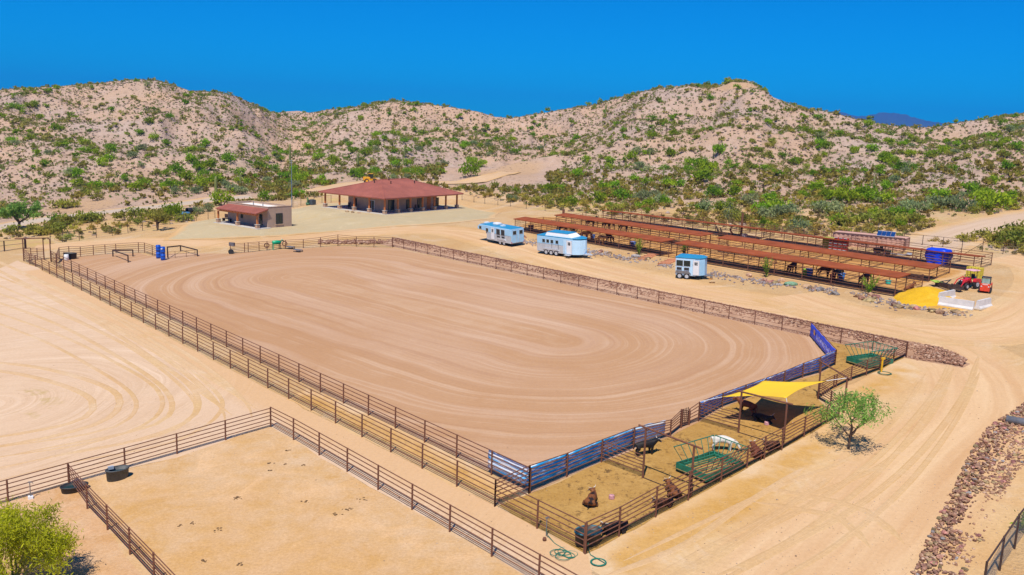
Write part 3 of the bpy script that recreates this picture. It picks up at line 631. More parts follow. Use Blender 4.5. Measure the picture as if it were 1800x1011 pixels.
wire('wire fence behind the blue tarpaulin at the right edge of the yard', [(1588,428.5),(1621,432),(1657,435.3),(1690.5,439.4),(1726.3,442.8),(1762.8,446.6),(1800,450.5),(1840,455)], 1.3)
lr_ = pxl([(1812,925,1820,868),(1783,965,1797,905),(1757,1003,1776,945),(1725,1060,1748,990)])
t = thing('mesh_fence', 'dark-railed fence with grey mesh at the bottom right picture edge', 'fence', lr_[0][0])
for p, h in lr_: add_post(t, p, h, .05, RUST2)
rails(t, lr_, (.98,), .04, RUST2)
mb = MB(t.location)
for i in range(len(lr_)-1):
    for k in range(15):
        a_ = lr_[i][0].lerp(lr_[i+1][0], k/15); b_ = lr_[i][0].lerp(lr_[i+1][0], min(1,(k+4)/15)); hh = lr_[i][1]
        mb.tube(a_+Vector((0,0,.08)), b_+Vector((0,0,hh*.93)), .004, 4); mb.tube(b_+Vector((0,0,.08)), a_+Vector((0,0,hh*.93)), .004, 4)
mb.build('wire_mesh', GREYST, t)
# ------------------------------------------------------------------ banners
def M_banner(name, blue, white, k, sx=6.5, sy=1.0, thr=(.50,.60)):
    m, n, l, b = M_new(name); uv = n.new('ShaderNodeUVMap').outputs[0]
    mp = n.new('ShaderNodeMapping'); mp.inputs['Scale'].default_value = (sy, sx, 1); mp.inputs['Rotation'].default_value = (0,0,.12); l.new(uv, mp.inputs[0])
    f = ramp(n, l, noise(n, l, mp.outputs[0], 1.0, 4, .62, .9), *thr)
    g = ramp(n, l, noise(n, l, uv, 1.2, 3), .35, .65)
    c = mix(n, l, g, tuple(v*.75 for v in blue), tuple(v*1.25 for v in blue))
    l.new(mix(n, l, mth(n, l, 'MULTIPLY', f, k), c, white), b.inputs['Base Color']); b.inputs['Roughness'].default_value = .9; b.inputs['Specular IOR Level'].default_value = .1
    return m
def banner(label, line, m, z0=.2, z1=.97, off=.06, slant=0):
    """printed sheet tied to the rails, sagging and wrinkled, with real thickness"""
    t0 = line[0][0]; V = []; U = []; L = 0; nz = 9; D = []
    for i in range(len(line)-1):
        (a, ha), (b, hb) = line[i], line[i+1]; k = max(6, int((b-a).length/.22))
        for j in range(k+(i == len(line)-2)):
            q = j/k; D.append((a.lerp(b, q), ha+(hb-ha)*q, (b-a).to_2d().normalized(), L+(b-a).length*q))
        L += (b-a).length
    for p, h, d, s in D:
        nrm = Vector((-d.y, d.x, 0))
        for j in range(nz):
            v = j/(nz-1); z = h*(z0+(z1-z0)*v)-.02*math.sin(s*4)*(v if v < .9 else 1)+slant*(s/L)*.3
            w = off+.035*(float(fbm(s*1.7, v*3+slant, 12, 2))-.5)+.025*math.sin(v*math.pi*5)
            q = p+nrm*w+Vector((0,0,z)); V.append(q-t0); U.append((s, v))
    n1 = len(D); Fq = [(i*nz+j, (i+1)*nz+j, (i+1)*nz+j+1, i*nz+j+1) for i in range(n1-1) for j in range(nz-1)]
    o = np_obj('banner', [tuple(v) for v in V], Fq, m, smooth=True); o.location = t0
    uv = o.data.uv_layers.new(name='UVMap')
    for lp in o.data.loops: uv.data[lp.index].uv = U[lp.vertex_index]
    sd = o.modifiers.new('thickness', 'SOLIDIFY'); sd.thickness = .006
    return tag(o, label, 'banner', 'printed banners tied along the arena end fence')
BB = M_banner('blue_banner_print', (.035,.46,.93), (.94,.96,.97), .95, 5.5, .55, (.50,.57))
BW = M_banner('white_blue_banner_print', (.04,.48,.95), (.96,.97,.97), 1, 5.0, .3, (.42,.52))
BP = M_banner('violet_banner_print', (.11,.32,.88), (.92,.92,.96), .95, 9, 1.8, (.52,.58))
BR_ = mat('royal_blue_cloth', (.006,.08,.78), .5, .2, 1.5)
def sub(l, a, b):
    (p, h), (q, g) = l; return [(p.lerp(q, a), h+(g-h)*a), (p.lerp(q, b), h+(g-h)*b)]
banner('white-striped blue banner on the last panel of the alley fence', sub(INN[-2:], -.12, .98), BW, off=.05)
banner('long blue banner with pale script just right of the near arena corner', sub(END[0:2],.02,1), BB)
banner('long blue banner with bold white wave behind the black standing bull', END[1:4], BB)
banner('bright blue banner with white stripes hanging loose before the narrow gate', sub(END[3:5], 0, .86), BW, .15, .98, slant=.1)
banner('violet-blue banner right of the narrow gate, partly under the yellow sail', sub([END2[0],END2[1]],.05,1)+[END2[2],END2[3]], BP)
banner('violet-blue banner with small white print between the sail and the corner', END2[3:], BP)
dd = DIAG[::-1]; o_ = banner('royal blue banner with orange emblem facing the viewer at the arena corner', dd, BR_, .12, .98, off=-.08)
def letter_strokes():
    a, ha = dd[0]; b, hb = dd[-1]; d = (b-a).normalized(); nrm = Vector((d.y,-d.x,0)).normalized(); L = (b-a).length; mb = MB(a); em = MB(a)
    rnd = random.Random(3)
    for k in range(13):
        s = L*(.30+.05*k); z0 = .38+.02*rnd.random(); z1 = .85-.1*rnd.random()*(k % 2)
        for (ds, za, zb) in ((0,z0,z1),(.13*(k % 3 != 1),z1 if k % 2 else z0,z0+.2)):
            p = a+d*(s)+nrm*.13; q = a+d*(s+ds+.05)+nrm*.13
            mb.hexa([p+Vector((0,0,za)),p+d*.07+Vector((0,0,za)),p+d*.07+nrm*.012+Vector((0,0,za)),p+nrm*.012+Vector((0,0,za))],
                    [q+Vector((0,0,zb)),q+d*.07+Vector((0,0,zb)),q+d*.07+nrm*.012+Vector((0,0,zb)),q+nrm*.012+Vector((0,0,zb))])
    p = a+d*L*.17+nrm*.135
    em.hexa([p+Vector((0,0,.62)),p+d*.40+Vector((0,0,.58)),p+d*.40+nrm*.012+Vector((0,0,.58)),p+nrm*.012+Vector((0,0,.62))],
            [p+Vector((0,0,.98)),p+d*.40+Vector((0,0,1.0)),p+d*.40+nrm*.012+Vector((0,0,1.0)),p+nrm*.012+Vector((0,0,.98))])
    for m_, nm, mm in ((mb,'lettering',mat('pale_violet_print',(.62,.62,.92),.6)),(em,'emblem',mat('orange_print',(.75,.36,.06),.6))):
        q = m_.build(nm, mm, o_); q.location = a-o_.location
letter_strokes()
# ------------------------------------------------------------------ shade sail
def sail():
    c1 = P(1269.4,697.8,1.75); c2 = P(1341.7,668.9,1.5); c3 = P(1452.8,669.4,2.15); c4 = P(1382,700,2.5)
    n = 22; V = []; c1, c2, c3, c4 = [Vector(c) for c in (c1,c2,c3,c4)]; cen = (c1+c2+c3+c4)/4
    for i in range(n+1):
        for j in range(n+1):
            u, v = i/n, j/n; p = c1*(1-u)*(1-v)+c2*u*(1-v)+c3*u*v+c4*(1-u)*v
            au, av = 2*u-1, 2*v-1
            pull = .20*((1-au*au)*abs(av)**2.5+(1-av*av)*abs(au)**2.5)
            p = p+(cen-p)*pull; p.z -= .10*(1-au*au)*(1-av*av)+.012*math.sin(u*9+v*5)
            V.append(p-cen)
    Fq = [(i*(n+1)+j,(i+1)*(n+1)+j,(i+1)*(n+1)+j+1,i*(n+1)+j+1) for i in range(n) for j in range(n)]
    m = mat('yellow_shade_cloth', (.80,.50,.015), .8, .04, .8)
    t = thing('shade_sail', 'yellow four-cornered shade sail stretched above the cattle pen', 'shade sail', cen)
    o = np_obj('cloth', [tuple(v) for v in V], Fq, m, t, True); s = o.modifiers.new('thickness','SOLIDIFY'); s.thickness = .012
    for a, b in ((c1, END2[0][0]+Vector((0,0,END2[0][1]))),(c2, END2[3][0]+Vector((0,0,END2[3][1]))),(c3, FB3[0]+Vector((0,0,FB3[1]))),(c4, FB2[0]+Vector((0,0,FB2[1])))):
        MB(cen).tube(a, b, .018, 5).build('rope', WHITE, t)
sail()
# ------------------------------------------------------------------ buildings
class Frame:
    """local building frame: origin o, x along xd, y to its left, z up"""
    def __init__(s, o, xd):
        s.o = Vector(o); s.x = Vector((xd[0],xd[1],0)).normalized(); s.y = Vector((-s.x.y,s.x.x,0)); s.rz = math.atan2(s.x.y, s.x.x)
    def loc(s, p): d = Vector(p)-s.o; return Vector((d.dot(s.x), d.dot(s.y), d.z))
    def hit(s, px, py, ax, c):
        """where the pixel's ray meets the vertical local plane ax = c"""
        r = Vector(ray(px, py)); e = s.loc((0,0,HC)); d = Vector((r.dot(s.x), r.dot(s.y), r.z)); t = (c-e[ax])/d[ax]; return e+d*t
def window(par, f, ax, c, x0, y0, x1, y1, name='window', fm=None, depth=.06, side=-1, mull=1, trim=None):
    a, b = f.hit(x0, y0, ax, c), f.hit(x1, y1, ax, c); o = 1-ax
    lo, hi = sorted((a[o], b[o])); z0, z1 = sorted((a.z, b.z)); mid = (lo+hi)/2
    def bx(m, u, w, zz, h, d, dd):
        cc = [0,0,zz]; cc[o] = u; cc[ax] = c+side*d; s = [0,0,h]; s[o] = w; s[ax] = dd; m.box(cc, s)
    fr = MB(); w = .07; fm = fm or BLACK
    bx(fr, lo, w, (z0+z1)/2, z1-z0+w, .03, .07); bx(fr, hi, w, (z0+z1)/2, z1-z0+w, .03, .07)
    bx(fr, mid, hi-lo-w, z0, w, .03, .07); bx(fr, mid, hi-lo-w, z1, w, .03, .07)
    for k in range(mull): bx(fr, lo+(hi-lo)*(k+1)/(mull+1), w*.8, (z0+z1)/2, z1-z0-w, .03, .066)
    wo = fr.build(name, fm, par); g = MB(); bx(g, mid, hi-lo-w, (z0+z1)/2, z1-z0-w, .015, .03); g.build('pane', GLASS, wo)
    if trim:
        tr = MB(); bx(tr, mid, hi-lo+.34, z0-.11, .14, .04, .11); tr.build('sill', trim, wo)
    return wo
def column(par, x, y, h, s=1.0):
    c = MB().box((x,y,.62+(h-.62)/2), (.24*s,.24*s,h-.62)).build('column', WOOD, par)
    MB().box((x,y,.33), (.58*s,.58*s,.66)).build('stone_base', STONE, c, bevel=.04)
    MB().box((x,y,.69), (.66*s,.66*s,.07)).build('cap', CONC, c); return c
def house():
    z = 5.84; o = Pz(676.3,377.4,z); e = Pz(802.8,366.9,z); f = Frame(o, e-o); l = f.loc(Pz(565.6,365.3,z)); LX = (e-o).length; LY = l.y
    t = thing('house', 'long single-storey stucco house with red hipped metal roof and orange-columned porch', 'house', o, f.rz)
    MB().box((LX/2,LY/2,.02), (LX+1.0,LY+1.0,.16)).build('porch_slab', CONC, t)
    MB().box((LX/2,LY/2,-1.0), (LX+.8,LY+.8,1.9)).build('foundation', STUCCO, t)
    eh = 2.72; x0, x1, y0, y1 = 2.1, LX-3.2, 2.1, LY-3.6
    MB().box(((x0+x1)/2,(y0+y1)/2,eh/2+.1), (x1-x0,y1-y0,eh+.1)).build('wall', STUCCO, t)
    for k in range(7): column(t, LX*k/6, 0, eh)
    for k in range(1,5): column(t, 0, LY*k/4, eh)
    column(t, LX, LY, eh); column(t, LX, LY/2, eh)
    for c, d in (((LX/2,0,eh-.1),(LX+.3,.2,.26)),((LX/2,LY,eh-.1),(LX+.3,.2,.26))): MB().box(c, d).build('beam', WOOD, t)
    for c, d in (((0,LY/2,eh-.1),(.2,LY-.3,.26)),((LX,LY/2,eh-.1),(.2,LY-.3,.26))): MB().box(c, d).build('beam', WOOD, t)
    ov = .85; A = [(-ov,-ov),(LX+ov,-ov),(LX+ov,LY+ov),(-ov,LY+ov)]; ym = LY/2
    ra = f.hit(670.6,314.9,1,ym); rb = f.hit(714.1,314.9,1,ym); rz = (ra.z+rb.z)/2
    ra = Vector((ra.x,ym,rz)); rb = Vector((rb.x,ym,rz)); ez = eh+.08
    rf = MB(); V = [Vector((*p,ez)) for p in A]+[ra,rb]+[Vector((*p,ez-.16)) for p in A]
    rf.add(V, [(0,1,5,4),(1,2,5),(2,3,4,5),(3,0,4),(0,6,7,1),(1,7,8,2),(2,8,9,3),(3,9,6,0),(9,8,7,6)])
    r = rf.build('roof', HROOF, t)
    sm = MB()
    def seam(p, q): sm.tube(p, q, .022, 4)
    for (a, b, c_, d_) in ((0,1,ra,rb),(3,2,ra,rb)):
        pa, pb = Vector((*A[a],ez)), Vector((*A[b],ez)); n = int((pb-pa).length/.45)
        for k in range(1,n):
            p = pa.lerp(pb, k/n); x = p.x
            if x < ra.x: q = p.lerp(Vector((p.x,ym,rz)), 1); s = (p.x-pa.x)/(ra.x-pa.x)
            elif x > rb.x: s = (pb.x-p.x)/(pb.x-rb.x)
            else: s = 1
            seam(p+Vector((0,0,.01)), p.lerp(Vector((p.x,ym,rz)), s)+Vector((0,0,.01)))
    for xx, rr_, sg in ((A[0][0],ra,1),(A[1][0],rb,-1)):
        n = int((LY+2*ov)/.45)
        for k in range(1,n):
            y = -ov+(LY+2*ov)*k/n; s = 1-abs(y-ym)/(ym+ov); p = Vector((xx,y,ez+.01)); seam(p, Vector((xx+(rr_.x-xx)*s,y,ez+(rz-ez)*s+.01)))
    sm.build('seams', HROOF, r)
    cp_ = MB(); 
    for p, q in ((Vector((*A[0],ez)),ra),(Vector((*A[1],ez)),rb),(Vector((*A[2],ez)),rb),(Vector((*A[3],ez)),ra),(ra,rb)): cp_.tube(p+Vector((0,0,.03)), q+Vector((0,0,.03)), .07, 6)
    cp_.build('ridge_cap', HROOF, r)
    for px_, py_ in ((687,323.5),(728.5,322.5),(658,321.5),(683.5,317)):
        v = None
        for yy in np.linspace(-ov, LY+ov, 200):
            h = f.hit(px_, py_, 1, yy); s = min((yy+ov)/(ym+ov), (LY+ov-yy)/(ym+ov), (h.x+ov)/(ra.x+ov), (LX+ov-h.x)/(LX+ov-rb.x))
            if h.z < ez+(rz-ez)*s: v = h; break
        if v: MB().lathe((v.x,v.y,v.z-.1), [(.09,0),(.09,.5),(.14,.5),(.14,.58)], 8).build('vent_pipe', RUST2, r)
    def px4(x, y): return 550+x/6.4286, 295+y/6.4286
    for b, dr in (((852,368,916,472),0),((1056,362,1094,460),0),((1182,350,1232,448),0),((1370,340,1418,432),0)):
        window(t, f, 1, y0, *px4(b[0],b[1]), *px4(b[2],b[3]), trim=STUCCO)
    window(t, f, 0, x0, *px4(642,366), *px4(694,480), name='patio_door', fm=WHITE)
    window(t, f, 0, x0, *px4(466,342), *px4(496,444), trim=STUCCO)
    MB().box((x1-2.2,y0-.03,1.15),(.95,.07,2.1)).build('door', WOOD, t)
    return f, LX, LY, z
HF, HLX, HLY, HZ = house()
def cottage():
    o = P(470.8,401.4); z = o.z; e = Pz(509.6,397.4,z); c0, c2 = Pz(452.5,402.8,z), Pz(384,392.1,z)
    d = (c2-c0).normalized(); f = Frame(o, Vector((d.y,-d.x,0))); LX = f.loc(e).x; top = hgt(o, 472.2, 364.5)
    far = f.hit(400,354.5,0,0); LY = far.y; px0 = f.loc(c0).x; pcol = [f.loc(Pz(x,y,z)) for x, y in ((452.5,402.8),(417.7,397.4),(384,392.1))]
    t = thing('cottage', 'small flat-roofed stucco cottage with red lean-to porch', 'house', o, f.rz)
    sl = MB(); sl.box((px0/2-.1,LY/2,.03), (-px0+.7,LY+1.2,.16)); sl.build('porch_slab', CONC, t)
    MB().box((LX/2,LY/2,-.6), (LX,LY,1.2)).build('foundation', STUCCO, t)
    w = MB(); th = .22
    w.box((LX/2,th/2,top/2),(LX,th,top)); w.box((LX/2,LY-th/2,top/2),(LX,th,top)); w.box((th/2,LY/2,top/2),(th,LY-2*th,top)); w.box((LX-th/2,LY/2,top/2),(th,LY-2*th,top))
    w.build('wall', STUCCO, t)
    MB().box((LX/2,LY/2,top-.32),(LX-2*th,LY-2*th,.08)).build('flat_roof', mat('white_roof_coating',(.72,.70,.66),.8,.1,2), t)
    cp_ = MB()
    for c, dm in (((LX/2,th/2,top+.03),(LX+.08,th+.08,.06)),((LX/2,LY-th/2,top+.03),(LX+.08,th+.08,.06)),((th/2,LY/2,top+.03),(th+.08,LY-2*th-.1,.06)),((LX-th/2,LY/2,top+.03),(th+.08,LY-2*th-.1,.06))): cp_.box(c, dm)
    cp_.build('parapet_cap', mat('tan_stucco_cap',(.46,.31,.20),.9), t)
    for k, q in enumerate(((LX*.4,LY*.35),(LX*.5,LY*.65))): MB().lathe((q[0],q[1],top-.3), [(.07,0),(.07,.55)], 8).build('vent_pipe', GREYST, t)
    a = f.hit(449.5,375.5,0,px0-.55); b = f.hit(378.7,365.5,0,px0-.55); r1 = f.hit(470,366.7,0,-.02); eh = (a.z+b.z)/2; ya, yb = a.y, b.y
    V = [(px0-.55,ya,eh),(px0-.55,yb,eh),(-.02,yb,top-.22),(-.02,ya,top-.22)]
    MB().hexa([Vector(v)-Vector((0,0,.12)) for v in V], [Vector(v) for v in V]).build('porch_roof', HROOF, t)
    sm = MB(); n = int(abs(yb-ya)/.45)
    for k in range(1,n):
        y = ya+(yb-ya)*k/n; sm.tube((px0-.55,y,eh+.01),(-.03,y,top-.21),.02,4)
    sm.build('roof_seams', HROOF, t)
    rt = MB(); n = 13
    for k in range(n+1):
        y = ya+(yb-ya)*(.03+.94*k/n); rt.hexa([(px0-.5,y-.05,eh-.30),(-.03,y-.05,top-.52),(-.03,y+.05,top-.52),(px0-.5,y+.05,eh-.30)],[(px0-.5,y-.05,eh-.13),(-.03,y-.05,top-.36),(-.03,y+.05,top-.36),(px0-.5,y+.05,eh-.13)])
    rt.build('rafters', WOOD, t)
    MB().box((px0,(ya+yb)/2,eh-.36),(.2,abs(yb-ya)-.3,.22)).build('beam', WOOD, t)
    for p in pcol: column(t, p.x, p.y, eh-.46, .95)
    def px3(x, y): return 370+x/7.4875, 330+y/7.4875
    window(t, f, 1, 0, *px3(862,342), *px3(945,470), trim=mat('tan_stucco_cap',(.46,.31,.20)), fm=BLACK)
    window(t, f, 0, 0, *px3(648,350), *px3(684,492), name='door', mull=0)
    window(t, f, 0, 0, *px3(402,335), *px3(428,400), mull=0)
    MB().box((LX*.5,LY+.0,1),(.9,.1,2)).build('back_door', WOOD, t)
cottage()
# ------------------------------------------------------------------ horse shelters
STALLSOIL = soil('stall_soil', (.53,.28,.09), (.56,.32,.13), (.48,.24,.06), 5, .5, 1)
def shelter(label, bl, br, fl, fr, wid, run=3.4, zb=.22, thin=False):
    """one long roofed row of pipe stalls: bl/br base pixels of the front line, fl/fr roof corners above them"""
    a, b = P(*bl), P(*br); d = (b-a); L = d.to_2d().length; xd = Vector((d.x,d.y,0)).normalized(); nd = Vector((-xd.y,xd.x,0))
    if nd.y < 0: nd = -nd
    ha, hb = hgt(a,*fl), hgt(b,*fr); t = thing('horse_shelter', label, 'horse shelter', a, 0, 'rust-roofed rows of horse stalls')
    n = max(3, round(L/3.6)); zt = lambda s: a.z+ha+(b.z+hb-a.z-ha)*s
    rows = [0, wid, wid+run]
    pt = lambda s, w: on(*(a+xd*(L*s)+nd*w).xy)
    q = []
    for s, w, dz in ((0,-.12,0),(1,-.12,0),(1,wid+.15,zb),(0,wid+.15,zb)):
        p = a+xd*(L*s+(-.3 if s == 0 else .3))+nd*w; q.append(Vector((p.x,p.y,zt(s)+dz)))
    MB(a).hexa([v-Vector((0,0,.11)) for v in q], q).build('roof', ROOFR, t)
    for k in range(n+1):
        s = k/n; p = pt(s,0); add_post(t, p, zt(s)-p.z-.05, .05); p2 = pt(s,wid); add_post(t, p2, zt(s)+zb-p2.z-.05, .05); add_post(t, pt(s,wid+run), 1.4, .045)
        mb = MB(a)
        for h in (1.4,1.1,.8,.5,.22): mb.path([pt(s,0)+Vector((0,0,h)), pt(s,wid)+Vector((0,0,h)), pt(s,wid+run)+Vector((0,0,h))], .022, 5)
        mb.build('stall_divider', RUST, t)
    for w in rows[0:1]+rows[2:]:
        for h in (1.4,1.12,.84,.56,.26): MB(a).path([pt(k/n,w)+Vector((0,0,h)) for k in range(n+1)], .026, 5).build('rail', RUST, t)
    MB(a).path([pt(0,0)+Vector((0,0,.07)),pt(1,0)+Vector((0,0,.07))], .07, 6).build('kick_rail', RUST2, t)
    return a, xd, nd, L, pt
def wcheck(px, a, xd, nd, z): 
    p = Pz(*px, z); return (p-a).dot(nd)
SH = {}
SH['f1'] = shelter('front row rust-roofed stalls behind the two long trailers', (905,405.5), (1160,451), (904.8,384.8), (1164.2,424.6), 2.0)
SH['f2'] = shelter('front row rust-roofed stalls behind the small two-horse trailer, ending at the yellow pile', (1189,455), (1572.3,522), (1191.5,427.2), (1581.7,487.4), 2.0)
SH['m1'] = shelter('middle row rust-roofed stalls sheltering the black horses at the far left', (977,397), (1229.5,438.5), (978.2,378.2), (1231.8,414.2), 2.0)
SH['m2'] = shelter('middle row rust-roofed stalls ending near the red tractor', (1262.5,443.5), (1632,495.5), (1264.3,418.2), (1635.5,471.5), 2.0)
SH['b1'] = shelter('back row thin-roofed stalls nearest the desert brush at left', (1060,388), (1328,422.5), (1058,369.2), (1329.4,401.3), 1.9, 2.6, -.13)
SH['b2'] = shelter('back row thin-roofed stalls in front of the tan container and blue tarpaulin', (1338,424.5), (1710,477), (1338.8,404.9), (1713,449.4), 1.9, 2.6, -.13)
# alley fences that close the gaps between the two halves of each row
fence('pipe_fence', 'rusty pipe panels bridging the gap in the front shelter row', [(P(1160,451),1.4),(P(1175,453),1.4),(P(1189,455),1.4)], R5)
fence('pipe_fence', 'rusty pipe panels bridging the gap in the middle shelter row', [(P(1229.5,438.5),1.4),(P(1246,441),1.4),(P(1262.5,443.5),1.4)], R5)
a_ = SH['f1']; b_ = SH['b2']
pp = [P(900,406), P(1165,453), P(1185,457), P(1578,525), P(1640,498), P(1720,478), P(1330,421), P(1055,386), P(985,380), P(930,382)]
sheet('stall_ground', pp, STALLSOIL, .018, rough=(1.5,.35), soft=1.2)
# rusty pole and dark trunks among the rows
t = thing('steel_column', 'thick rusty steel column standing at the left end of the middle shelter roof', 'column', P(990,383)); add_post(t, P(990,383), hgt(P(990,383),990.5,368.5), .2)
o = MB(); o.lathe((0,0,0), [(.17,0),(.16,3.1)], 10); o = o.build('steel_column', mat('brown_rust',(.16,.07,.03),.8), None); o.location = P(1302.6,414)
tag(o, 'rusty brown pole standing behind the gap between the middle roofs', 'column')
for k, (x, y, tp, ln) in enumerate(((1264,416,397.5,-.5),(1269.5,416,400,-.35),(1286,414.5,401.5,-.3))):
    b0 = P(x,y); h = hgt(b0, x-2, tp); m = MB(b0); m.path([b0, b0+Vector((.05,0,h*.35)), b0+Vector((ln*.5,0,h*.6)), b0+Vector((ln,0,h))], .17, 8, .10)
    o = m.build('dead_trunk', mat('dark_bark',(.05,.028,.018),.9,.4,8), None, True); o.location = b0
    tag(o, ('dark crooked dead trunk, tallest of the three beyond the middle shelter gap','dark crooked dead trunk, middle of the three beyond the middle shelter gap','dark crooked dead trunk, set apart on the right of the three beyond the gap')[k], 'trunk', 'dark dead trunks between the shelters')
# ------------------------------------------------------------------ vehicles
def wheel(par, x, y, r, w, m=None, rim=None, rf=.62):
    t = MB().lathe((x,y,r), [(r*.60,-w/2),(r*.93,-w/2),(r,-w*.32),(r,w*.32),(r*.93,w/2),(r*.60,w/2)], 20, 'y', cap=False).build('wheel', TYRE, par)
    MB().lathe((x,y,r), [(.03,-w*.47),(r*rf*.75,-w*.40),(r*rf,-w*.46),(r*rf,w*.46),(r*rf*.75,w*.40),(.03,w*.47)], 16, 'y').build('rim', rim or ALU, t); return t
def tframe(rear, front, h, W):
    a, b = P(*rear,h), P(*front,h); d = Vector((b.x-a.x,b.y-a.y,0)); L = d.length; d.normalize(); n = Vector((-d.y,d.x,0))
    far = n if n.y > 0 else -n; sg = -1 if far is n else 1
    c = a+d*L/2+far*W/2; return on(c.x,c.y), math.atan2(d.y,d.x), L, sg
def slab_win(par, x0, x1, z0, z1, y, sg, name='window', m=None, fm=None):
    fr = MB().box(((x0+x1)/2,y+sg*.012,(z0+z1)/2),(x1-x0+.08,.025,z1-z0+.08)).build(name, fm or ALU, par)
    MB().box(((x0+x1)/2,y+sg*.03,(z0+z1)/2),(x1-x0,.014,z1-z0)).build('pane', m or GLASS, fr); return fr
def end_win(par, y0, y1, z0, z1, x, sg, name='window'):
    fr = MB().box((x+sg*.012,(y0+y1)/2,(z0+z1)/2),(.025,y1-y0+.08,z1-z0+.08)).build(name, ALU, par)
    MB().box((x+sg*.03,(y0+y1)/2,(z0+z1)/2),(.014,y1-y0,z1-z0)).build('pane', GLASS, fr); return fr
def gooseneck():
    W = 2.2; loc, rz, L, s = tframe((898.8,429.3), (856,420.6), .42, W)
    t = thing('horse_trailer', 'white and pale blue gooseneck horse trailer, farthest left of the three parked trailers', 'horse trailer', loc, rz, align=True)
    B, Ht = .45, 2.32; r, f = -L/2, L/2; N = 2.0
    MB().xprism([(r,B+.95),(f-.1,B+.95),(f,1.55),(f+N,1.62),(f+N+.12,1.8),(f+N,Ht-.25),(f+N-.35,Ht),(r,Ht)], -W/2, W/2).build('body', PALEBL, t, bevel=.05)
    MB().box((0,0,B+.475),(L,W-.02,.95)).build('lower_body', ALU, t)
    MB().box((N/2-.2,0,Ht+.035),(L+N-.7,W-.12,.09)).build('roof', BLUER, t, bevel=.03)
    a = MB().box((f-1.0,0,Ht+.22),(1.0,.8,.26)).build('air_conditioner', WHITE, t, bevel=.06); MB().box((f-2.4,.1,Ht+.15),(.5,.5,.14)).build('roof_vent', WHITE, t)
    MB().box((f+N-.6,0,Ht+.14),(.6,.6,.10)).build('roof_vent', WHITE, t)
    y = s*W/2
    for k in (0,1): wheel(t, r+L*.30+k*.86, y-s*.16, .37, .24); wheel(t, r+L*.30+k*.86, -y+s*.16, .37, .24)
    fe = MB().xprism([(r+L*.30-.5,.72),(r+L*.30-.25,.98),(r+L*.30+1.15,.98),(r+L*.30+1.4,.72)], min(y,y+s*.05), max(y,y+s*.05)).build('fender', ALU, t)
    for k in (0,1):
        slab_win(t, r+1.35+k*1.02, r+2.1+k*1.02, 1.35, 2.1, y, s, 'drop_window', BLACK); slab_win(t, r+1.35+k*1.02, r+2.0+k*1.02, .98, 1.22, y, s, 'vent', BLACK)
    slab_win(t, f-1.75, f-1.05, .62, 2.15, y, s, 'door', WHITE); slab_win(t, f-1.62, f-1.2, 1.55, 2.0, y, s); slab_win(t, f+.15-.55, f+.1, 1.5, 1.95, y, s); slab_win(t, f+N-.85, f+N-.35, 1.72, 2.08, y, s)
    for k in (-1,1):
        MB().box((r-.02,k*W*.245,B+1.0),(.05,W*.46,1.85)).build('rear_door', PALEBL, t, bevel=.02)
        end_win(t, k*W*.245-.26, k*W*.245+.26, 1.65, 2.1, r-.045, -1)
        MB().box((r-.06,k*W*.12,1.2),(.04,.05,1.2)).build('latch_bar', ALU, t)
        MB().box((r-.03,k*(W/2-.08),.6),(.05,.12,.12)).build('tail_light', REDP, t)
    MB().tube((f+N-.5,0,1.6),(f+N-.5,0,.95),.07,8).tube((f+.6,.5,1.5),(f+.6,.5,.05),.05,8).tube((f+.6,-.5,1.5),(f+.6,-.5,.05),.05,8).build('coupler', BLACK, t)
    MB().box((0,0,B-.05),(L,W*.8,.12)).build('chassis', BLACK, t)
gooseneck()
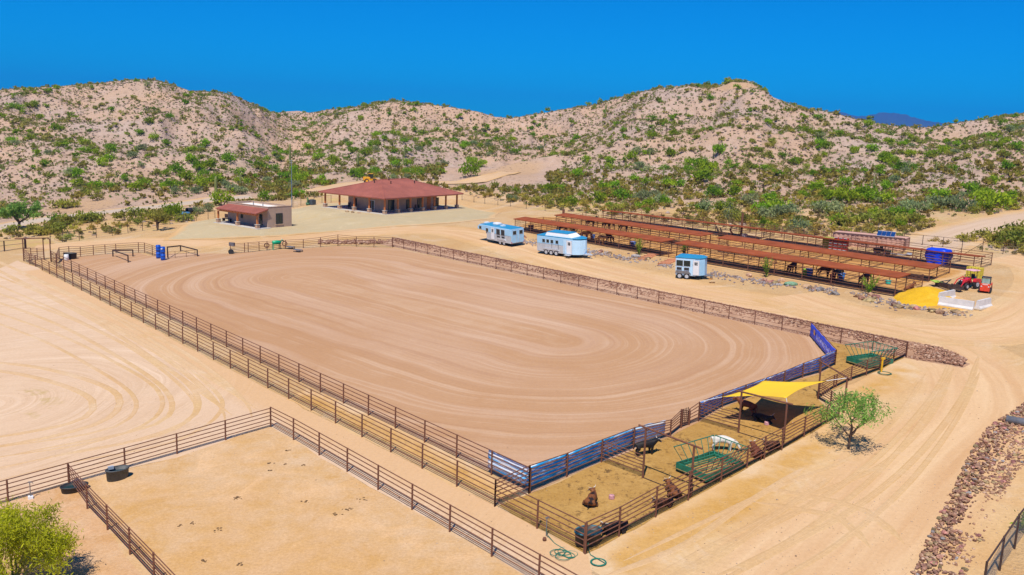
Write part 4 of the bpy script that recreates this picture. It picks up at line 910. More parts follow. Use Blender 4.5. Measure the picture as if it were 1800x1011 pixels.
def big_trailer():
    W = 2.3; loc, rz, L, s = tframe((944.4,440.0), (1007.5,448.6), .42, W)
    t = thing('horse_trailer', 'long silver and white three-axle horse trailer with a raised roof pod', 'horse trailer', loc, rz, align=True)
    B, Ht = .42, 2.34; r, f = -L/2, L/2
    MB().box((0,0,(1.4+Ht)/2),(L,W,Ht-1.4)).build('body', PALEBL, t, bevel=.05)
    MB().box((-.75,0,(B+1.4)/2),(L-1.5,W-.015,1.4-B)).build('lower_body', ALU, t)
    nose = [(f-1.5,-W/2),(f,-W/2),(f+.75,-W/2+.45),(f+1.15,-W/2+1.0),(f+1.15,W/2-1.0),(f+.75,W/2-.45),(f,W/2),(f-1.5,W/2)]
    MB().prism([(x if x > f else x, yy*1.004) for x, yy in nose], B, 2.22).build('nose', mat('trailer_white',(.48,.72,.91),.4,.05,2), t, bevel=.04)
    rf = MB(); rf.prism([(r-.02,-W/2),(f,-W/2),(f+.78,-W/2+.45),(f+1.17,-W/2+1.0),(f+1.17,W/2-1.0),(f+.78,W/2-.45),(f,W/2),(r-.02,W/2)], Ht, Ht+.10); rf.build('roof', BLUER, t, bevel=.03)
    MB().hexa([(r+1.2,-.95,Ht+.1),(r+5.3,-.95,Ht+.1),(r+5.3,.95,Ht+.1),(r+1.2,.95,Ht+.1)],[(r+1.4,-.85,Ht+.50),(r+4.7,-.85,Ht+.50),(r+4.7,.85,Ht+.50),(r+1.4,.85,Ht+.50)]).build('roof_pod', WHITE, t)
    MB().box((r+3.05,0,Ht+.54),(3.3,1.72,.07)).build('pod_cover', BLUER, t)
    y = s*W/2; w0 = r+1.45
    for k in range(3): wheel(t, w0+k*.80, y-s*.12, .37, .24); wheel(t, w0+k*.80, -y+s*.12, .37, .24)
    MB().xprism([(w0-.5,.70),(w0-.3,.92),(w0+1.9,.92),(w0+2.1,.70)], min(y,y+s*.06), max(y,y+s*.06)).build('fender', ALU, t)
    for x in (.95,1.9,2.85,4.0): slab_win(t, r+x*L/8.2+.25, r+x*L/8.2+.65, 1.60, 1.98, y, s)
    slab_win(t, f-.95, f-.2, .5, 2.12, y, s, 'door', WHITE); slab_win(t, f-.78, f-.38, 1.55, 1.95, y, s)
    MB().box((f-.65,y+s*.25,.38),(.8,.45,.06)).build('step', ALU, t); MB().tube((f-1.25,y+s*.05,.7),(f-1.25,y+s*.05,1.7),.03).build('grab_rail', ALU, t)
    MB().box((r+L*.42,y+s*.012,1.05),(.05,.02,.9)).box((r+L*.60,y+s*.012,1.05),(.05,.02,.9)).build('panel_seam', GREYST, t)
    MB().hexa([(f+1.1,-.5,.42),(f+2.1,-.05,.42),(f+2.1,.05,.42),(f+1.1,.5,.42)],[(f+1.1,-.5,.54),(f+2.1,-.05,.54),(f+2.1,.05,.54),(f+1.1,.5,.54)]).tube((f+1.85,0,.05),(f+1.85,0,1.0),.05,8).build('hitch', ALU, t)
    MB().tube((f+1.25,-.55,.5),(f+1.25,-.55,1.15),.03).tube((f+1.25,.55,.5),(f+1.25,.55,1.15),.03).tube((f+1.25,-.55,1.15),(f+1.25,.55,1.15),.03).build('front_rack', ALU, t)
    for k in (-1,1): MB().box((r-.02,k*W*.245,1.4),(.05,W*.46,1.9)).build('rear_door', ALU, t, bevel=.02)
    MB().box((0,0,.36),(L,W*.8,.12)).build('chassis', BLACK, t)
big_trailer()
def small_trailer():
    W = 1.95; loc, rz, L, s = tframe((1187.3,483.0), (1222.5,486.0), .40, W)
    t = thing('horse_trailer', 'small white two-horse trailer with bright blue roof', 'horse trailer', loc, rz, align=True)
    B, Ht = .40, 2.28; r, f = -L/2, L/2; nose = [(f-.05,-W/2),(f+.45,-W/2+.15),(f+.85,-W/2+.6),(f+.85,W/2-.6),(f+.45,W/2-.15),(f-.05,W/2)]
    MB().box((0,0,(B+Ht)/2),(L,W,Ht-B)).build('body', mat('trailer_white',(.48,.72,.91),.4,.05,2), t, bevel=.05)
    MB().prism(nose, B+.05, Ht-.04).build('nose', PALEBL, t, bevel=.04)
    MB().prism([(r-.03,-W/2-.03),(f,-W/2-.03),(f+.48,-W/2+.13),(f+.9,-W/2+.6),(f+.9,W/2-.6),(f+.48,W/2-.13),(f,W/2+.03),(r-.03,W/2+.03)], Ht, Ht+.13).build('roof', BLUER, t, bevel=.04)
    y = s*W/2
    for k in (0,1): wheel(t, r+.48+k*.80, y-s*.08, .34, .22); wheel(t, r+.48+k*.80, -y+s*.08, .34, .22)
    MB().xprism([(r-.02,.62),(r+.1,.92),(r+1.5,.92),(r+1.75,.62)], min(y,y+s*.07), max(y,y+s*.07)).build('fender', GREYST, t)
    for k in (0,1):
        slab_win(t, r+.12+k*.82, r+.82+k*.82, 1.45, 2.05, y, s, 'drop_window', GLASS); slab_win(t, r+.16+k*.82, r+.70+k*.82, 1.0, 1.28, y, s, 'vent', BLACK)
    slab_win(t, r+1.98, r+2.62, .55, 2.12, y, s, 'door', WHITE); slab_win(t, r+2.12, r+2.48, 1.6, 1.95, y, s)
    MB().box((f-.25,y+s*.02,1.62),(.14,.03,.05)).build('handle', BLACK, t)
    MB().hexa([(f+.8,-.4,.36),(f+1.7,-.05,.36),(f+1.7,.05,.36),(f+.8,.4,.36)],[(f+.8,-.4,.46),(f+1.7,-.05,.46),(f+1.7,.05,.46),(f+.8,.4,.46)]).tube((f+1.4,0,.03),(f+1.4,0,.8),.045,8).build('hitch', GREYST, t)
    MB().box((f+1.4,0,.06),(.3,.3,.12)).build('jack_block', mat('orange_wood_block',(.55,.25,.05),.8), t)
    MB().box((0,0,.34),(L,W*.8,.12)).build('chassis', BLACK, t)
small_trailer()
def tractor():
    loc = P(1702,507); h = P(1672,513.5)-loc; rz = math.atan2(h.y,h.x)
    t = thing('tractor', 'red farm tractor with front loader bucket and pale pink canopy', 'tractor', loc, rz)
    MB().hexa([(.1,-.32,.75),(1.75,-.30,.72),(1.75,.30,.72),(.1,.32,.75)],[(.1,-.30,1.35),(1.68,-.24,1.18),(1.68,.24,1.18),(.1,.30,1.35)]).build('hood', REDP, t, bevel=.05)
    MB().box((.6,0,.62),(2.3,.42,.35)).build('chassis', BLACK, t)
    MB().box((1.78,0,.95),(.05,.5,.42)).build('grille', BLACK, t)
    for k in (-1,1):
        MB().lathe((1.80,k*.17,1.12), [(.0,0),(.07,.0),(.07,.04),(0,.04)], 10, 'x').build('headlight', WHITE, t)
        wheel(t, -.55, k*.66, .62, .36, rim=mat('pale_grey_rim',(.45,.45,.48),.5), rf=.5); wheel(t, 1.25, k*.56, .40, .26, rim=mat('pale_grey_rim',(.45,.45,.48)), rf=.5)
        MB().xprism([(-1.2,.95),(-1.05,1.28),(-.2,1.30),(.05,1.0),(.05,.92),(-1.2,.88)], k*.66-.2, k*.66+.2).build('fender', REDP, t)
        MB().path([(.25,k*.48,.85),(.55,k*.5,1.45),(1.7,k*.5,1.15),(2.35,k*.5,.45)], .07, 6).build('loader_arm', REDP, t)
        MB().tube((-.75,k*.42,1.2),(-.75,k*.42,2.25),.035).build('canopy_post', BLACK, t)
    MB().box((-.42,0,1.28),(.5,.5,.12)).box((-.68,0,1.55),(.10,.5,.5)).build('seat', BLACK, t, bevel=.04)
    MB().path([(.18+.0,.2*math.cos(a),1.62+.17*math.sin(a)) for a in np.linspace(0,2*math.pi,13)[:-1]], .02, 5, closed=True).tube((.12,0,1.3),(.18,0,1.62),.025).build('steering_wheel', BLACK, t)
    MB().tube((1.0,0,1.25),(1.0,0,1.85),.04,8).build('exhaust', BLACK, t)
    MB().hexa([(-1.25,-.62,2.25),(.15,-.62,2.25),(.15,.62,2.25),(-1.25,.62,2.25)],[(-1.1,-.52,2.36),(.0,-.52,2.36),(.0,.52,2.36),(-1.1,.52,2.36)]).build('canopy', mat('pale_pink_canopy',(.68,.36,.42),.6), t, bevel=.04)
    MB().xprism([(2.25,.08),(2.95,.06),(3.0,.10),(2.4,.16),(2.30,.62),(2.22,.62)], -.85, .85).build('bucket', RUST2, t)
    MB().box((-.95,0,1.35),(.18,.4,.3)).build('jug', mat('turquoise_jug',(.02,.30,.38),.5), t); t.scale = (.8,.8,.8)
tractor()
def skid():
    loc = P(1731,514); d = P(1724.5,525)-loc; rz = math.atan2(d.y,d.x)
    t = thing('skid_loader', 'small red and white skid loader parked right of the red tractor', 'loader', loc, rz)
    OR = mat('orange_red_paint',(.66,.055,.02),.4)
    MB().box((.45,0,.62),(.35,1.05,.85)).build('engine_cover', OR, t, bevel=.05); MB().box((-.2,0,.5),(1.0,.7,.5)).build('chassis', BLACK, t)
    c = MB().box((-.2,-.45,1.3),(.9,.06,.85)).box((-.2,.45,1.3),(.9,.06,.85)).box((-.2,0,1.74),(1.0,1.0,.07)).build('cab', BLACK, t)
    MB().box((.22,0,1.36),(.03,.82,.62)).build('rear_window', mat('pale_cab_glass',(.28,.42,.36),.15), c)
    for k in (-1,1):
        MB().box((-.1,k*.56,.26),(1.35,.24,.5)).build('track', TYRE, t, bevel=.15); MB().path([(.5,k*.62,1.0),(-.2,k*.62,1.15),(-.95,k*.6,.45)], .06, 6).build('lift_arm', OR, t)
        MB().box((.635,k*.38,.75),(.03,.14,.10)).build('tail_light', WHITE, t)
    MB().box((-1.15,0,.25),(.4,1.25,.45)).build('bucket', RUST2, t)
    lt = MB()
    for k in range(5): lt.box((.633,-.24+k*.12,.98),(.02,.07,.11))
    lt.build('lettering', WHITE, t); t.scale = (.82,.82,.86)
skid()
def yellow_loader():
    loc = P(650,321.5); t = thing('wheel_loader', 'yellow wheel loader parked behind the red roof of the house', 'loader', loc, .35); YL = mat('loader_yellow',(.78,.36,.005),.45)
    MB().box((-1.2,0,1.5),(2.4,1.7,1.3)).build('engine_cover', YL, t, bevel=.1); MB().box((.6,0,1.2),(1.6,1.3,.7)).build('chassis', YL, t)
    c = MB().box((.35,0,3.35),(1.6,1.7,.12)).build('cab', YL, t)
    for x in (-.35,1.05):
        for y in (-.75,.75): MB().tube((x,y,1.7),(x,y,3.3),.07).build('cab_post', BLACK, c)
    MB().box((.35,0,2.4),(1.3,1.4,1.5)).build('cab_glass', GLASS, t)
    for x in (-1.3,1.6):
        for k in (-1,1): wheel(t, x, k*1.05, .78, .5, rim=YL)
    for k in (-1,1): MB().path([(.9,k*.6,1.9),(2.4,k*.6,1.5),(3.4,k*.6,.6)], .14, 6).build('lift_arm', YL, t)
    MB().xprism([(3.2,.15),(4.3,.1),(3.7,.5),(3.4,1.2),(3.2,1.2)], -1.3, 1.3).build('bucket', YL, t)
yellow_loader()
bpy.data.objects['wheel_loader'].scale = (.62,.62,.62)
def utility_cart():
    loc = P(1550,447); d = SH['b2'][1]; t = thing('utility_vehicle', 'dark green utility buggy parked in front of the tan container', 'utility vehicle', loc, math.atan2(d.y,d.x))
    G_ = mat('dark_green_paint',(.02,.06,.045),.5)
    MB().box((0,0,.65),(2.9,1.35,.4)).build('body', G_, t, bevel=.08); MB().box((-.9,0,.98),(1.1,1.3,.3)).build('cargo_bed', BLACK, t)
    MB().box((.2,0,1.85),(1.5,1.3,.07)).build('roof', mat('grey_green_roof',(.10,.16,.14),.5), t, bevel=.03)
    for x in (-.5,.9):
        for k in (-1,1): MB().tube((x,k*.6,.85),(x*.9,k*.58,1.83),.035).build('roll_bar', BLACK, t)
    MB().box((.1,0,.98),(.5,1.1,.14)).box((-.18,0,1.25),(.1,1.1,.45)).build('seat', BLACK, t)
    for x in (-.95,.95):
        for k in (-1,1): wheel(t, x, k*.62, .33, .26)
utility_cart()
bpy.data.objects['utility_vehicle'].scale = (.65,.65,.65)
# ------------------------------------------------------------------ cattle and horses
def skinned(name, V, E, R, m, parent, sub=2, root=0):
    me = bpy.data.meshes.new(name); me.from_pydata(V, E, []); o = bpy.data.objects.new(name, me); COL.objects.link(o)
    md = o.modifiers.new('skin', 'SKIN'); md.branch_smoothing = .4
    if not me.skin_vertices: pass
    sv = me.skin_vertices[0].data if me.skin_vertices else None
    if sv is None:
        bm = bmesh.new(); bm.from_mesh(me); bm.verts.layers.skin.verify(); bm.to_mesh(me); bm.free(); sv = me.skin_vertices[0].data
    for i, r in enumerate(R): sv[i].radius = (r, r) if not hasattr(r, '__len__') else r
    for i in range(len(V)): sv[i].use_root = (i == root)
    s2 = o.modifiers.new('sub', 'SUBSURF'); s2.levels = sub; s2.render_levels = sub
    dgp = bpy.context.evaluated_depsgraph_get(); me2 = bpy.data.meshes.new_from_object(o.evaluated_get(dgp))
    o.modifiers.clear(); o.data = me2; me2.materials.clear(); me2.materials.append(m)
    me2.polygons.foreach_set('use_smooth', [True]*len(me2.polygons)); o.parent = parent; return o
def hide(name, c, c2, scale=1.6, lo=.46, hi=.54):
    m, n, l, b = M_new(name); tc = n.new('ShaderNodeTexCoord').outputs['Object']
    f = ramp(n, l, noise(n, l, tc, scale, 3, .6), lo, hi); c = mix(n, l, f, c, c2)
    c = mix(n, l, ramp(n, l, noise(n, l, tc, 14, 3), .3, .7), mix(n, l, 1.0, c, (.7,.7,.7), 'MULTIPLY'), c)
    l.new(c, b.inputs['Base Color']); b.inputs['Roughness'].default_value = .6; b.inputs['Specular IOR Level'].default_value = .3; return m
H_BLACK = hide('black_hide', (.010,.008,.008), (.022,.016,.013)); H_BROWN = hide('red_brown_hide', (.20,.055,.02), (.13,.035,.014))
H_DARK = hide('dark_brown_hide', (.035,.016,.010), (.14,.05,.02)); H_WHITE = hide('white_hide', (.78,.74,.66), (.66,.62,.55)); H_PATCH = hide('brown_black_hide', (.22,.075,.02), (.02,.012,.010), 1.9)
H_BAY = hide('bay_coat', (.12,.035,.015), (.075,.022,.010)); H_SOR = hide('sorrel_coat', (.30,.10,.03), (.24,.07,.02)); H_PAL = hide('palomino_coat', (.48,.24,.08), (.40,.18,.06))
HORN = mat('pale_horn', (.62,.56,.48), .5); MUZZ = mat('bluish_muzzle', (.08,.09,.13), .5)
def bovine(name, label, cat, px, face, pose, m, group, s=1.0, head=0.0, horns=True, hm=None, ny=0):
    """face: photo pixel the animal's head end points to; head: sideways turn in radians"""
    loc = P(*px); d = P(*face)-loc; rz = math.atan2(d.y, d.x); t = thing(name, label, cat, loc, rz, group)
    if pose == 'lie': zb, legs = .40, None
    else: zb = 1.0
    Bo = [(-.72,0,zb+.08),(-.25,0,zb+.02),(.25,0,zb),(.62,0,zb+.02)]; Rb = [(.29,.30),(.37,.37),(.37,.37),(.29,.33)]
    if pose == 'stand': nk = [(.92,0,zb+.22),(1.14,0,zb+.34),(1.36,0,zb+.22),(1.50,0,zb+.10)]
    elif pose == 'graze': nk = [(.92,0,zb-.08),(1.14,0,zb-.28),(1.32,0,zb-.52),(1.42,0,zb-.68)]
    else: nk = [(.84,0,zb+.16),(1.00,0,zb+.36),(1.20,0,zb+.28),(1.34,0,zb+.18)]
    if head:
        c0 = Vector(nk[0]); M_ = Matrix.Rotation(head, 3, 'Z'); nk = [tuple(c0+M_ @ (Vector(p)-c0)) for p in nk]
    Rn = [.20,.135,.105,.075]
    V = Bo+nk; R = Rb+Rn; E = [(i,i+1) for i in range(7)]
    def chain(st, P_, R_):
        k = st
        for p, r in zip(P_, R_): V.append(p); R.append(r); E.append((k,len(V)-1)); k = len(V)-1
    for sd in (-1,1):
        if pose == 'lie':
            chain(0, [(-.55,sd*.30,.26),(-.12,sd*.46,.20),(-.46,sd*.52,.10),(-.12,sd*.52,.07)], [.20,.13,.065,.055])
            chain(3, [(.60,sd*.22,.22),(.92,sd*.22,.10),(.62,sd*.26,.06)], [.13,.075,.055])
        else:
            w = .04*sd
            chain(0, [(-.66+w,sd*.19,.78),(-.56+w,sd*.19,.62),(-.80+w,sd*.18,.42),(-.75+w,sd*.18,.14),(-.69+w,sd*.18,.03)], [.20,.145,.085,.065,.075])
            chain(3, [(.56-w,sd*.18,.72),(.56-w,sd*.17,.42),(.56-w,sd*.17,.13),(.60-w,sd*.17,.03)], [.16,.095,.065,.075])
    chain(0, [(-.99,0,zb+.12),(-1.07,.03,zb-.25),(-1.05,.05,zb-.42 if pose != 'lie' else .12)], [.055,.03,.045])
    hd = Vector(nk[1]); fd = (Vector(nk[2])-hd).normalized(); lt = Vector((-fd.y,fd.x,0)).normalized()
    for sd in (-1,1): chain(5, [tuple(hd+lt*sd*.17+Vector((0,0,.03))),tuple(hd+lt*sd*.29+Vector((0,0,-.01)))], [.05,.03])
    o = skinned('body', V, E, R, m, t)
    t.scale = (s*.72,)*3
    up = Vector((0,0,1))
    if horns:
        for sd in (-1,1):
            b0 = hd+lt*sd*.10+up*.09; MB().path([b0, b0+lt*sd*.16+up*.05, b0+lt*sd*.27+up*.16+fd*.06], .035, 6, .008).build('horn', HORN, t, True)
    nz_ = Vector(nk[3]); MB().lathe(nz_, [(.0,-.05),(.06,-.04),(.075,.0),(.055,.045),(0,.05)], 8, 'z').build('muzzle', hm or MUZZ, t, True)
    for sd in (-1,1): MB().lathe(hd+fd*.12+lt*sd*.105+up*.05, [(0,-.022),(.022,0),(0,.022)], 6).build('eye', BLACK, t)
    return t
GC = 'cattle in the near pen'
bovine('cow', 'brown and black horned steer lying alone in the open near pen', 'steer', (1039,886), (1046,872), 'lie', H_PATCH, GC, 1.0, 1.0)
bovine('cow', 'black steer lying against the near fence beside the blue-lined water trough', 'steer', (1081,935), (1062,942), 'lie', H_BLACK, GC, 1.05, .4)
bovine('cow', 'red-brown steer lying behind the near fence left of the near green feeder', 'steer', (1183,870), (1168,852), 'lie', H_PATCH, GC, 1.0, .5)
bovine('cow', 'black steer with blue-grey muzzle lying half behind the near fence', 'steer', (1166,890), (1142,898), 'lie', H_DARK, GC, .85, 0)
bovine('bull', 'black horned steer standing beside the blue banner', 'steer', (1133,800), (1158,796), 'stand', H_BLACK, GC, .93)
bovine('cow', 'white cow grazing with lowered head behind the near green feeder', 'cow', (1270,792), (1296,793), 'graze', H_WHITE, GC, .98, -.3, False)
bovine('cow', 'bright red-brown steer lying by the near fence right of the near green feeder', 'steer', (1330,801), (1316,784), 'lie', H_BROWN, GC, 1.0, .3)
bovine('cow', 'dark red steer lying by the near fence under the sail post', 'steer', (1357,789), (1341,797), 'lie', H_DARK, GC, .95, -.4)
bovine('cow', 'red-brown steer standing at the edge of the yellow sail shade', 'steer', (1312,728), (1290,722), 'stand', H_BROWN, GC, .95, .2)
bovine('cow', 'black horned steer lying in the dark shade under the yellow sail', 'steer', (1339,741), (1358,748), 'lie', H_BLACK, GC, 1.0, .2)
def horse(label, px, face, m, pose='stand', s=1.0, mane=None, blaze=False):
    loc = P(*px); d = P(*face)-loc; t = thing('horse', label, 'horse', loc, math.atan2(d.y, d.x), 'horses in the stalls')
    zb = 1.17 if pose != 'lie' else .38
    V = [(-.70,0,zb+.06),(-.2,0,zb),(.25,0,zb),(.58,0,zb+.03)]; R = [(.24,.28),(.27,.31),(.28,.32),(.22,.30)]
    nk = {'stand':[(.86,0,zb+.32),(1.08,0,zb+.62),(1.30,0,zb+.50),(1.50,0,zb+.32)],'low':[(.92,0,zb+.05),(1.22,0,zb+.10),(1.42,0,zb-.12),(1.52,0,zb-.32)],'eat':[(.95,0,zb-.18),(1.22,0,zb-.52),(1.34,0,zb-.78),(1.38,0,zb-.98)],'lie':[(.86,0,zb+.28),(1.05,0,zb+.55),(1.26,0,zb+.45),(1.44,0,zb+.3)]}[pose]
    V += nk; R += [.17,.125,.10,.07]; E = [(i,i+1) for i in range(7)]
    def chain(st, P_, R_):
        k = st
        for p, r in zip(P_, R_): V.append(p); R.append(r); E.append((k,len(V)-1)); k = len(V)-1
    for sd in (-1,1):
        if pose == 'lie':
            chain(0, [(-.5,sd*.28,.22),(-.1,sd*.44,.16),(-.5,sd*.5,.08),(-.1,sd*.5,.06)], [.17,.11,.06,.05]); chain(3, [(.6,sd*.2,.2),(.95,sd*.2,.1),(.6,sd*.25,.06)], [.11,.065,.05])
        else:
            w = .05*sd
            chain(0, [(-.64+w,sd*.17,.92),(-.52+w,sd*.17,.74),(-.80+w,sd*.16,.50),(-.76+w,sd*.16,.16),(-.70+w,sd*.16,.03)], [.17,.11,.06,.045,.06])
            chain(3, [(.54-w,sd*.16,.84),(.54-w,sd*.15,.50),(.54-w,sd*.15,.15),(.58-w,sd*.15,.03)], [.115,.062,.043,.06])
    hd = Vector(nk[1]); fd = (Vector(nk[2])-hd).normalized(); lt = Vector((-fd.y,fd.x,0)).normalized() if abs(fd.x)+abs(fd.y) > .01 else Vector((0,1,0))
    for sd in (-1,1): chain(5, [tuple(hd+lt*sd*.07+Vector((0,0,.12))),tuple(hd+lt*sd*.08+Vector((0,0,.22)))], [.04,.015])
    skinned('body', V, E, R, m, t); t.scale = (s*.98,)*3; mn = mane or mat('black_hair',(.012,.010,.010),.7)
    n0, n1 = Vector(V[3])+Vector((.05,0,.22)), hd+Vector((-.02,0,.12)); q = [n0.lerp(n1,k/5) for k in range(6)]
    MB().path([p+Vector((0,.02*(-1)**i,.02)) for i, p in enumerate(q)], .06, 6, .045).build('mane', mn, t, True)
    MB().path([(-.93,0,zb+.10),(-1.03,0,zb-.12),(-1.06,.02,zb-.55 if pose != 'lie' else .1)], .06, 6, .04).build('tail', mn, t, True)
    if blaze:
        a, b = hd+fd*.12+Vector((0,0,.10)), Vector(nk[3])+Vector((0,0,.06)); MB().path([a,b], .045, 6, .04).build('blaze', WHITE, t, True)
horse('black horse standing at the left end of the middle row', (1038,401), (1060,404), H_BLACK)
horse('dark horse with lowered neck, second from the left in the middle row', (1066,405), (1082,408), H_DARK, 'low')
horse('black horse in the front row just behind the three-axle trailer', (989,412), (1005,410), H_BLACK, 'low')
horse('sorrel horse in the front row right of the blue bucket behind the three-axle trailer', (1026,424), (1044,427), H_SOR, 'low')
horse('palomino horse lying low in the front row', (1055,431), (1072,434), H_PAL, 'low', .95, mat('flaxen_mane',(.5,.36,.2),.7))
horse('dark bay horse beside the palomino in the front row', (1071,430), (1060,427), H_DARK, 'stand')
horse('dark horse half hidden under the middle row roof', (1096,409), (1110,411), H_BLACK, 'low')
horse('brown horse with black mane standing beside the lime green tub', (1391,484), (1410,478), H_BAY, 'stand', 1.0, None)
horse('dark brown horse with white-blazed face reaching down at the red bucket', (1447,490), (1466,494), H_DARK, 'low', 1.0, None, True)
horse('black horse behind the blue tub next to the red bucket', (1470,493), (1480,490), H_BLACK, 'low', .9)
horse('reddish bay horse standing behind the green ocotillo at the front row end', (1517,505), (1532,500), H_BAY, 'low')
horse('chestnut horse lying by the end panel next to the yellow pile', (1598,510), (1612,506), H_SOR, 'lie', .8)
# ------------------------------------------------------------------ props in and around the pens
def feeder(label, L, Fr, Rr, Bk, s=1.0):
    """green bale feeder: open trough with ladder racks leaning out of it"""
    c = [P(*L), P(*Fr), P(*Rr), P(*Bk)]; u = ((c[1]-c[0])+(c[2]-c[3]))/2; w = ((c[3]-c[0])+(c[2]-c[1]))/2; cen = sum(c, Vector())/4
    rz = math.atan2(u.y,u.x); X = u.length; ww = Vector((-math.sin(rz),math.cos(rz),0)); Y = abs(w.dot(ww))
    t = thing('bale_feeder', label, 'hay feeder', on(cen.x,cen.y), rz, 'green hay feeders in the cattle pen')
    hx, hy = X/2, Y/2; H = .42; tr = MB()
    for sx, sy, dx, dy in ((0,-1,X,.06),(0,1,X,.06),(-1,0,.06,Y-.12),(1,0,.06,Y-.12)):
        tr.box((sx*(hx-.03),sy*(hy-.03),H/2+.02),(dx,dy,H))
    tr.build('outer_trough', GREENP, t)
    gx, gy = hx-.30, hy-.30
    fl = MB()
    for sx, sy, dx, dy in ((0,-1,X-.14,.42),(0,1,X-.14,.42),(-1,0,.42,Y-1.0),(1,0,.42,Y-1.0)): fl.box((sx*(hx-.17),sy*(hy-.17),.10),(dx,dy,.03))
    fl.build('trough_floor', mat('feed_residue',(.30,.20,.06),.9,.4,6), t)
    gr = mat('dark_green_pipe',(.02,.17,.10),.5,.3,5)
    for (a, b, ao, bo) in (((-gx,gy),(gx,gy),(-hx-.1,hy+.15),(hx+.1,hy+.15)),((gx,gy),(gx,-gy),(hx+.15,hy+.1),(hx+.15,-hy-.1)),((-gx,-gy),(-gx,gy),(-hx-.15,-hy-.1),(-hx-.15,hy+.1)),((gx,-gy),(-gx,-gy),(hx+.1,-hy-.15),(-hx-.1,-hy-.15))):
        if a == (gx,-gy): continue
        lo, hi = .40, 1.30; r = MB(); A, B, C, D = Vector((*a,lo)),Vector((*b,lo)),Vector((*bo,hi)),Vector((*ao,hi))
        r.path([A,B,C,D], .032, 6, closed=True)
        for k in range(1,6): r.tube(A.lerp(B,k/6), D.lerp(C,k/6), .022)
        r.build('rack', gr, t)
    cr_ = MB()
    for k in range(-3,4): cr_.tube((k*gx/3.5,-gy,.36),(k*gx/3.5+.1,gy,.36),.02)
    cr_.build('cross_bars', gr, t); return t
feeder('near green hay feeder beside the white cow', (1192,832), (1245,853), (1303,821), (1249,799))
feeder('far green hay feeder in the right corner of the pen', (1491,640), (1530,652), (1565,638), (1527,626))
def oval_trough(label, px, lx, ly, h, rz, m, water=True, lip=None):
    t = thing('water_trough', label, 'trough', P(*px), rz, 'stock water troughs')
    sh = MB().lathe((0,0,0), [(.90,.0),(.95,.03),(1,h),(1.05,h),(1.05,h+.05),(.95,h+.05),(.90,.10),(.3,.08)], 24, 'z', lx/2, ly/2).build('shell', m, t, True)
    MB().path([(1.02*lx/2*math.cos(a),1.02*ly/2*math.sin(a),h+.05) for a in np.linspace(0,2*math.pi,25)[:-1]], .035, 6, closed=True).build('rim', lip or m, t)
    if water: MB().lathe((0,0,h*.72), [(.955,0),(.955,.01)], 24, 'z', lx/2, ly/2).build('water', WATER, t)
    return t
fz = math.atan2(PF[4][0].y-PF[2][0].y, PF[4][0].x-PF[2][0].x)
t = oval_trough('tall grey oval stock trough by the left foreground paddock fence', (207,842), 1.22, .78, .56, fz, TROUGH)
MB().box((-.25,.32,.62),(.3,.12,.18)).build('float_valve', ALU, t)
oval_trough('low black oval trough shared under the foreground divider fence', (131,863), 1.35, .80, .28, fz-.15, BLACK)
oval_trough('black stock trough with blue-green lining at the nearest pen corner', (1033,955), 1.35, .95, .60, .5, BLACK, True, mat('teal_lining',(.02,.13,.17),.5))
oval_trough('black rectangular-looking stock trough in the far left holding pen', (123.5,455.5), 1.7, .9, .75, 0, BLACK, False)
def bucket(label, px, r, h, m, cat='tub', group='feed tubs in the stalls'):
    t = thing('feed_tub', label, cat, P(*px), 0, group)
    MB().lathe((0,0,0), [(r*.8,0),(r*.82,.02),(r,h),(r*.93,h),(r*.76,.05),(.02,.05)], 16).build('shell', m, t, True)
    MB().path([(r*math.cos(a),r*math.sin(a),h) for a in np.linspace(0,2*math.pi,17)[:-1]], .03, 6, closed=True).build('rim', m, t); return t
TB = mat('blue_tub',(.01,.13,.42),.5); TG = mat('lime_tub',(.25,.55,.02),.5); TR = mat('red_tub',(.60,.01,.02),.5)
bucket('lime green tub beside a brown horse in the front row', (1414.5,483.5), .36, .62, TG); bucket('blue tub right of the lime green tub', (1422,484), .36, .70, TB)
bucket('red tub below the blazed horse in the front row', (1463.5,491.5), .33, .55, TR); bucket('blue tub right of the red tub', (1478.5,492.5), .36, .75, TB)
bucket('blue tub hanging by the palomino behind the three-axle trailer', (1041.5,420), .34, .55, TB); bucket('blue tub lying in the front row behind the ocotillo', (1112.5,432), .40, .5, TB)
bucket('dark grey tub under the left end of the front shelter', (933,406), .42, .85, TROUGH)
bucket('small turquoise tub near the yellow pile under the front roof', (1561,500), .28, .4, mat('turquoise_tub',(.02,.33,.27),.5))
bucket('grey tub in the middle row gap behind the dark trunks', (1308.5,418), .4, .5, mat('pale_grey_tub',(.42,.42,.43),.6))
def chairs():
    t = thing('patio_chair', 'dark patio chair on the left porch of the red-roofed house', 'chair', (0,0,0), 0, 'patio chairs on the porches')
    MB().box((0,0,.44),(.55,.55,.07)).build('seat', RUST2, t); MB().box((-.26,0,.78),(.06,.55,.62)).build('backrest', RUST2, t)
    for x in (-.23,.23):
        for y in (-.23,.23): MB().tube((x,y,0),(x,y,.42),.03).build('leg', RUST2, t)
    def w(x, y, z=.10): v = HF.o+HF.x*x+HF.y*y; return Vector((v.x,v.y,HZ+z))
    t.location = w(1.2,8.6); t.rotation_euler = (0,0,HF.rz+2.6)
    dup(t, w(1.2,9.9), HF.rz+3.4, 'dark patio chair nearer the left end of the house porch'); dup(t, w(8.6,1.2), HF.rz+1.7, 'dark patio chair under the right porch of the red-roofed house')
chairs()
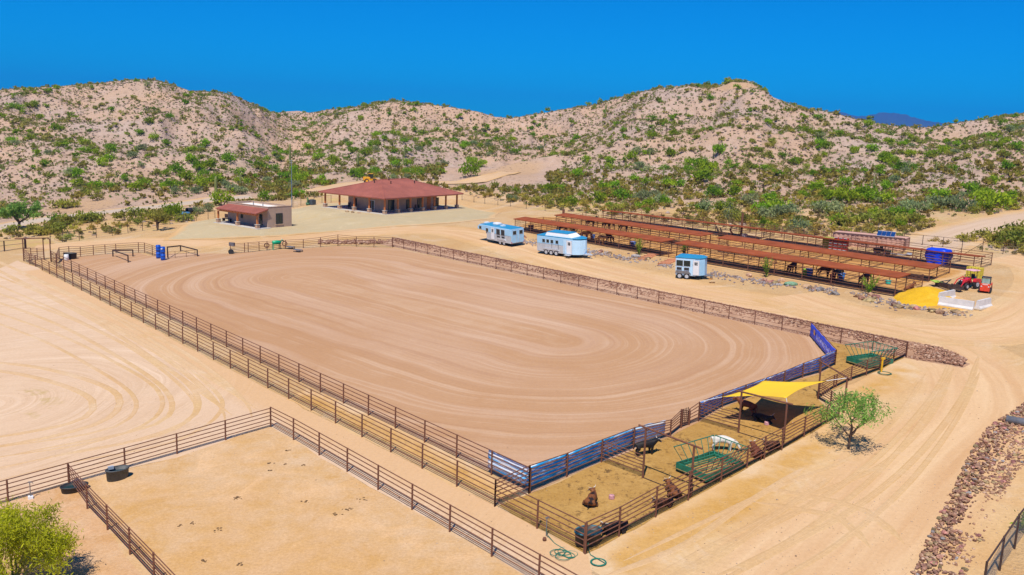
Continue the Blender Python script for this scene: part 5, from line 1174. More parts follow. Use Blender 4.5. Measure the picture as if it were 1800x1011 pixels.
def drum(label, px, z, txt):
    b = P(*px); b.z += z; t = thing('plastic_drum', label, 'drum', b, .6, 'blue drums stacked in pairs'); m = mat('blue_drum',(.004,.075,.45),.4,.2,3)
    MB().lathe((0,0,0), [(.26,0),(.29,.03),(.30,.24),(.315,.26),(.30,.28),(.30,.58),(.315,.60),(.30,.62),(.29,.84),(.26,.87),(.02,.87)], 20).build('shell', m, t, True)
    MB().lathe((.14,0,.87), [(.04,0),(.04,.03)], 8).build('bung', BLACK, t)
    if txt:
        q = MB()
        for k in range(4):
            a = -1.9-.6+k*.16; q.box((.318*math.cos(a),.318*math.sin(a),.62+.03*(k % 2)),(.02,.05,.14),a)
        q.build('lettering', WHITE, t)
drum('lower blue drum of the left stack by the low gate', (278.8,454.3), 0, 0); drum('upper blue drum of the left stack by the low gate', (278.8,454.3), .875, 0)
drum('lower blue drum of the right stack by the low gate', (286.8,457.6), 0, 0); drum('upper blue drum of the right stack, with white lettering', (286.8,457.6), .875, 1)
b_ = thing('plastic_barrel', 'small white barrel beside the far left stock trough', 'barrel', P(117,458)); MB().lathe((0,0,0), [(.24,0),(.28,.05),(.29,.4),(.28,.75),(.22,.8)], 16).build('shell', WHITE, b_, True); MB().lathe((0,0,.8), [(.1,0),(.1,.05)], 10).build('cap', GREYST, b_)
# roping dummy, carts, rings by the far arena fence
def dummy():
    a = P(486.5,438.5); d = P(497,437)-a; t = thing('roping_dummy', 'green roping steer dummy in front of the far arena fence', 'roping dummy', a, math.atan2(d.y,d.x))
    m = mat('green_dummy',(.0,.30,.14),.45); MB().lathe((0,0,.95), [(.12,-.62),(.26,-.55),(.29,0),(.26,.45),(.16,.58)], 14, 'x').build('body', m, t, True)
    MB().path([(.5,0,1.05),(.78,0,1.22),(1.02,0,1.02)], .13, 8, .08).build('head', m, t, True)
    for k in (-1,1): MB().path([(.8,k*.08,1.28),(.8,k*.28,1.36),(.85,k*.38,1.48)], .03, 6, .01).build('horn', HORN, t)
    for x in (-.5,.42):
        for k in (-1,1): MB().tube((x,k*.16,.8),(x-.08*(x < 0)+.02,k*.22,0),.05).build('leg', m if x < 0 else RUST2, t)
dummy()
for k, (x, y, lb) in enumerate(((510,437.5,'grey flat drag sled by the far fence, left of the pair'),(523.5,443,'grey flat drag sled by the far fence, right of the pair'))):
    t = thing('drag_sled', lb, 'sled', P(x,y), -.55, 'grey drag sleds'); MB().box((0,0,.28),(1.15,.6,.10)).build('deck', GREYST, t)
    for j in (-1,1): MB().path([(-.55,j*.25,.05),(.45,j*.25,.05),(.68,j*.25,.22)], .05, 6).build('runner', BLACK, t)
for x, y, lb in ((469,431,'brown coiled rope ring hung on the far fence left of the green dummy'),(500.5,428,'brown coiled rope ring hung on the far fence right of the green dummy')):
    l0 = P(x,440 if x < 480 else 437.5); d = Vector((-l0.x,-l0.y,0)).normalized(); h = hgt(l0,x,y); m = MB(); c = Vector((0,0,h))+d*.15; s_ = Vector((d.y,-d.x,0))
    for q in range(3): m.path([c+d*.03*q+(.27+.02*q)*(math.cos(a)*s_+math.sin(a)*Vector((0,0,1))) for a in np.linspace(0,2*math.pi,19)[:-1]], .05, 6, closed=True)
    o = m.build('coiled_rope', mat('brown_rope',(.16,.07,.04),.9,.3,9), None); o.location = l0; tag(o, lb, 'rope', 'rope rings on the far fence')
# hoses and standpipes near the closest pen corner
def hose(label, px, r, n, loose, m=TEAL, tail=None):
    o = P(*px); rnd = random.Random(int(px[0])); pt = []
    for k in range(n*18):
        a = 2*math.pi*k/18; rr = r*(1+loose*.35*math.sin(a*.37+1)+.05*rnd.random()) ; pt.append(Vector((rr*math.cos(a)+loose*.35*math.sin(a/n*.5*2), rr*math.sin(a)*1.0+loose*.25*math.cos(a*.21), .03+.012*(k/18 % 4))))
    if tail: pt += [v-o for v in tail]
    q = MB().path(pt, .018, 5).build('garden_hose', m, None, True); q.location = o; tag(q, label, 'hose', 'garden hoses on the ground')
c_ = P(1031,972)
hose('loosely looped green garden hose on the ground left of the nearest pen corner', (992,975), .36, 5, .8, tail=[P(975,955,.03), P(962,940,.1), P(960,930,.6)])
hose('neatly coiled teal garden hose on the ground below the nearest pen corner', (1052,990), .33, 7, .06, tail=[P(1038,975,.05), P(1033.5,962,.15), P(1034,955,.62)])
hose('small green hose coil beside the yellow hydrant at the far pen fence', (1555,657), .42, 4, .15, mat('grey_green_hose',(.06,.14,.08),.6))
def standpipe(label, px, h, m, base=None):
    t = thing('standpipe', label, 'water tap', P(*px), .5); MB().tube((0,0,0),(0,0,h),.025,8).build('pipe', m, t)
    MB().box((0,0,h),(.16,.05,.06)).tube((.08,0,h),(.16,0,h-.1),.018).build('tap', m, t)
    if base: MB().box((0,0,.08),(.25,.25,.16)).build('base_block', base, t)
standpipe('thin grey water standpipe beside the loose hose', (960,943), .95, GREYST); standpipe('thin grey standpipe with hoses left of the foreground troughs', (54,877), .95, GREYST, WHITE)
t = thing('hydrant', 'yellow frost-free hydrant by the far pen fence', 'hydrant', P(1549,654), .4); MB().tube((0,0,0),(0,0,1.0),.07,8).build('pipe', YEL, t); MB().box((.05,0,1.02),(.3,.12,.14)).build('head', YEL, t)
b0 = P(957,951); o = MB().lathe((0,0,.1), [(.0,-.1),(.09,-.06),(.1,.0),(.07,.08),(0,.1)], 10).build('float_ball', RUST, None, True); o.location = b0; tag(o, 'small rusty float ball lying by the loose green hose', 'float ball')
for k, (x, y, lb) in enumerate(((1075,877,'pink salt lick block lying in the open pen'),(1347.5,747,'pale pink salt lick block in the shade of the sail'))):
    o = MB().lathe((0,0,0), [(.13,0),(.16,.03),(.15,.2),(.08,.24),(.05,.16)], 9).build('salt_block', mat('pink_salt',(.50,.25,.27),.7,.3,9,bmp=.4), None); o.location = P(x,y); tag(o, lb, 'salt block', 'salt licks')
# yellow pile, barriers, container, hay, tarpaulin
def pile():
    ring = [P(1575,526),P(1590,535.5),P(1622,539),P(1652,536.5),P(1672,524),P(1668,515.5),P(1645,510),P(1610,509),P(1586,515)]
    c = sum(ring, Vector())/len(ring); top = P(1628,522); hh = hgt(top,1627,502); n = 64; V = []; rows = 18; t0 = on(c.x,c.y)
    ang = [math.atan2(p.y-c.y,p.x-c.x) for p in ring]; rad = [(p-c).to_2d().length for p in ring]
    od = np.argsort(ang); ang = np.array(ang)[od]; rad = np.array(rad)[od]
    for i in range(rows+1):
        s = i/rows
        for k in range(n):
            a = -math.pi+2*math.pi*k/n; R = np.interp(a, ang, rad, period=2*math.pi)*1.04*s
            p = c.lerp(top, 1-s); x, y = p.x+R*math.cos(a), p.y+R*math.sin(a)
            z = hh*(1-s)**.95*(1-.12*math.exp(-(s/.25)**2))+.10*s*(1-s)*4*(float(fbm(x*1.3,y*1.3,6,3))-.5)*2
            V.append((x-t0.x, y-t0.y, gz(x,y)+max(z,0)-t0.z-(.05 if i == rows else 0)+.02))
    Fq = [(i*n+k, (i+1)*n+k, (i+1)*n+(k+1) % n, i*n+(k+1) % n) for i in range(rows) for k in range(n)]
    o = np_obj('sawdust_pile', V, Fq, soil('yellow_sawdust', (.66,.39,.02), (.72,.44,.025), (.60,.33,.012), 6), smooth=True); o.location = t0
    tag(o, 'bright yellow heap of shavings at the end of the front shelter', 'heap')
pile()
sheet('spilled_shavings', pts((1570,529),(1592,541),(1640,545),(1695,548),(1720,541),(1700,527),(1672,515),(1640,508)), soil('spilled_yellow', (.60,.34,.05), (.58,.35,.10), (.55,.29,.06), 6, 0, 1), .024, rough=(.7,.4), soft=.7)
def barrier(label, a, b, h=.8):
    p, q = P(*a), P(*b); L = (q-p).length; d = q-p; t = thing('concrete_barrier', label, 'barrier', p.lerp(q,.5), math.atan2(d.y,d.x), 'concrete barriers forming the yellow bin'); m = mat('light_concrete',(.60,.57,.55),.8,.12,2,bmp=.2)
    o = MB(); o.add([(x*L/2,y,z) for x in (-1,1) for y, z in ((-.30,0),(-.30,.10),(-.16,.28),(-.10,h),(.10,h),(.16,.28),(.30,.10),(.30,0))], [tuple(range(8))[::-1],tuple(range(8,16))]+[(k,(k+1) % 8,(k+1) % 8+8,k+8) for k in range(8)]); o.build('body', m, t)
    MB().box((0,0,.0),(L+.04,.7,.10)).build('foot', mat('cream_footing',(.62,.50,.34),.85), t)
barrier('white concrete barrier at the back left of the yellow bin', (1650.5,531), (1676,521.5)); barrier('long white concrete barrier along the front of the yellow bin', (1650,536), (1711,545)); barrier('short white concrete barrier at the right end of the yellow bin', (1717,545.5), (1739,536.5))
def container():
    a, b = P(1463,431), P(1590,441); h = hgt(a,1463.5,409); d = b-a; dn = Vector((d.x,d.y,0)).normalized(); L = 12.2; e = f_ = None
    L = d.to_2d().length; t = thing('storage_container', 'long tan corrugated storage container behind the back shelter', 'container', on(*(a+dn*L/2).xy), math.atan2(d.y,d.x))
    m = mat('tan_container_paint',(.58,.33,.24),.6,.15,1.5); W = 2.4; far = 1; z0 = min(a.z,b.z)-t.location.z
    V = []; n = int(L/.14); mb = MB(); pr = []
    for k in range(n+1): pr.append((-L/2+L*k/n, .0 if (k//2) % 2 else .07))
    for x, o in pr: V += [(x,o,-.3),(x,o,h-.1)]
    mb.add(V, [(2*k,2*k+2,2*k+3,2*k+1) for k in range(n)])
    mb.add([(x,W-o,z) for x, o in pr for z in (-.3,h-.1)], [(2*k+1,2*k+3,2*k+2,2*k) for k in range(n)])
    mb.box((L/2-.03,W/2,h/2-.2),(.06,W-.1,h+.1)).box((-L/2+.03,W/2,h/2-.2),(.06,W-.1,h+.1)); mb.build('wall', m, t)
    MB().box((0,W/2,h-.06),(L+.04,W+.06,.10)).build('roof', m, t)
    fr = MB()
    for x in (-L/2,L/2):
        for y in (.0,W): fr.box((x,y,h/2-.2),(.14,.14,h+.34))
    for y in (0,W): fr.box((0,y,h-.02),(L-.15,.10,.12))
    fr.build('frame', mat('dark_container_frame',(.17,.09,.07),.6), t)
    s = thing('solar_panel', 'tilted rack of four blue solar panels on the tan container roof', 'solar panel', t.location+dn*(L*.22)+Vector((0,0,h)), t.rotation_euler.z)
    for k in range(4):
        x = -1.35+k*.9; T = Matrix.Translation((x,.9,.55)) @ Matrix.Rotation(math.radians(38),4,'X')
        p = MB().box((0,0,0),(.84,1.5,.05),0,T).build('panel', mat('blue_solar_cell',(.01,.045,.16),.15,.3,6), s); MB().box((0,.77,0),(.86,.05,.06),0,T).box((0,-.77,0),(.86,.05,.06),0,T).build('edge', WHITE, p)
    lg = MB()
    for x in (-1.7,0,1.7): lg.tube((x,.3,0),(x,.35,.2),.04).tube((x,1.5,0),(x,1.45,1.0),.04)
    lg.build('rack', ALU, s); MB().tube((-1.9,1.7,0),(-1.9,1.7,2.6),.03).build('mast', GREYST, s); s.scale = (.58,.58,.58)
container()
def tarp():
    c = P(1648,465); d = SH['b2'][1]; rz = math.atan2(d.y,d.x); t = thing('covered_stack', 'tall stack wrapped in a bright blue tarpaulin behind the back shelter', 'covered stack', c, rz)
    n = 40; rows = 22; V = []; hh = hgt(c,1655,437.5)
    for i in range(rows+1):
        v = i/rows
        for k in range(n):
            a = 2*math.pi*k/n; ca, sa = math.cos(a), math.sin(a); q = (abs(ca)**5+abs(sa)**5)**(-1/5)
            rx = 1.18*(1+.10*math.exp(-((v-.6)/.2)**2)-.18*sstep(.45,0,v)); ry = .95; top = sstep(.93,1.0,v)*.12
            w = .16*(float(fbm(a*2.2+5, v*2.3, 4, 3))-.5)*2*(1-v*.6)
            x, y = (rx+w)*q*ca*(1-top), (ry+w)*q*sa*(1-top); V.append((x,y,(.12+.10*math.sin(a*3))*(1-v)+v*hh+.03*math.sin(a*5)*v))
    V.append((0,0,hh+.04)); Fl = [(i*n+k,i*n+(k+1) % n,(i+1)*n+(k+1) % n,(i+1)*n+k) for i in range(rows) for k in range(n)]
    m = MB(); m.add(V, Fl+[(rows*n+k,rows*n+(k+1) % n,len(V)-1) for k in range(n)]); m.build('tarpaulin', mat('blue_tarpaulin',(.005,.045,.62),.4,.2,1.2,bmp=.2), t, True)
    MB().box((0,0,.3),(1.7,1.3,.6)).build('load', mat('dark_load',(.10,.08,.06),.9), t)  # plain dark brown block inside the tarpaulin
tarp()
HAYM = mat('green_hay',(.36,.36,.05),.95,.35,9,bmp=.8); HAY2 = mat('yellow_hay',(.58,.46,.04),.95,.3,9,bmp=.8)
def bales(label, px, rows, m, rz, dim=(1.1,.5,.45), group='hay bales'):
    c = P(*px); k0 = None; ca, sa = math.cos(rz), math.sin(rz)
    for (i, j, k) in rows:
        p = c+Vector((i*dim[0]*1.03*ca-j*dim[1]*1.05*sa, i*dim[0]*1.03*sa+j*dim[1]*1.05*ca, k*dim[2])); p.z = gz(c.x,c.y)+k*dim[2]
        if k0 is None:
            k0 = thing('hay_bale', label, 'hay bale', p, rz, group); MB().box((0,0,dim[2]/2),dim).build('hay', m, k0, bevel=.04)
            for x in (-.25,.25): MB().box((x*dim[0],0,dim[2]/2),(.03,dim[1]+.02,dim[2]+.02)).build('twine', RUST2, k0)
        else: dup(k0, p, rz+random.uniform(-.03,.03))
dz = math.atan2(SH['b2'][1].y, SH['b2'][1].x)
bales('green hay bale stacked left of the red crates', (1451,437), [(i,j,k) for k in range(4) for i in (0,1) for j in (0,1)], HAYM, dz, (.75,.5,.36), group='green hay bales left of the red crates')
bales('yellow hay bale stacked behind the tractor canopy', (1704,490), [(i,j,k) for k in range(3) for i in (0,1) for j in (0,1)], HAY2, dz, (.68,.5,.42), 'yellow hay bales behind the tractor')
def crates():
    c = P(1461,441); d = SH['b2'][1]; k0 = None; i0 = 0
    for i in range(4):
        for k in range(5-(i == 0)):
            p = c+d*(i*.62); p = on(p.x,p.y,k*.36)
            if k0 is None:
                k0 = thing('plastic_crate', 'red crate with white edge and dark opening in the stacks before the tan container', 'crate', p, dz, 'red crates stacked before the tan container')
                MB().box((0,.33,.21),(.62,.05,.42)).box((-.30,0,.21),(.05,.6,.42)).box((.30,0,.21),(.05,.6,.42)).box((0,0,.02),(.62,.62,.04)).box((0,-.33,.10),(.62,.05,.20)).build('shell', mat('crate_red',(.55,.03,.02),.5), k0)
                MB().box((0,-.345,.40),(.66,.06,.06)).build('white_edge', WHITE, k0); MB().box((0,0,.22),(.5,.5,.26)).build('contents', BLACK, k0)
            else: dup(k0, p, dz)
    for o in list(COL.objects):
        if o.name.startswith('plastic_crate'): o.scale = (.72,.72,.72)
crates()
def implement():
    c = P(1655,507); d = P(1668,512)-c; t = thing('box_blade', 'dark drag implement with a lime green sheet beside the yellow heap', 'implement', c, math.atan2(d.y,d.x))
    MB().box((0,0,.35),(2.2,.12,.45)).box((-.95,.35,.35),(.1,.7,.45)).box((.95,.35,.35),(.1,.7,.45)).build('blade_box', RUST2, t); MB().tube((-.5,.1,.6),(0,.9,.9),.05).tube((.5,.1,.6),(0,.9,.9),.05).tube((-.8,.5,.5),(.8,.5,.5),.05).build('hitch_frame', BLACK, t)
    MB().hexa([(-1.5,-.4,.55),(-.5,-.5,.5),(-.4,.3,.5),(-1.4,.4,.55)],[(-1.5,-.4,.60),(-.5,-.5,.56),(-.4,.3,.55),(-1.4,.4,.6)]).build('lime_sheet', mat('lime_sheet',(.35,.50,.06),.6), t)
implement()
def pipes():
    c = P(1578,448); d = SH['b2'][1]; t = thing('pipe_stack', 'pale grey pipes and panels lying before the right end of the container', 'pipe stack', c, dz)
    for k in range(6): MB().tube((-1.4,-.3+.12*k,.08+.1*(k % 2)),(1.4+.1*k,-.3+.12*k,.08+.1*(k % 2)),.06,8).build('pipe', mat('pale_pipe',(.42,.44,.50),.5), t)
    MB().box((1.9,.2,.35),(.9,.8,.06)).box((1.9,.6,.3),(.9,.06,.6)).build('panel', mat('pale_pipe',(.42,.44,.50),.5), t); t.scale = (.65,.65,.65)
pipes()
def misc():
    t = thing('air_conditioner', 'dark grey cooling unit on the ground behind the house', 'cooling unit', P(549,360.5), HF.rz); MB().box((0,0,.5),(.95,.95,.95)).build('case', mat('slate_case',(.06,.075,.09),.5), t, bevel=.04); MB().lathe((0,0,.98), [(.38,0),(.38,.04),(.1,.05)], 16).build('fan_guard', BLACK, t)
    o = thing('planter_barrel', 'green planter tub with cactus beside the dark cooling unit', 'planter', P(541,361), 0); MB().lathe((0,0,0), [(.3,0),(.38,.5),(.34,.5),(.3,.1)], 14).build('pot', mat('green_pot',(.06,.16,.08),.6), o, True); MB().lathe((0,0,.3), [(.14,0),(.17,.5),(.14,1.0),(.02,1.15)], 9).build('cactus', mat('cactus_green',(.09,.16,.05),.8), o, True)
    t = thing('antenna_pole', 'tall thin blue-grey pole between the cottage and the house', 'pole', P(513,364), 0); h = hgt(t.location,511.5,281); MB().tube((0,0,0),(0,0,h),.07,8,.04).build('pole', mat('blue_grey_pole',(.12,.20,.30),.4), t); MB().tube((-.5,0,h-.1),(.5,0,h-.1),.03).tube((-.3,0,h-.5),(.3,0,h-.5),.03).build('crossbar', GREYST, t)
    t = thing('culvert_pipe', 'black round culvert pipe end in the bushes left of the cottage', 'pipe', P(336,376), .9); MB().lathe((0,0,.55), [(.55,-.8),(.55,.8),(.48,.8),(.48,-.8)], 16, 'x', cap=False).build('shell', BLACK, t, True); MB().lathe((.5,0,.55), [(.5,0),(.5,.02)], 16, 'x').build('inside', BLACK, t)
    t = thing('water_tank', 'low blue tank in the bushes left of the cottage', 'tank', P(325,379), .5); MB().lathe((0,0,0), [(.9,0),(.9,.55),(.8,.62),(.1,.66)], 16).build('shell', mat('dull_blue_tank',(.05,.16,.30),.5), t, True); MB().lathe((0,0,.64), [(.2,0),(.2,.08)], 10).build('cap', BLACK, t)
    t = thing('outdoor_bench', 'long low bench under the cottage porch', 'bench', P(398.5,390.5), 0); cz = P(470.8,401.4).z
    d = Pz(384,392.1,cz)-Pz(452.5,402.8,cz); t.rotation_euler = (0,0,math.atan2(d.y,d.x)); t.location = Pz(400,389.5,cz+.1)
    MB().box((0,0,.48),(2.2,.6,.07)).build('seat', RUST2, t); MB().box((0,-.28,.85),(2.2,.06,.6)).build('backrest', RUST2, t)
    for x in (-1,1): MB().box((x,0,.23),(.08,.5,.45)).build('leg', RUST2, t)
misc()
def dung():
    rnd = random.Random(11); m = mat('dry_manure',(.15,.085,.035),.95,.4,9,bmp=.6); g = 'manure heaps in the foreground paddock'
    for x, y, r in ((506,793,.28),(474.5,815,.26),(500,817,.24),(533,818.5,.26),(478,827,.3),(418,875,.4),(593,905,.42),(637,878,.5),(318,924,.3),(340,920,.25),(384,933,.35),(421,874,.45),(362,988,.3),(423,992,.35),(536,882,.35),(612,896,.35)):
        mb = MB(); c = P(x,y)
        for k in range(10):
            px_, py_ = rnd.gauss(0,r*.30), rnd.gauss(0,r*.30); s = rnd.uniform(.028,.062)*(1.3 if k < 5 else .7)
            mb.lathe((px_,py_,s*.3), [(0,-s*.4),(s,-s*.2),(s*.9,s*.3),(0,s*.6)], 6)
        o = mb.build('manure_heap', m, None, True); o.location = c; tag(o, 'small dark dry manure heap on the paddock soil', 'manure', g)
dung()
# ------------------------------------------------------------------ rocks
def rock_mesh(seed, flat=.6, sub=1):
    bm = bmesh.new(); bmesh.ops.create_icosphere(bm, subdivisions=sub, radius=1); r = random.Random(seed)
    o = r.uniform(0,50); sx, sy = r.uniform(.8,1.3), r.uniform(.6,1)
    for v in bm.verts:
        k = .72+.55*float(vnoise(v.co.x*1.3+o, v.co.y*1.3+v.co.z*2.1, seed)); v.co = Vector((v.co.x*sx*k, v.co.y*sy*k, v.co.z*flat*k))
    me = bpy.data.meshes.new('rock'); bm.to_mesh(me); bm.free(); return me
ROCKM = mat('maroon_rock', (.25,.125,.075), .9, .45, 1.2, bmp=.6, rnd=.5, c2=(.46,.27,.165)); ROCKG = mat('grey_rock', (.27,.24,.23), .9, .3, 2, bmp=.6, rnd=.3); ROCKT = mat('tan_boulder', (.46,.29,.17), .9, .25, 2, bmp=.5, rnd=.2)
RM = [rock_mesh(k, sub=2 if k < 6 else 1) for k in range(10)]
def rock(p, s, m, label, group, k=None, rz=None):
    me = RM[k if k is not None else random.randrange(10)]; key = (me.name, m.name)
    if key not in rock.c: c = me.copy(); c.materials.append(m); rock.c[key] = c
    o = bpy.data.objects.new('rock', rock.c[key]); COL.objects.link(o); o.location = p; o.scale = (s, s*random.uniform(.8,1.2), s*random.uniform(.75,1.1))
    o.rotation_euler = (random.uniform(-.3,.3), random.uniform(-.3,.3), random.uniform(0,6.3) if rz is None else rz)
    return tag(o, label, 'rock', group)
rock.c = {}
def rock_mass(name, pos, size, m, kind='stuff', seed=0):
    """many small stones joined into one mesh"""
    bm = bmesh.new(); bmesh.ops.create_icosphere(bm, subdivisions=1, radius=1); bv = np.array([v.co[:] for v in bm.verts]); bf = np.array([[v.index for v in f.verts] for f in bm.faces]); bm.free()
    rg = np.random.default_rng(seed); N = len(pos); nv = len(bv)
    k = rg.uniform(.65,1.25,(N,nv,1)); sc = np.stack([rg.uniform(.8,1.3,N),rg.uniform(.6,1,N),rg.uniform(.45,.8,N)],-1)[:,None,:]*np.asarray(size)[:,None,None]
    V = bv[None]*k*sc; a = rg.uniform(0,6.28,N); ca, sa = np.cos(a)[:,None], np.sin(a)[:,None]
    X = V[...,0]*ca-V[...,1]*sa; Y = V[...,0]*sa+V[...,1]*ca; V = np.stack([X,Y,V[...,2]],-1)+np.asarray(pos)[:,None,:]
    Fq = (bf[None]+np.arange(N)[:,None,None]*nv).reshape(-1,3); o = np_obj(name, V.reshape(-1,3), Fq, m)
    at = o.data.attributes.new('tone','FLOAT','POINT'); at.data.foreach_set('value', np.repeat(rg.uniform(0,1,N),nv).astype(np.float32)); return tag(o, kind=kind)
def M_mass(name, cols):
    m, n, l, b = M_new(name); at = n.new('ShaderNodeAttribute'); at.attribute_name = 'tone'
    cr_ = n.new('ShaderNodeValToRGB'); el = cr_.color_ramp.elements; el[0].position = 0; el[0].color = (*cols[0],1); el[1].position = 1; el[1].color = (*cols[-1],1)
    for i, c in enumerate(cols[1:-1]): e = el.new((i+1)/(len(cols)-1)); e.color = (*c,1)
    l.new(at.outputs['Fac'], cr_.inputs[0]); c = mix(n, l, ramp(n, l, noise(n, l, geo(n), 4, 3), .3, .7), mix(n, l, 1.0, cr_.outputs[0], (.7,.7,.7), 'MULTIPLY'), cr_.outputs[0])
    l.new(c, b.inputs['Base Color']); b.inputs['Roughness'].default_value = .95; b.inputs['Specular IOR Level'].default_value = .1; return m
MASSROCK = M_mass('rubble_rock', [(.13,.062,.042),(.25,.12,.075),(.42,.24,.155),(.31,.16,.105),(.62,.43,.31)])
# embankment of dark rock along the right side of the arena
def embankment():
    d = Vector((RGT[-1][0].x-RGT[0][0].x, RGT[-1][0].y-RGT[0][0].y)).normalized(); n = Vector((-d.y,d.x)); n = n if n.x > 0 else -n
    o = Vector(RGT[0][0].xy); L = (Vector(RGT[-1][0].xy)-o).length; V = []; prof = [(-.15,0),(.35,.06),(.75,.12),(1.4,.32),(2.1,.46),(2.6,.48),(3.1,.32),(3.6,.02)]; N = 90
    z = lambda w: float(np.interp(w, [p[0] for p in prof], [p[1] for p in prof]))
    for i in range(N+1):
        s = -3+(L+7)*i/N; tp = min(1, max(0,(L+4-s)/4))
        for w, h in prof: q = o+d*s+n*(w*(.35+.65*tp)+.5*(1-tp)); V.append((q.x,q.y,gz(q.x,q.y)+h*tp*(.85+.3*float(vnoise(s/3,w,4)))+.012))
    k = len(prof); e = np_obj('rock_embankment', V, [(i*k+j,(i+1)*k+j,(i+1)*k+j+1,i*k+j+1)[::-1] for i in range(N) for j in range(k-1)], soil('embankment_soil', (.42,.25,.16), (.52,.35,.24), (.33,.19,.13), 4), smooth=True); tag(e, kind='structure')
    rg = np.random.default_rng(5); P_ = []; S_ = []
    def put(s, w, sz):
        q = o+d*s+n*w; P_.append((q.x,q.y,gz(q.x,q.y)+z(w)+sz*.15)); S_.append(sz)
    for _ in range(7000): put(rg.uniform(-3,L+1.5), rg.choice([rg.normal(2.1,.5), rg.uniform(1.1,3.1)]), rg.uniform(.05,.135))
    for _ in range(1500): put(rg.uniform(-1,L+1.5), rg.normal(.22,.10), rg.uniform(.05,.10))
    for _ in range(700):
        s = rg.uniform(0,3.6); put(L+.2+s, rg.uniform(.1,3.3)*(1-s/5)+.9*s/5, rg.uniform(.06,.15))
    for _ in range(500):      # the bend behind the far fence
        q = P(560+rg.uniform(0,135), 425.5+rg.uniform(-2.2,2.6)+(0 if rg.uniform() < .5 else 1.5)); P_.append((q.x,q.y,q.z+.12)); S_.append(rg.uniform(.10,.24))
    rock_mass('embankment_rubble', P_, S_, MASSROCK, seed=3)
embankment()
# near right slope: the 300 largest stones are rocks of their own
def near_rocks():
    poly = [(1812,700),(1738,752),(1703,800),(1676,862),(1640,930),(1604,1011),(1590,1060),(1680,1075),(1702,1000),(1735,930),(1770,862),(1812,800)]
    pg = [P(*p).xy for p in poly]
    def inside(x, y):
        c = False
        for i in range(len(pg)):
            a, b = pg[i], pg[i-1]
            if (a.y > y) != (b.y > y) and x < (b.x-a.x)*(y-a.y)/(b.y-a.y)+a.x: c = not c
        return c
    rg = random.Random(4); xs = [p.x for p in pg]; ys = [p.y for p in pg]; edge = [P(*p).xy for p in poly[:7]]
    def ed(x, y): return min(((Vector((x,y))-a.lerp(b, max(0,min(1,(Vector((x,y))-a).dot(b-a)/(b-a).length_squared)))).length) for a, b in zip(edge, edge[1:]))
    n1 = 0; P_, S_ = [], []; tries = 0
    while tries < 22000 and len(P_) < 2600:
        tries += 1; x, y = rg.uniform(min(xs),max(xs)), rg.uniform(min(ys),max(ys))
        if not inside(x, y): continue
        e = ed(x, y); cl = float(fbm(x/1.3, y/1.3, 33, 3)); dens = .95 if e < .9 else (.9 if cl > .53 else .12)
        if y > 44: dens = max(dens, .8)
        if rg.random() > dens: continue
        sz = rg.uniform(.045,.135)*(1.15 if e < 1 else 1)
        p = on(x, y, sz*.2+.10*max(0,1-abs(e-.6)/.8))
        if n1 < 290 and sz > .108:
            n1 += 1; up_ = y > 45
            rock(p, sz, ROCKM if rg.random() < .9 else ROCKG, 'broken maroon rock on the upper part of the right roadside slope' if up_ else ('broken maroon rock in the curb row beside the road at lower right' if e < .9 else 'broken maroon rock scattered behind the curb row at lower right'), 'rocks on the right roadside slope' if up_ else ('curb row rocks lower right' if e < .9 else 'scattered rocks lower right'))
        else: P_.append(p[:]); S_.append(sz*.8)
    rock_mass('slope_rubble', P_, S_, MASSROCK, seed=9)
near_rocks()
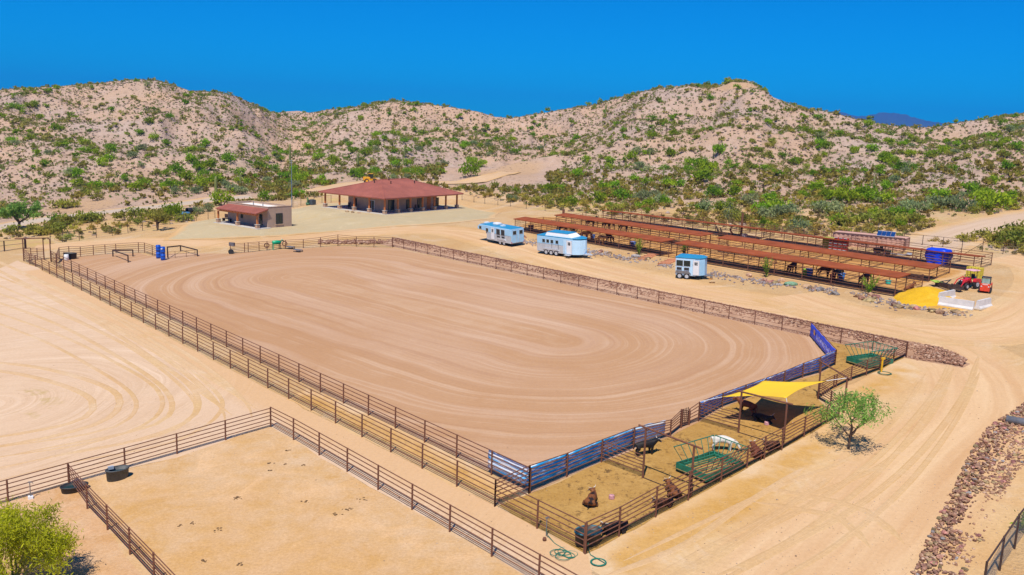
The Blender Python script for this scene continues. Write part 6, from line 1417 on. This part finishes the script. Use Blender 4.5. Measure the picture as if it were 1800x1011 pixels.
# boulders and stone beds in front of the shelters
def front_rocks():
    rg = random.Random(8); line = [(905,421),(942,428),(1000,438),(1060,447),(1105,455),(1130,461),(1178,468)]; line2 = [(1245,480),(1290,489),(1330,495),(1375,501),(1420,507),(1455,510),(1500,518),(1545,529),(1600,541),(1640,549),(1690,553)]
    P_, S_ = [], []
    for ln in (line, line2):
        g = [P(*q) for q in ln]
        for a, b in zip(g, g[1:]):
            for k in range(int((b-a).length*26)):
                q = a.lerp(b, rg.random()); x, y = q.x+rg.gauss(0,.75), q.y+rg.gauss(0,.75)
                if float(fbm(x/2.2,y/2.2,14,2)) > .40: P_.append(on(x,y,.04)[:]); S_.append(rg.uniform(.07,.20))
    rock_mass('stone_bed', P_, S_, M_mass('grey_bed_stone', [(.20,.13,.12),(.33,.28,.27),(.40,.36,.35),(.30,.21,.18)]), seed=2)
    spots = [(1056,443,.4,0),(1072,446.5,.35,0),(1117,452,.5,1),(1138,456,.45,0),(922,417,.3,0),(1316,485.5,.55,2),(1345,495,.4,0),(1353,497.5,.45,0),(1362,498,.4,0),(1375,494,.35,2),(1416,505,.45,2),(1425,508,.4,0),(1435,509,.4,0),(1442,510.5,.5,1),(1468,518,.4,1),(1508,522,.45,0),(1516,527,.5,0),(1528,530,.5,0),(1530,519,.4,2),(1540,524,.4,0),(1572,538,.5,0),(1580,541,.45,0),(1603,541,.5,0),(1610,544,.4,0),(1640,548,.5,0),(1652,551,.5,0),(1661,549,.4,2),(1680,550,.45,0),(1687,553,.4,0),(610,373,.5,2),(620,374.2,.45,2),(632,375,.3,2),(1252,497,.3,2)]
    for x, y, s, c in spots:
        for j in range(1 if c == 2 or x < 640 else 4):
            p = P(x+rg.gauss(0,2.2)*(j > 0), y+rg.gauss(0,.8)*(j > 0)); w = ('maroon','grey','tan')[c]
            rock(p+Vector((0,0,s*.2)), s*(1 if j == 0 else rg.uniform(.45,.7)), (ROCKM,ROCKG,ROCKT)[c], {0:'maroon boulder in the stone bed before the front shelters',1:'grey boulder in the stone bed before the front shelters',2:'tan boulder in the stone bed before the front shelters'}[c] if x > 640 else 'tan boulder on the gravel at the foot of the house porch', f'{w} boulders in the stone bed' if x > 640 else 'tan boulders by the porch')
    fl = mat('orange_flagstone', (.50,.21,.10), .85, .3, 2, bmp=.3)
    for k, (x, y) in enumerate(((1132,456),(1137,453),(1143,450.5),(1148,448.5),(1168,464.5),(1173,462),(1179,459.5),(1184,457.5))):
        t = P(x,y); o = MB().prism([(.9*math.cos(a)*(.9+.2*((k*7+i) % 3)/3),.42*math.sin(a)) for i, a in enumerate(np.linspace(0,6.28,8)[:-1])], -.05, .16).build('flagstone', fl); o.location = t; o.rotation_euler = (0,0,.2+.1*(k % 3)); tag(o, 'orange flagstone step left of the small white trailer, '+('left flight' if k < 4 else 'right flight'), 'step', 'flagstone steps left flight' if k < 4 else 'flagstone steps right flight')
    o = MB().lathe((0,0,0), [(.6,0),(.5,.25),(.2,.35),(.02,.37)], 12).build('ground_cover_mat', mat('pale_green_plant',(.16,.28,.17),.8,.4,6), None, True); o.name = 'succulent_plant'; o.location = P(1390,501); o.scale = (1.3,.8,1); tag(o, 'low pale green succulent in the stone bed before the front shelter', 'plant')
front_rocks()
# ------------------------------------------------------------------ plants
def leaves(C, N, spread, size, rg, aspect=2.2, up=.3, shell=None):
    """N leaf-sized quads scattered round the clump centres C"""
    C = np.asarray(C, float); idx = rg.integers(0, len(C), N); sp_ = np.asarray(spread)
    p = C[idx]+rg.normal(0, 1, (N,3))*(sp_ if sp_.ndim < 2 else sp_[idx])
    a = rg.normal(0,1,(N,3)); a[:,2] += up; a /= np.linalg.norm(a,axis=1)[:,None]
    b = np.cross(a, rg.normal(0,1,(N,3))); b /= np.linalg.norm(b,axis=1)[:,None]
    s = size*rg.uniform(.6,1.35,(N,1)); u = a*s*aspect*.5; w = b*s*.5
    V = np.stack([p-u, p+w*.9-u*.1, p+u, p-w*.9-u*.1], 1).reshape(-1,3); return V, np.arange(N*4).reshape(-1,4)
def limb_tree(rg, h, spread, nl, trunk_h, r0, twist=.25, nsub=3, lift=.6):
    """tapered trunk with limbs; returns the branch builder and the twig ends"""
    mb = MB(); ends = []
    def grow(p, d, L, r, lev):
        q = [p]; 
        for k in range(4):
            d = (d+Vector(rg.normal(0,twist,3))*.6+Vector((0,0,.05))).normalized(); q.append(q[-1]+d*L/4)
        mb.path(q, r, 6 if lev < 2 else 4, r*.5); ends.append((q[-1], lev)); ends.append((q[2], lev))
        if lev < nsub:
            for k in range(2 if lev else 3):
                nd = (d*.8+Vector(rg.normal(0,.55,3))+Vector((0,0,.12))).normalized(); grow(q[-1 if k < 2 else 2], nd, L*.68, r*.52, lev+1)
    base = Vector((0,0,-.1))
    if trunk_h > .05: mb.path([base, Vector((.03,0,trunk_h))], r0*1.25, 8, r0); base = Vector((.03,0,trunk_h))
    for k in range(nl):
        a = 2*math.pi*(k+rg.uniform(-.3,.3))/nl; tl = rg.uniform(.55,1.1)*spread
        d = Vector((math.cos(a)*tl, math.sin(a)*tl, lift*h/2)).normalized(); grow(base, d, (h-trunk_h)*.42*rg.uniform(.85,1.1), r0*.7, 0)
    return mb, ends
G1 = leafmat('palo_verde_leaf', (.42,.46,.014), (.66,.66,.03), .05); G2 = leafmat('mesquite_leaf', (.20,.38,.07), (.36,.52,.10)); G3 = leafmat('olive_leaf', (.28,.31,.045), (.46,.45,.07))
G4 = leafmat('grey_green_leaf', (.27,.33,.14), (.40,.46,.20)); G5 = leafmat('bright_desert_green', (.20,.37,.016), (.38,.52,.03)); G6 = leafmat('dry_scrub', (.24,.19,.07), (.36,.29,.10)); G7 = leafmat('straw_bush', (.46,.37,.07), (.58,.48,.09))
BARK = mat('grey_brown_bark', (.10,.065,.045), .9, .35, 6); GBARK = mat('green_bark', (.16,.19,.05), .8, .3, 5)
def big_tree(name, label, cat, loc, h, w, seed, leafm, barkm, nleaf, size, nl, th, r0, aspect, droop=0, sq=.8, nsub=2, gap=0):
    rg = np.random.default_rng(seed); t = thing(name, label, cat, loc)
    mb, ends = limb_tree(rg, h, w/h, nl, th, r0, nsub=nsub); E = np.array([e[0][:] for e in ends if e[1] >= 1]); b0 = np.array([v[:] for v in mb.v])
    s = np.array([w/2/np.percentile(np.abs(E[:,:2]),93), w/2/np.percentile(np.abs(E[:,:2]),93), h*.93/np.percentile(E[:,2],97)])
    def fitz(A): 
        A = A.copy(); k = np.clip(A[:,2:]/max(.3,th),0,1); A[:,:2] *= 1+(s[:2]-1)*k; A[:,2] *= s[2]; return A
    mb.v = [Vector(v) for v in fitz(b0)]; E = fitz(E); mb.build('trunk', barkm, t)
    if gap: E = E[rg.uniform(size=len(E)) > gap]
    V, Fq = leaves(E, nleaf, (w*.060,w*.060,h*.055), size, rg, aspect, .5); V[:,2] -= droop*np.hypot(V[:,0],V[:,1])**2/w; V[:,2] = np.maximum(V[:,2], .15)
    np_obj('crown', V, Fq, leafm, t); return t
big_tree('mesquite_tree', 'young green mesquite tree with open feathery crown outside the cattle pen', 'tree', P(1491,789), 3.5, 3.5, 3, G2, BARK, 2500, .062, 5, .75, .07, 3.6, .25, nsub=3, gap=.58)
big_tree('palo_verde_tree', 'yellow-green palo verde tree at the bottom left corner', 'tree', P(22,1038), 3.9, 4.3, 12, G1, GBARK, 16000, .046, 8, .3, .10, 4.5, nsub=3, gap=.22)
big_tree('palo_verde_tree', 'small tree with a grey-green round crown at the far left behind the wire fence', 'tree', P(34,403), 4.2, 4.6, 21, G2, BARK, 3000, .20, 5, .9, .12, 2.0)
bt_ = big_tree('desert_tree', 'small bare-stemmed bush tree at the left edge of the gravel yard', 'tree', P(277,405), 2.9, 3.0, 23, G3, BARK, 900, .15, 5, .8, .12, 2.0)
def saguaro(px, top, label, arms=()):
    b = P(*px); h = hgt(b, px[0], top); t = thing('saguaro', label, 'cactus', b, 0, 'tall columnar cacti'); m = mat('saguaro_green',(.17,.19,.05),.85,.3,3); r = min(.30, .055*h+.05)
    def rib(mb, pts_, r): mb.path(pts_, lambda u: r*(.8+.2*math.sin(u*3.1))*(1 if u < .93 else .55), 10)
    mb = MB(); rib(mb, [Vector((0,0,h*k/8-.1)) for k in range(9)], r); mb.build('stem', m, t, True)
    for z, a, l in arms:
        d = Vector((math.cos(a),math.sin(a),0)); q = MB(); p = Vector((0,0,z*h)); rib(q, [p, p+d*(r+.35)+Vector((0,0,.05)), p+d*(r+.5)+Vector((0,0,.4)), p+d*(r+.52)+Vector((0,0,l*h))], r*.7); q.build('arm', m, t, True)
    return t
for px_, tp, lb, ar in (((380,350),309,'tall pale saguaro directly behind the cottage',()),((423,326),304,'dark saguaro between the bushes right of the tall one behind the cottage',()),((510,296),252,'very tall saguaro above the thin pole between cottage and house',((.45,.2,.2),)),((629,294),269,'pale saguaro behind the left part of the house roof',()),((711,277),256,'two-armed saguaro on the middle slope above the house',((.4,0,.35),(.5,3.1,.3))),((557,262),250,'small pale saguaro left above the house',()),((1064,206),184,'saguaro near the crest left of the big right hill',()),((957,256),239,'short dark saguaro below the middle ridge',((.5,.1,.2),)),((1142,279),263,'dark saguaro in the middle of the right hillside',()),((1166,312),294,'saguaro low on the right hillside',()),((1535,334),309,'pale green saguaro with arms above the tan container',((.35,0,.4),(.3,3.1,.3))),((1579,344),329,'dark saguaro between bushes above the tan container',()),((1645,300),284,'saguaro on the slope at right with one arm',((.5,0,.2),)),((1680,312),300,'short saguaro at right beside a round bush',()),((187,276),262,'saguaro standing low on the left hillside',()),((1418,187),176,'saguaro on the skyline right of the peak',()),((726,325),312,'short dark saguaro stump behind the house',()),((240,330),318,'small pale saguaro in front of the big left thicket',())):
    saguaro(px_, tp, lb, ar)
t = thing('drain_pipe', 'grey metal drain pipe end among the rocks at the right edge', 'pipe', P(1797,748), 2.6); MB().lathe((0,0,.22), [(.24,-.9),(.24,.9),(.21,.9),(.21,-.9)], 16, 'x', cap=False).build('shell', GREYST, t, True); MB().lathe((.7,0,.22), [(.21,0),(.21,.02)], 14, 'x').build('inside', BLACK, t)
def ocotillo(px, top, label, w=1.5, n=22):
    b = P(*px); h = hgt(b, px[0], top); t = thing('ocotillo', label, 'plant', b, 0, 'ocotillo plants before the shelters'); rg = np.random.default_rng(int(px[0])); st = MB(); C = []
    for k in range(n):
        a, s = rg.uniform(0,6.28), rg.uniform(.2,1)*w*.5; L = h*rg.uniform(.65,1.05); q = [Vector((math.cos(a)*s*u**1.3, math.sin(a)*s*u**1.3, L*u)) for u in np.linspace(0,1,7)]; st.path(q, .022, 4, .012); C += [p[:] for p in q[1:]]+[tuple((q[i]+q[i+1])/2) for i in range(1,6)]
    st.build('canes', GBARK, t); V, Fq = leaves(C, 520, (.035,.035,.10), .075, rg, 2.4, .8); np_obj('leaves', V, Fq, G5, t)
ocotillo((1009,417), 394, 'green ocotillo behind the roof of the three-axle trailer', 1.9, 26); ocotillo((1123,448), 420, 'green ocotillo before the front shelter between the two larger trailers and the steps', 1.8); ocotillo((1202,449), 429, 'green ocotillo half hidden behind the small white trailer', 1.2, 14); ocotillo((1347,487), 453, 'green ocotillo before the front shelter beside the brown horse', 2.2); ocotillo((1527,517), 484, 'green ocotillo before the front shelter left of the yellow heap', 2.0, 26)
# shrubs: a few variants of each kind, copied one by one; the rest of each kind is one mass
def bush_mesh(name, seed, w, h, m, n, size, nc, base=0.0, aspect=1.9):
    rg = np.random.default_rng(seed); a = rg.uniform(0,6.28,nc); r = np.sqrt(rg.uniform(0,1,nc))*w*.34
    C = np.stack([r*np.cos(a), r*np.sin(a), base+(h-base)*(.25+.55*rg.uniform(0,1,nc))*(1-.5*(r/(w*.5))**2)], -1)
    V, Fq = leaves(C, n, (w*.11,w*.11,h*.12), size, rg, aspect, 1.1); V[:,2] = np.maximum(V[:,2], .02)
    st = MB()
    for k in range(min(nc,6)): st.path([Vector((0,0,-.1)), Vector(C[k])*.5+Vector((0,0,.1)), Vector(C[k])], .05*w/4, 4, .02)
    V2 = np.array([v[:] for v in st.v]); F2 = [f for f in st.f if len(f) == 4]
    me = bpy.data.meshes.new(name); al = np.concatenate([V,V2]); me.from_pydata(al.tolist(), [], Fq.tolist()+[tuple(i+len(V) for i in f) for f in F2]); me.materials.append(m); me.materials.append(BARK)
    mi = np.zeros(len(Fq)+len(F2), np.int32); mi[len(Fq):] = 1; me.polygons.foreach_set('material_index', mi); me.update(); return me
KINDS = {'palo_verde_bush':(2.9,1.9,G5,330,.21,12), 'creosote_bush':(1.9,1.15,G3,170,.16,9), 'ironwood_bush':(3.4,2.0,G4,360,.21,13), 'brittlebush':(1.3,.7,G6,120,.14,6), 'rabbitbrush':(1.6,.9,G7,150,.14,6)}
BM = {k: [bush_mesh(k, 100*i+j, *v) for j in range(5)] for i, (k, v) in enumerate(KINDS.items())}
def zone(px, py, r):
    hill = r > float(np.interp(math.atan2(*_cur), _fa, _fd))+25
    if hill: return 'on the left hillside' if px < 480 else 'on the middle hillside' if px < 900 else 'on the big right hillside' if px < 1480 else 'on the far right hillside'
    return 'in the brush left of the cottage' if px < 330 else 'in the thicket behind the cottage' if px < 560 else 'in the brush behind the house' if px < 900 else 'in the flat brush behind the shelters' if px < 1500 else 'in the flat brush at the right edge'
WORD = {'palo_verde_bush':('bright green rounded palo verde bush','bush'),'creosote_bush':('olive green open creosote bush','bush'),'ironwood_bush':('grey-green broad ironwood bush','bush'),'brittlebush':('low dry brownish brittlebush','bush'),'rabbitbrush':('low straw yellow bush','bush')}
def place_bush(kind, p, s, rg):
    global _cur
    _cur = (p[0], p[1]); o = bpy.data.objects.new(kind, BM[kind][rg.integers(5)]); COL.objects.link(o); o.location = p; o.rotation_euler = (0,0,rg.uniform(0,6.28)); o.scale = (s*rg.uniform(.85,1.2), s*rg.uniform(.85,1.2), s*rg.uniform(.85,1.15))
    z = zone(pix(p)[0], 0, math.hypot(p[0],p[1])); w, c = WORD[kind]; return tag(o, f'{w} {z}', c, f'{c}es: {kind.replace("_"," ")} {z}')
_cur = (0,1); rgv = np.random.default_rng(17); COUNT = {k: 0 for k in KINDS}
HAND = [('palo_verde_bush',[(330,318,1.5),(310,306,1.4),(345,302,1.5),(372,300,1.6),(355,330,1.3),(300,332,1.2),(400,286,1.3),(420,310,1.1),(335,286,1.2),(380,322,1.4),(270,246,1.1),(262,218,1.2),(106,230,1.0),(180,292,1.2),(240,335,1.1),(255,330,1.2),(55,190,1.3),(35,194,1.3),(20,190,1.2),(62,186,1.1),(540,262,1.2),(560,280,1.2),(585,285,1.3),(620,268,1.2),(640,276,1.3),(690,288,1.2),(715,292,1.1),(480,300,1.1),(500,315,1.2),(565,318,1.0),(525,322,1.2),(830,290,1.4),(845,294,1.2),(872,232,1.0),(815,262,.9),(730,232,1.0),(633,212,1.1),(1145,214,1.1),(1095,232,1.0),(1265,272,1.4),(1178,276,1.1),(1232,300,1.6),(1236,320,1.4),(1242,308,1.5),(1250,298,1.2),(1170,330,1.2),(1105,280,.9),(1030,285,1.0),(1545,300,.8),(1490,358,1.7),(1512,352,1.7),(1475,352,1.4),(1530,356,1.3),(1560,358,1.3),(1743,366,1.8),(1760,362,1.4),(1728,350,1.1),(1650,350,1.2),(1770,300,1.0),(1395,290,1.2),(1440,258,1.2),(1450,262,1.1),(1500,270,1.0),(1550,285,1.2),(1640,275,1.1),(1656,272,1.0),(1004,362,1.1),(1050,356,1.4),(1090,352,1.2),(1365,375,1.5),(1255,348,1.3),(1290,345,1.3)]),
 ('ironwood_bush',[(345,340,1.1),(425,342,1.2),(410,338,1.1),(365,372,1.0),(350,376,.9),(395,330,1.1),(470,322,1.0),(1160,358,1.3),(1130,354,1.3),(1150,348,1.2),(1240,372,1.3),(1275,372,1.3),(1350,385,1.4),(1372,382,1.4),(1390,378,1.3),(1320,360,1.3),(1440,375,1.4),(1470,378,1.4),(1600,372,1.4),(1620,375,1.3),(1645,368,1.4),(1675,368,1.4),(1700,372,1.3),(1570,380,1.2),(690,316,.9),(655,330,.8)]),
 ('creosote_bush',[(90,408,1.5),(104,410,1.4),(115,398,1.5),(122,396,1.3),(150,392,1.4),(163,390,1.5),(172,388,1.3),(218,387,1.3),(240,386,1.3),(262,386,1.5),(275,382,1.4),(62,411,1.3),(55,412,1.1),(20,410,1.3),(70,414,1.2),(285,388,1.2),(320,390,1.0),(333,388,.9),(100,366,1.3),(118,366,1.4),(130,364,1.3),(170,352,1.1),(38,344,1.1),(40,352,1.0),(1085,375,1.4),(1290,388,1.6),(1310,392,1.5),(1405,395,1.5),(1500,395,1.7),(1530,392,1.6),(1555,395,1.7),(1580,398,1.7),(1600,392,1.5),(1480,396,1.5),(1770,430,1.9),(1792,424,1.9),(1780,415,1.6),(1755,428,1.3),(1740,424,1.2),(1725,418,1.2),(1800,432,1.8),(870,330,1.0),(850,335,.9),(890,338,.9),(940,360,1.2),(985,362,1.2)]),
 ('rabbitbrush',[(75,413,1.2),(95,412,1.3),(225,398,1.1),(205,398,1.0),(140,396,1.1),(170,394,1.1),(1660,430,.9),(1690,425,1.2),(1705,424,1.2),(1345,395,1.1),(1360,396,1.1),(1388,398,1.0),(1440,402,1.1),(1465,404,1.0),(1690,420,1.0),(1640,425,.9),(1795,440,1.1),(1750,436,1.0)])]
for kd, lst in HAND:
    for x, y, s in lst: place_bush(kd, P(x,y), s*(1.1 if kd == 'creosote_bush' and x > 1000 else 1.3 if kd == 'creosote_bush' else .82 if kd == 'ironwood_bush' else 1.0), rgv); COUNT[kd] += 1
for q, sc_, lb in (((825,311),1.45,'bright green bush tree standing alone on the sandy track right of the house'),((391,362),1.25,'bright green bush directly behind the cottage roof'),((305,387),1.25,'light green bush left of the cottage beside the blue tank')):
    o_ = place_bush('palo_verde_bush', P(*q), sc_, rgv); o_.scale.z *= 1.45; o_['label'] = lb; o_['group'] = lb
o_ = place_bush('palo_verde_bush', P(1812,935), .55, rgv); o_['label'] = 'small bright green bush beyond the mesh fence at the bottom right edge'; o_['group'] = 'bush by the mesh fence'
CLR = [(-700,425),(-60,433),(40,420),(110,427),(200,415),(300,395),(345,391),(380,368),(430,360),(515,352),(560,348),(600,335),(640,325),(720,325),(812,338),(840,350),(900,358),(1000,373),(1100,384),(1250,400),(1400,414),(1480,420),(1600,425),(1650,432),(1800,450),(2400,520)]
def clear_y(px): return np.interp(px, [c[0] for c in CLR], [c[1] for c in CLR])
TRACKS = [[(-120,420),(20,396),(110,382),(200,372),(300,361),(375,352),(440,346)],[(560,338),(640,322),(730,322),(800,322),(870,310),(930,298),(952,291)],[(1625,440),(1665,420),(1700,407),(1750,394),(1810,382),(1900,366)]]
TR = [[P(*q).xy for q in t] for t in TRACKS]
def scatter(n, wt, seed):
    """ground points of the desert beyond the yard, kept with probability wt(hill depth, clump noise)"""
    rg = np.random.default_rng(seed); out = []
    while sum(len(o) for o in out) < n:
        m = 60000; ph = rg.uniform(dg(-37), dg(37), m); r = np.sqrt(rg.uniform(120**2, 520**2, m)); x, y = r*np.sin(ph), r*np.cos(ph); z = gzv(x, y)
        yy = z-HC; d = y*cp-yy*sp; u = y*sp+yy*cp; ix, iy = F*x/d, -F*u/d; px = 900+cr*ix-sr*iy; py = 505.5+sr*ix+cr*iy
        R = np.interp(ph, _sa, _sd); Ft = np.interp(ph, _fa, _fd); t = (r-Ft)/(R-Ft)
        # hidden behind nearer ground?
        vis = np.ones(m, bool); el = (z+1.0-HC)/r
        for k in (.97,.94,.9,.86,.8,.74,.68): q = r*k; vis &= (gzv(q*np.sin(ph), q*np.cos(ph))-HC)/q < el
        ok = vis & (py < clear_y(px)-1) & (t < 1.12) & (rg.uniform(0,1,m) < wt(x, y, t, px, py))
        for tr in TR:
            for a, b in zip(tr, tr[1:]):
                dx, dy = b.x-a.x, b.y-a.y; s = np.clip(((x-a.x)*dx+(y-a.y)*dy)/(dx*dx+dy*dy),0,1); ok &= np.hypot(x-a.x-s*dx, y-a.y-s*dy) > 5.0
        ok &= gzv(x, y, _bare) < .35; ok &= ~((px < 430) & (py > 338) & (rg.uniform(0,1,m) < .55)); ok &= ~((px > 780) & (px < 960) & (py > 285) & (py < 330))
        out.append(np.stack([x,y,z],-1)[ok])
    return np.concatenate(out)[:n]
flat = lambda t: np.where(t < .12, 1.0, 0.0)
def w_green(x, y, t, px, py):
    c = fbm(x/26, y/26, 61, 3); dens = np.clip((c-.50)*5, 0, 1)*.22+.26
    thick = ((px > 290) & (px < 800) & (py > 248) & (py < 330))*.16+((px > 1020) & (py > 330))*-.10
    return np.clip(dens*(.45+.55*(t < .5))+thick*np.clip((c-.42)*5,0,1), .04, 1)
def w_olive(x, y, t, px, py): return np.clip(.16+.5*(fbm(x/18,y/18,63,3)-.45)+.12*flat(t)*(px < 1000)-.22*flat(t)*(px > 1000), .02, 1)
def w_small(x, y, t, px, py): return np.clip(.6+.35*(fbm(x/12,y/12,65,3)-.5), 0, 1)*np.where(t < 0, .8, 1)
MASSV, MASSF, MASSM, _off = {}, {}, {}, {}
def mass_bushes(name, pos, scale, m, rg, n, size, w, h, nc=4):
    """every further shrub of a kind, as one mesh"""
    N = len(pos); a = rg.uniform(0,6.28,(N,nc)); r = np.sqrt(rg.uniform(0,1,(N,nc)))*w*.36*scale[:,None]
    C = np.stack([r*np.cos(a), r*np.sin(a), h*scale[:,None]*(.3+.5*rg.uniform(0,1,(N,nc)))], -1)+pos[:,None,:]
    idx = np.repeat(np.arange(N), n); ci = rg.integers(0,nc,N*n); p = C[idx,ci]+rg.normal(0,1,(N*n,3))*np.array([w*.14,w*.14,h*.14])*scale[idx][:,None]
    A = rg.normal(0,1,(N*n,3)); A[:,2] += 1.0; A /= np.linalg.norm(A,axis=1)[:,None]; B = np.cross(A, rg.normal(0,1,(N*n,3))); B /= np.linalg.norm(B,axis=1)[:,None]
    s = size*rg.uniform(.6,1.35,(N*n,1))*scale[idx][:,None]; u, v = A*s*.9, B*s*.5
    V = np.stack([p-u,p+v-u*.1,p+u,p-v-u*.1],1).reshape(-1,3); translucent(m); o = np_obj(name, V, np.arange(len(V)).reshape(-1,4), m)
    at = o.data.attributes.new('tone','FLOAT','POINT'); at.data.foreach_set('value', np.repeat(np.repeat(rg.uniform(0,1,N),n),4).astype(np.float32)); return tag(o, kind='stuff')
def grow_kind(kind, n, wt, seed, smin, smax, mass_name, cols, mq, msize):
    pts_ = scatter(n, wt, seed); rg = np.random.default_rng(seed+1); sc = rg.uniform(smin, smax, n)*(1-.25*sstep(250,420,np.hypot(pts_[:,0],pts_[:,1])))
    order = np.argsort(-sc/np.hypot(pts_[:,0],pts_[:,1])); k = max(0, 297-COUNT[kind])
    for i in order[:k]: place_bush(kind, pts_[i], float(sc[i]), rg)
    rest = order[k:]
    if len(rest): w, h = KINDS[kind][:2]; mass_bushes(mass_name, pts_[rest], sc[rest], M_mass(mass_name+'_leaf', cols), rg, mq, msize, w, h)
grow_kind('palo_verde_bush', 640, w_green, 201, .5, 1.15, 'distant_green_scrub', [(.19,.36,.016),(.27,.43,.024),(.35,.46,.035),(.26,.34,.06)], 90, .42)
grow_kind('creosote_bush', 2300, w_olive, 205, .55, 1.3, 'distant_olive_scrub', [(.27,.30,.05),(.36,.37,.07),(.44,.39,.10),(.28,.38,.06)], 36, .36)
grow_kind('ironwood_bush', 80, lambda x,y,t,px,py: w_green(x,y,t,px,py)*np.where(t < .4,1,.25), 209, .5, 1.0, 'distant_grey_scrub', [(.24,.30,.12),(.32,.37,.17)], 80, .4)
grow_kind('brittlebush', 32000, w_small, 213, .35, .85, 'low_dry_scrub', [(.19,.14,.075),(.28,.33,.07),(.33,.28,.11),(.22,.36,.05),(.42,.34,.14),(.26,.34,.07)], 11, .34)
grow_kind('rabbitbrush', 1700, lambda x,y,t,px,py: flat(t)*.8, 217, .6, 1.2, 'low_yellow_scrub', [(.30,.25,.05),(.42,.34,.07)], 22, .4)
def pebbles():
    rg = np.random.default_rng(31); P_, S_ = [], []
    for (x0,y0,x1,y1,n) in ((1040,880,1800,1011,1500),(1300,640,1800,900,900),(0,470,420,830,700),(480,760,1000,1011,700),(900,430,1650,580,700)):
        for _ in range(n):
            p = P(rg.uniform(x0,x1), rg.uniform(y0,y1)); s = rg.gamma(2,.006)+.009; P_.append((p.x,p.y,p.z+s*.3)); S_.append(min(s,.09))
    rock_mass('pebbles', P_, S_, M_mass('pebble_stone', [(.30,.19,.12),(.42,.29,.18),(.58,.44,.31),(.38,.28,.22)]), seed=12)
pebbles()
pr_ = scatter(24000, w_small, 221); rg_ = np.random.default_rng(5); rock_mass('hillside_rocks', pr_, rg_.uniform(.14,.46,len(pr_)), M_mass('hill_stone', [(.15,.10,.075),(.22,.155,.12),(.36,.27,.22),(.18,.12,.09),(.50,.40,.34)]), seed=6)
# ------------------------------------------------------------------ the air
def haze():
    o = MB().box((0,4600,150),(12000,11600,470)).build('haze', bpy.data.materials.new('air'), None)
    m = o.data.materials[0]; m.use_nodes = True; n, l = m.node_tree.nodes, m.node_tree.links; n.clear()
    v = n.new('ShaderNodeVolumePrincipled'); v.inputs['Color'].default_value = (.03,.34,1,1); v.inputs['Density'].default_value = 1.1e-4; v.inputs['Anisotropy'].default_value = 0
    q = n.new('ShaderNodeOutputMaterial'); l.new(v.outputs[0], q.inputs['Volume']); tag(o, kind='stuff')
haze()
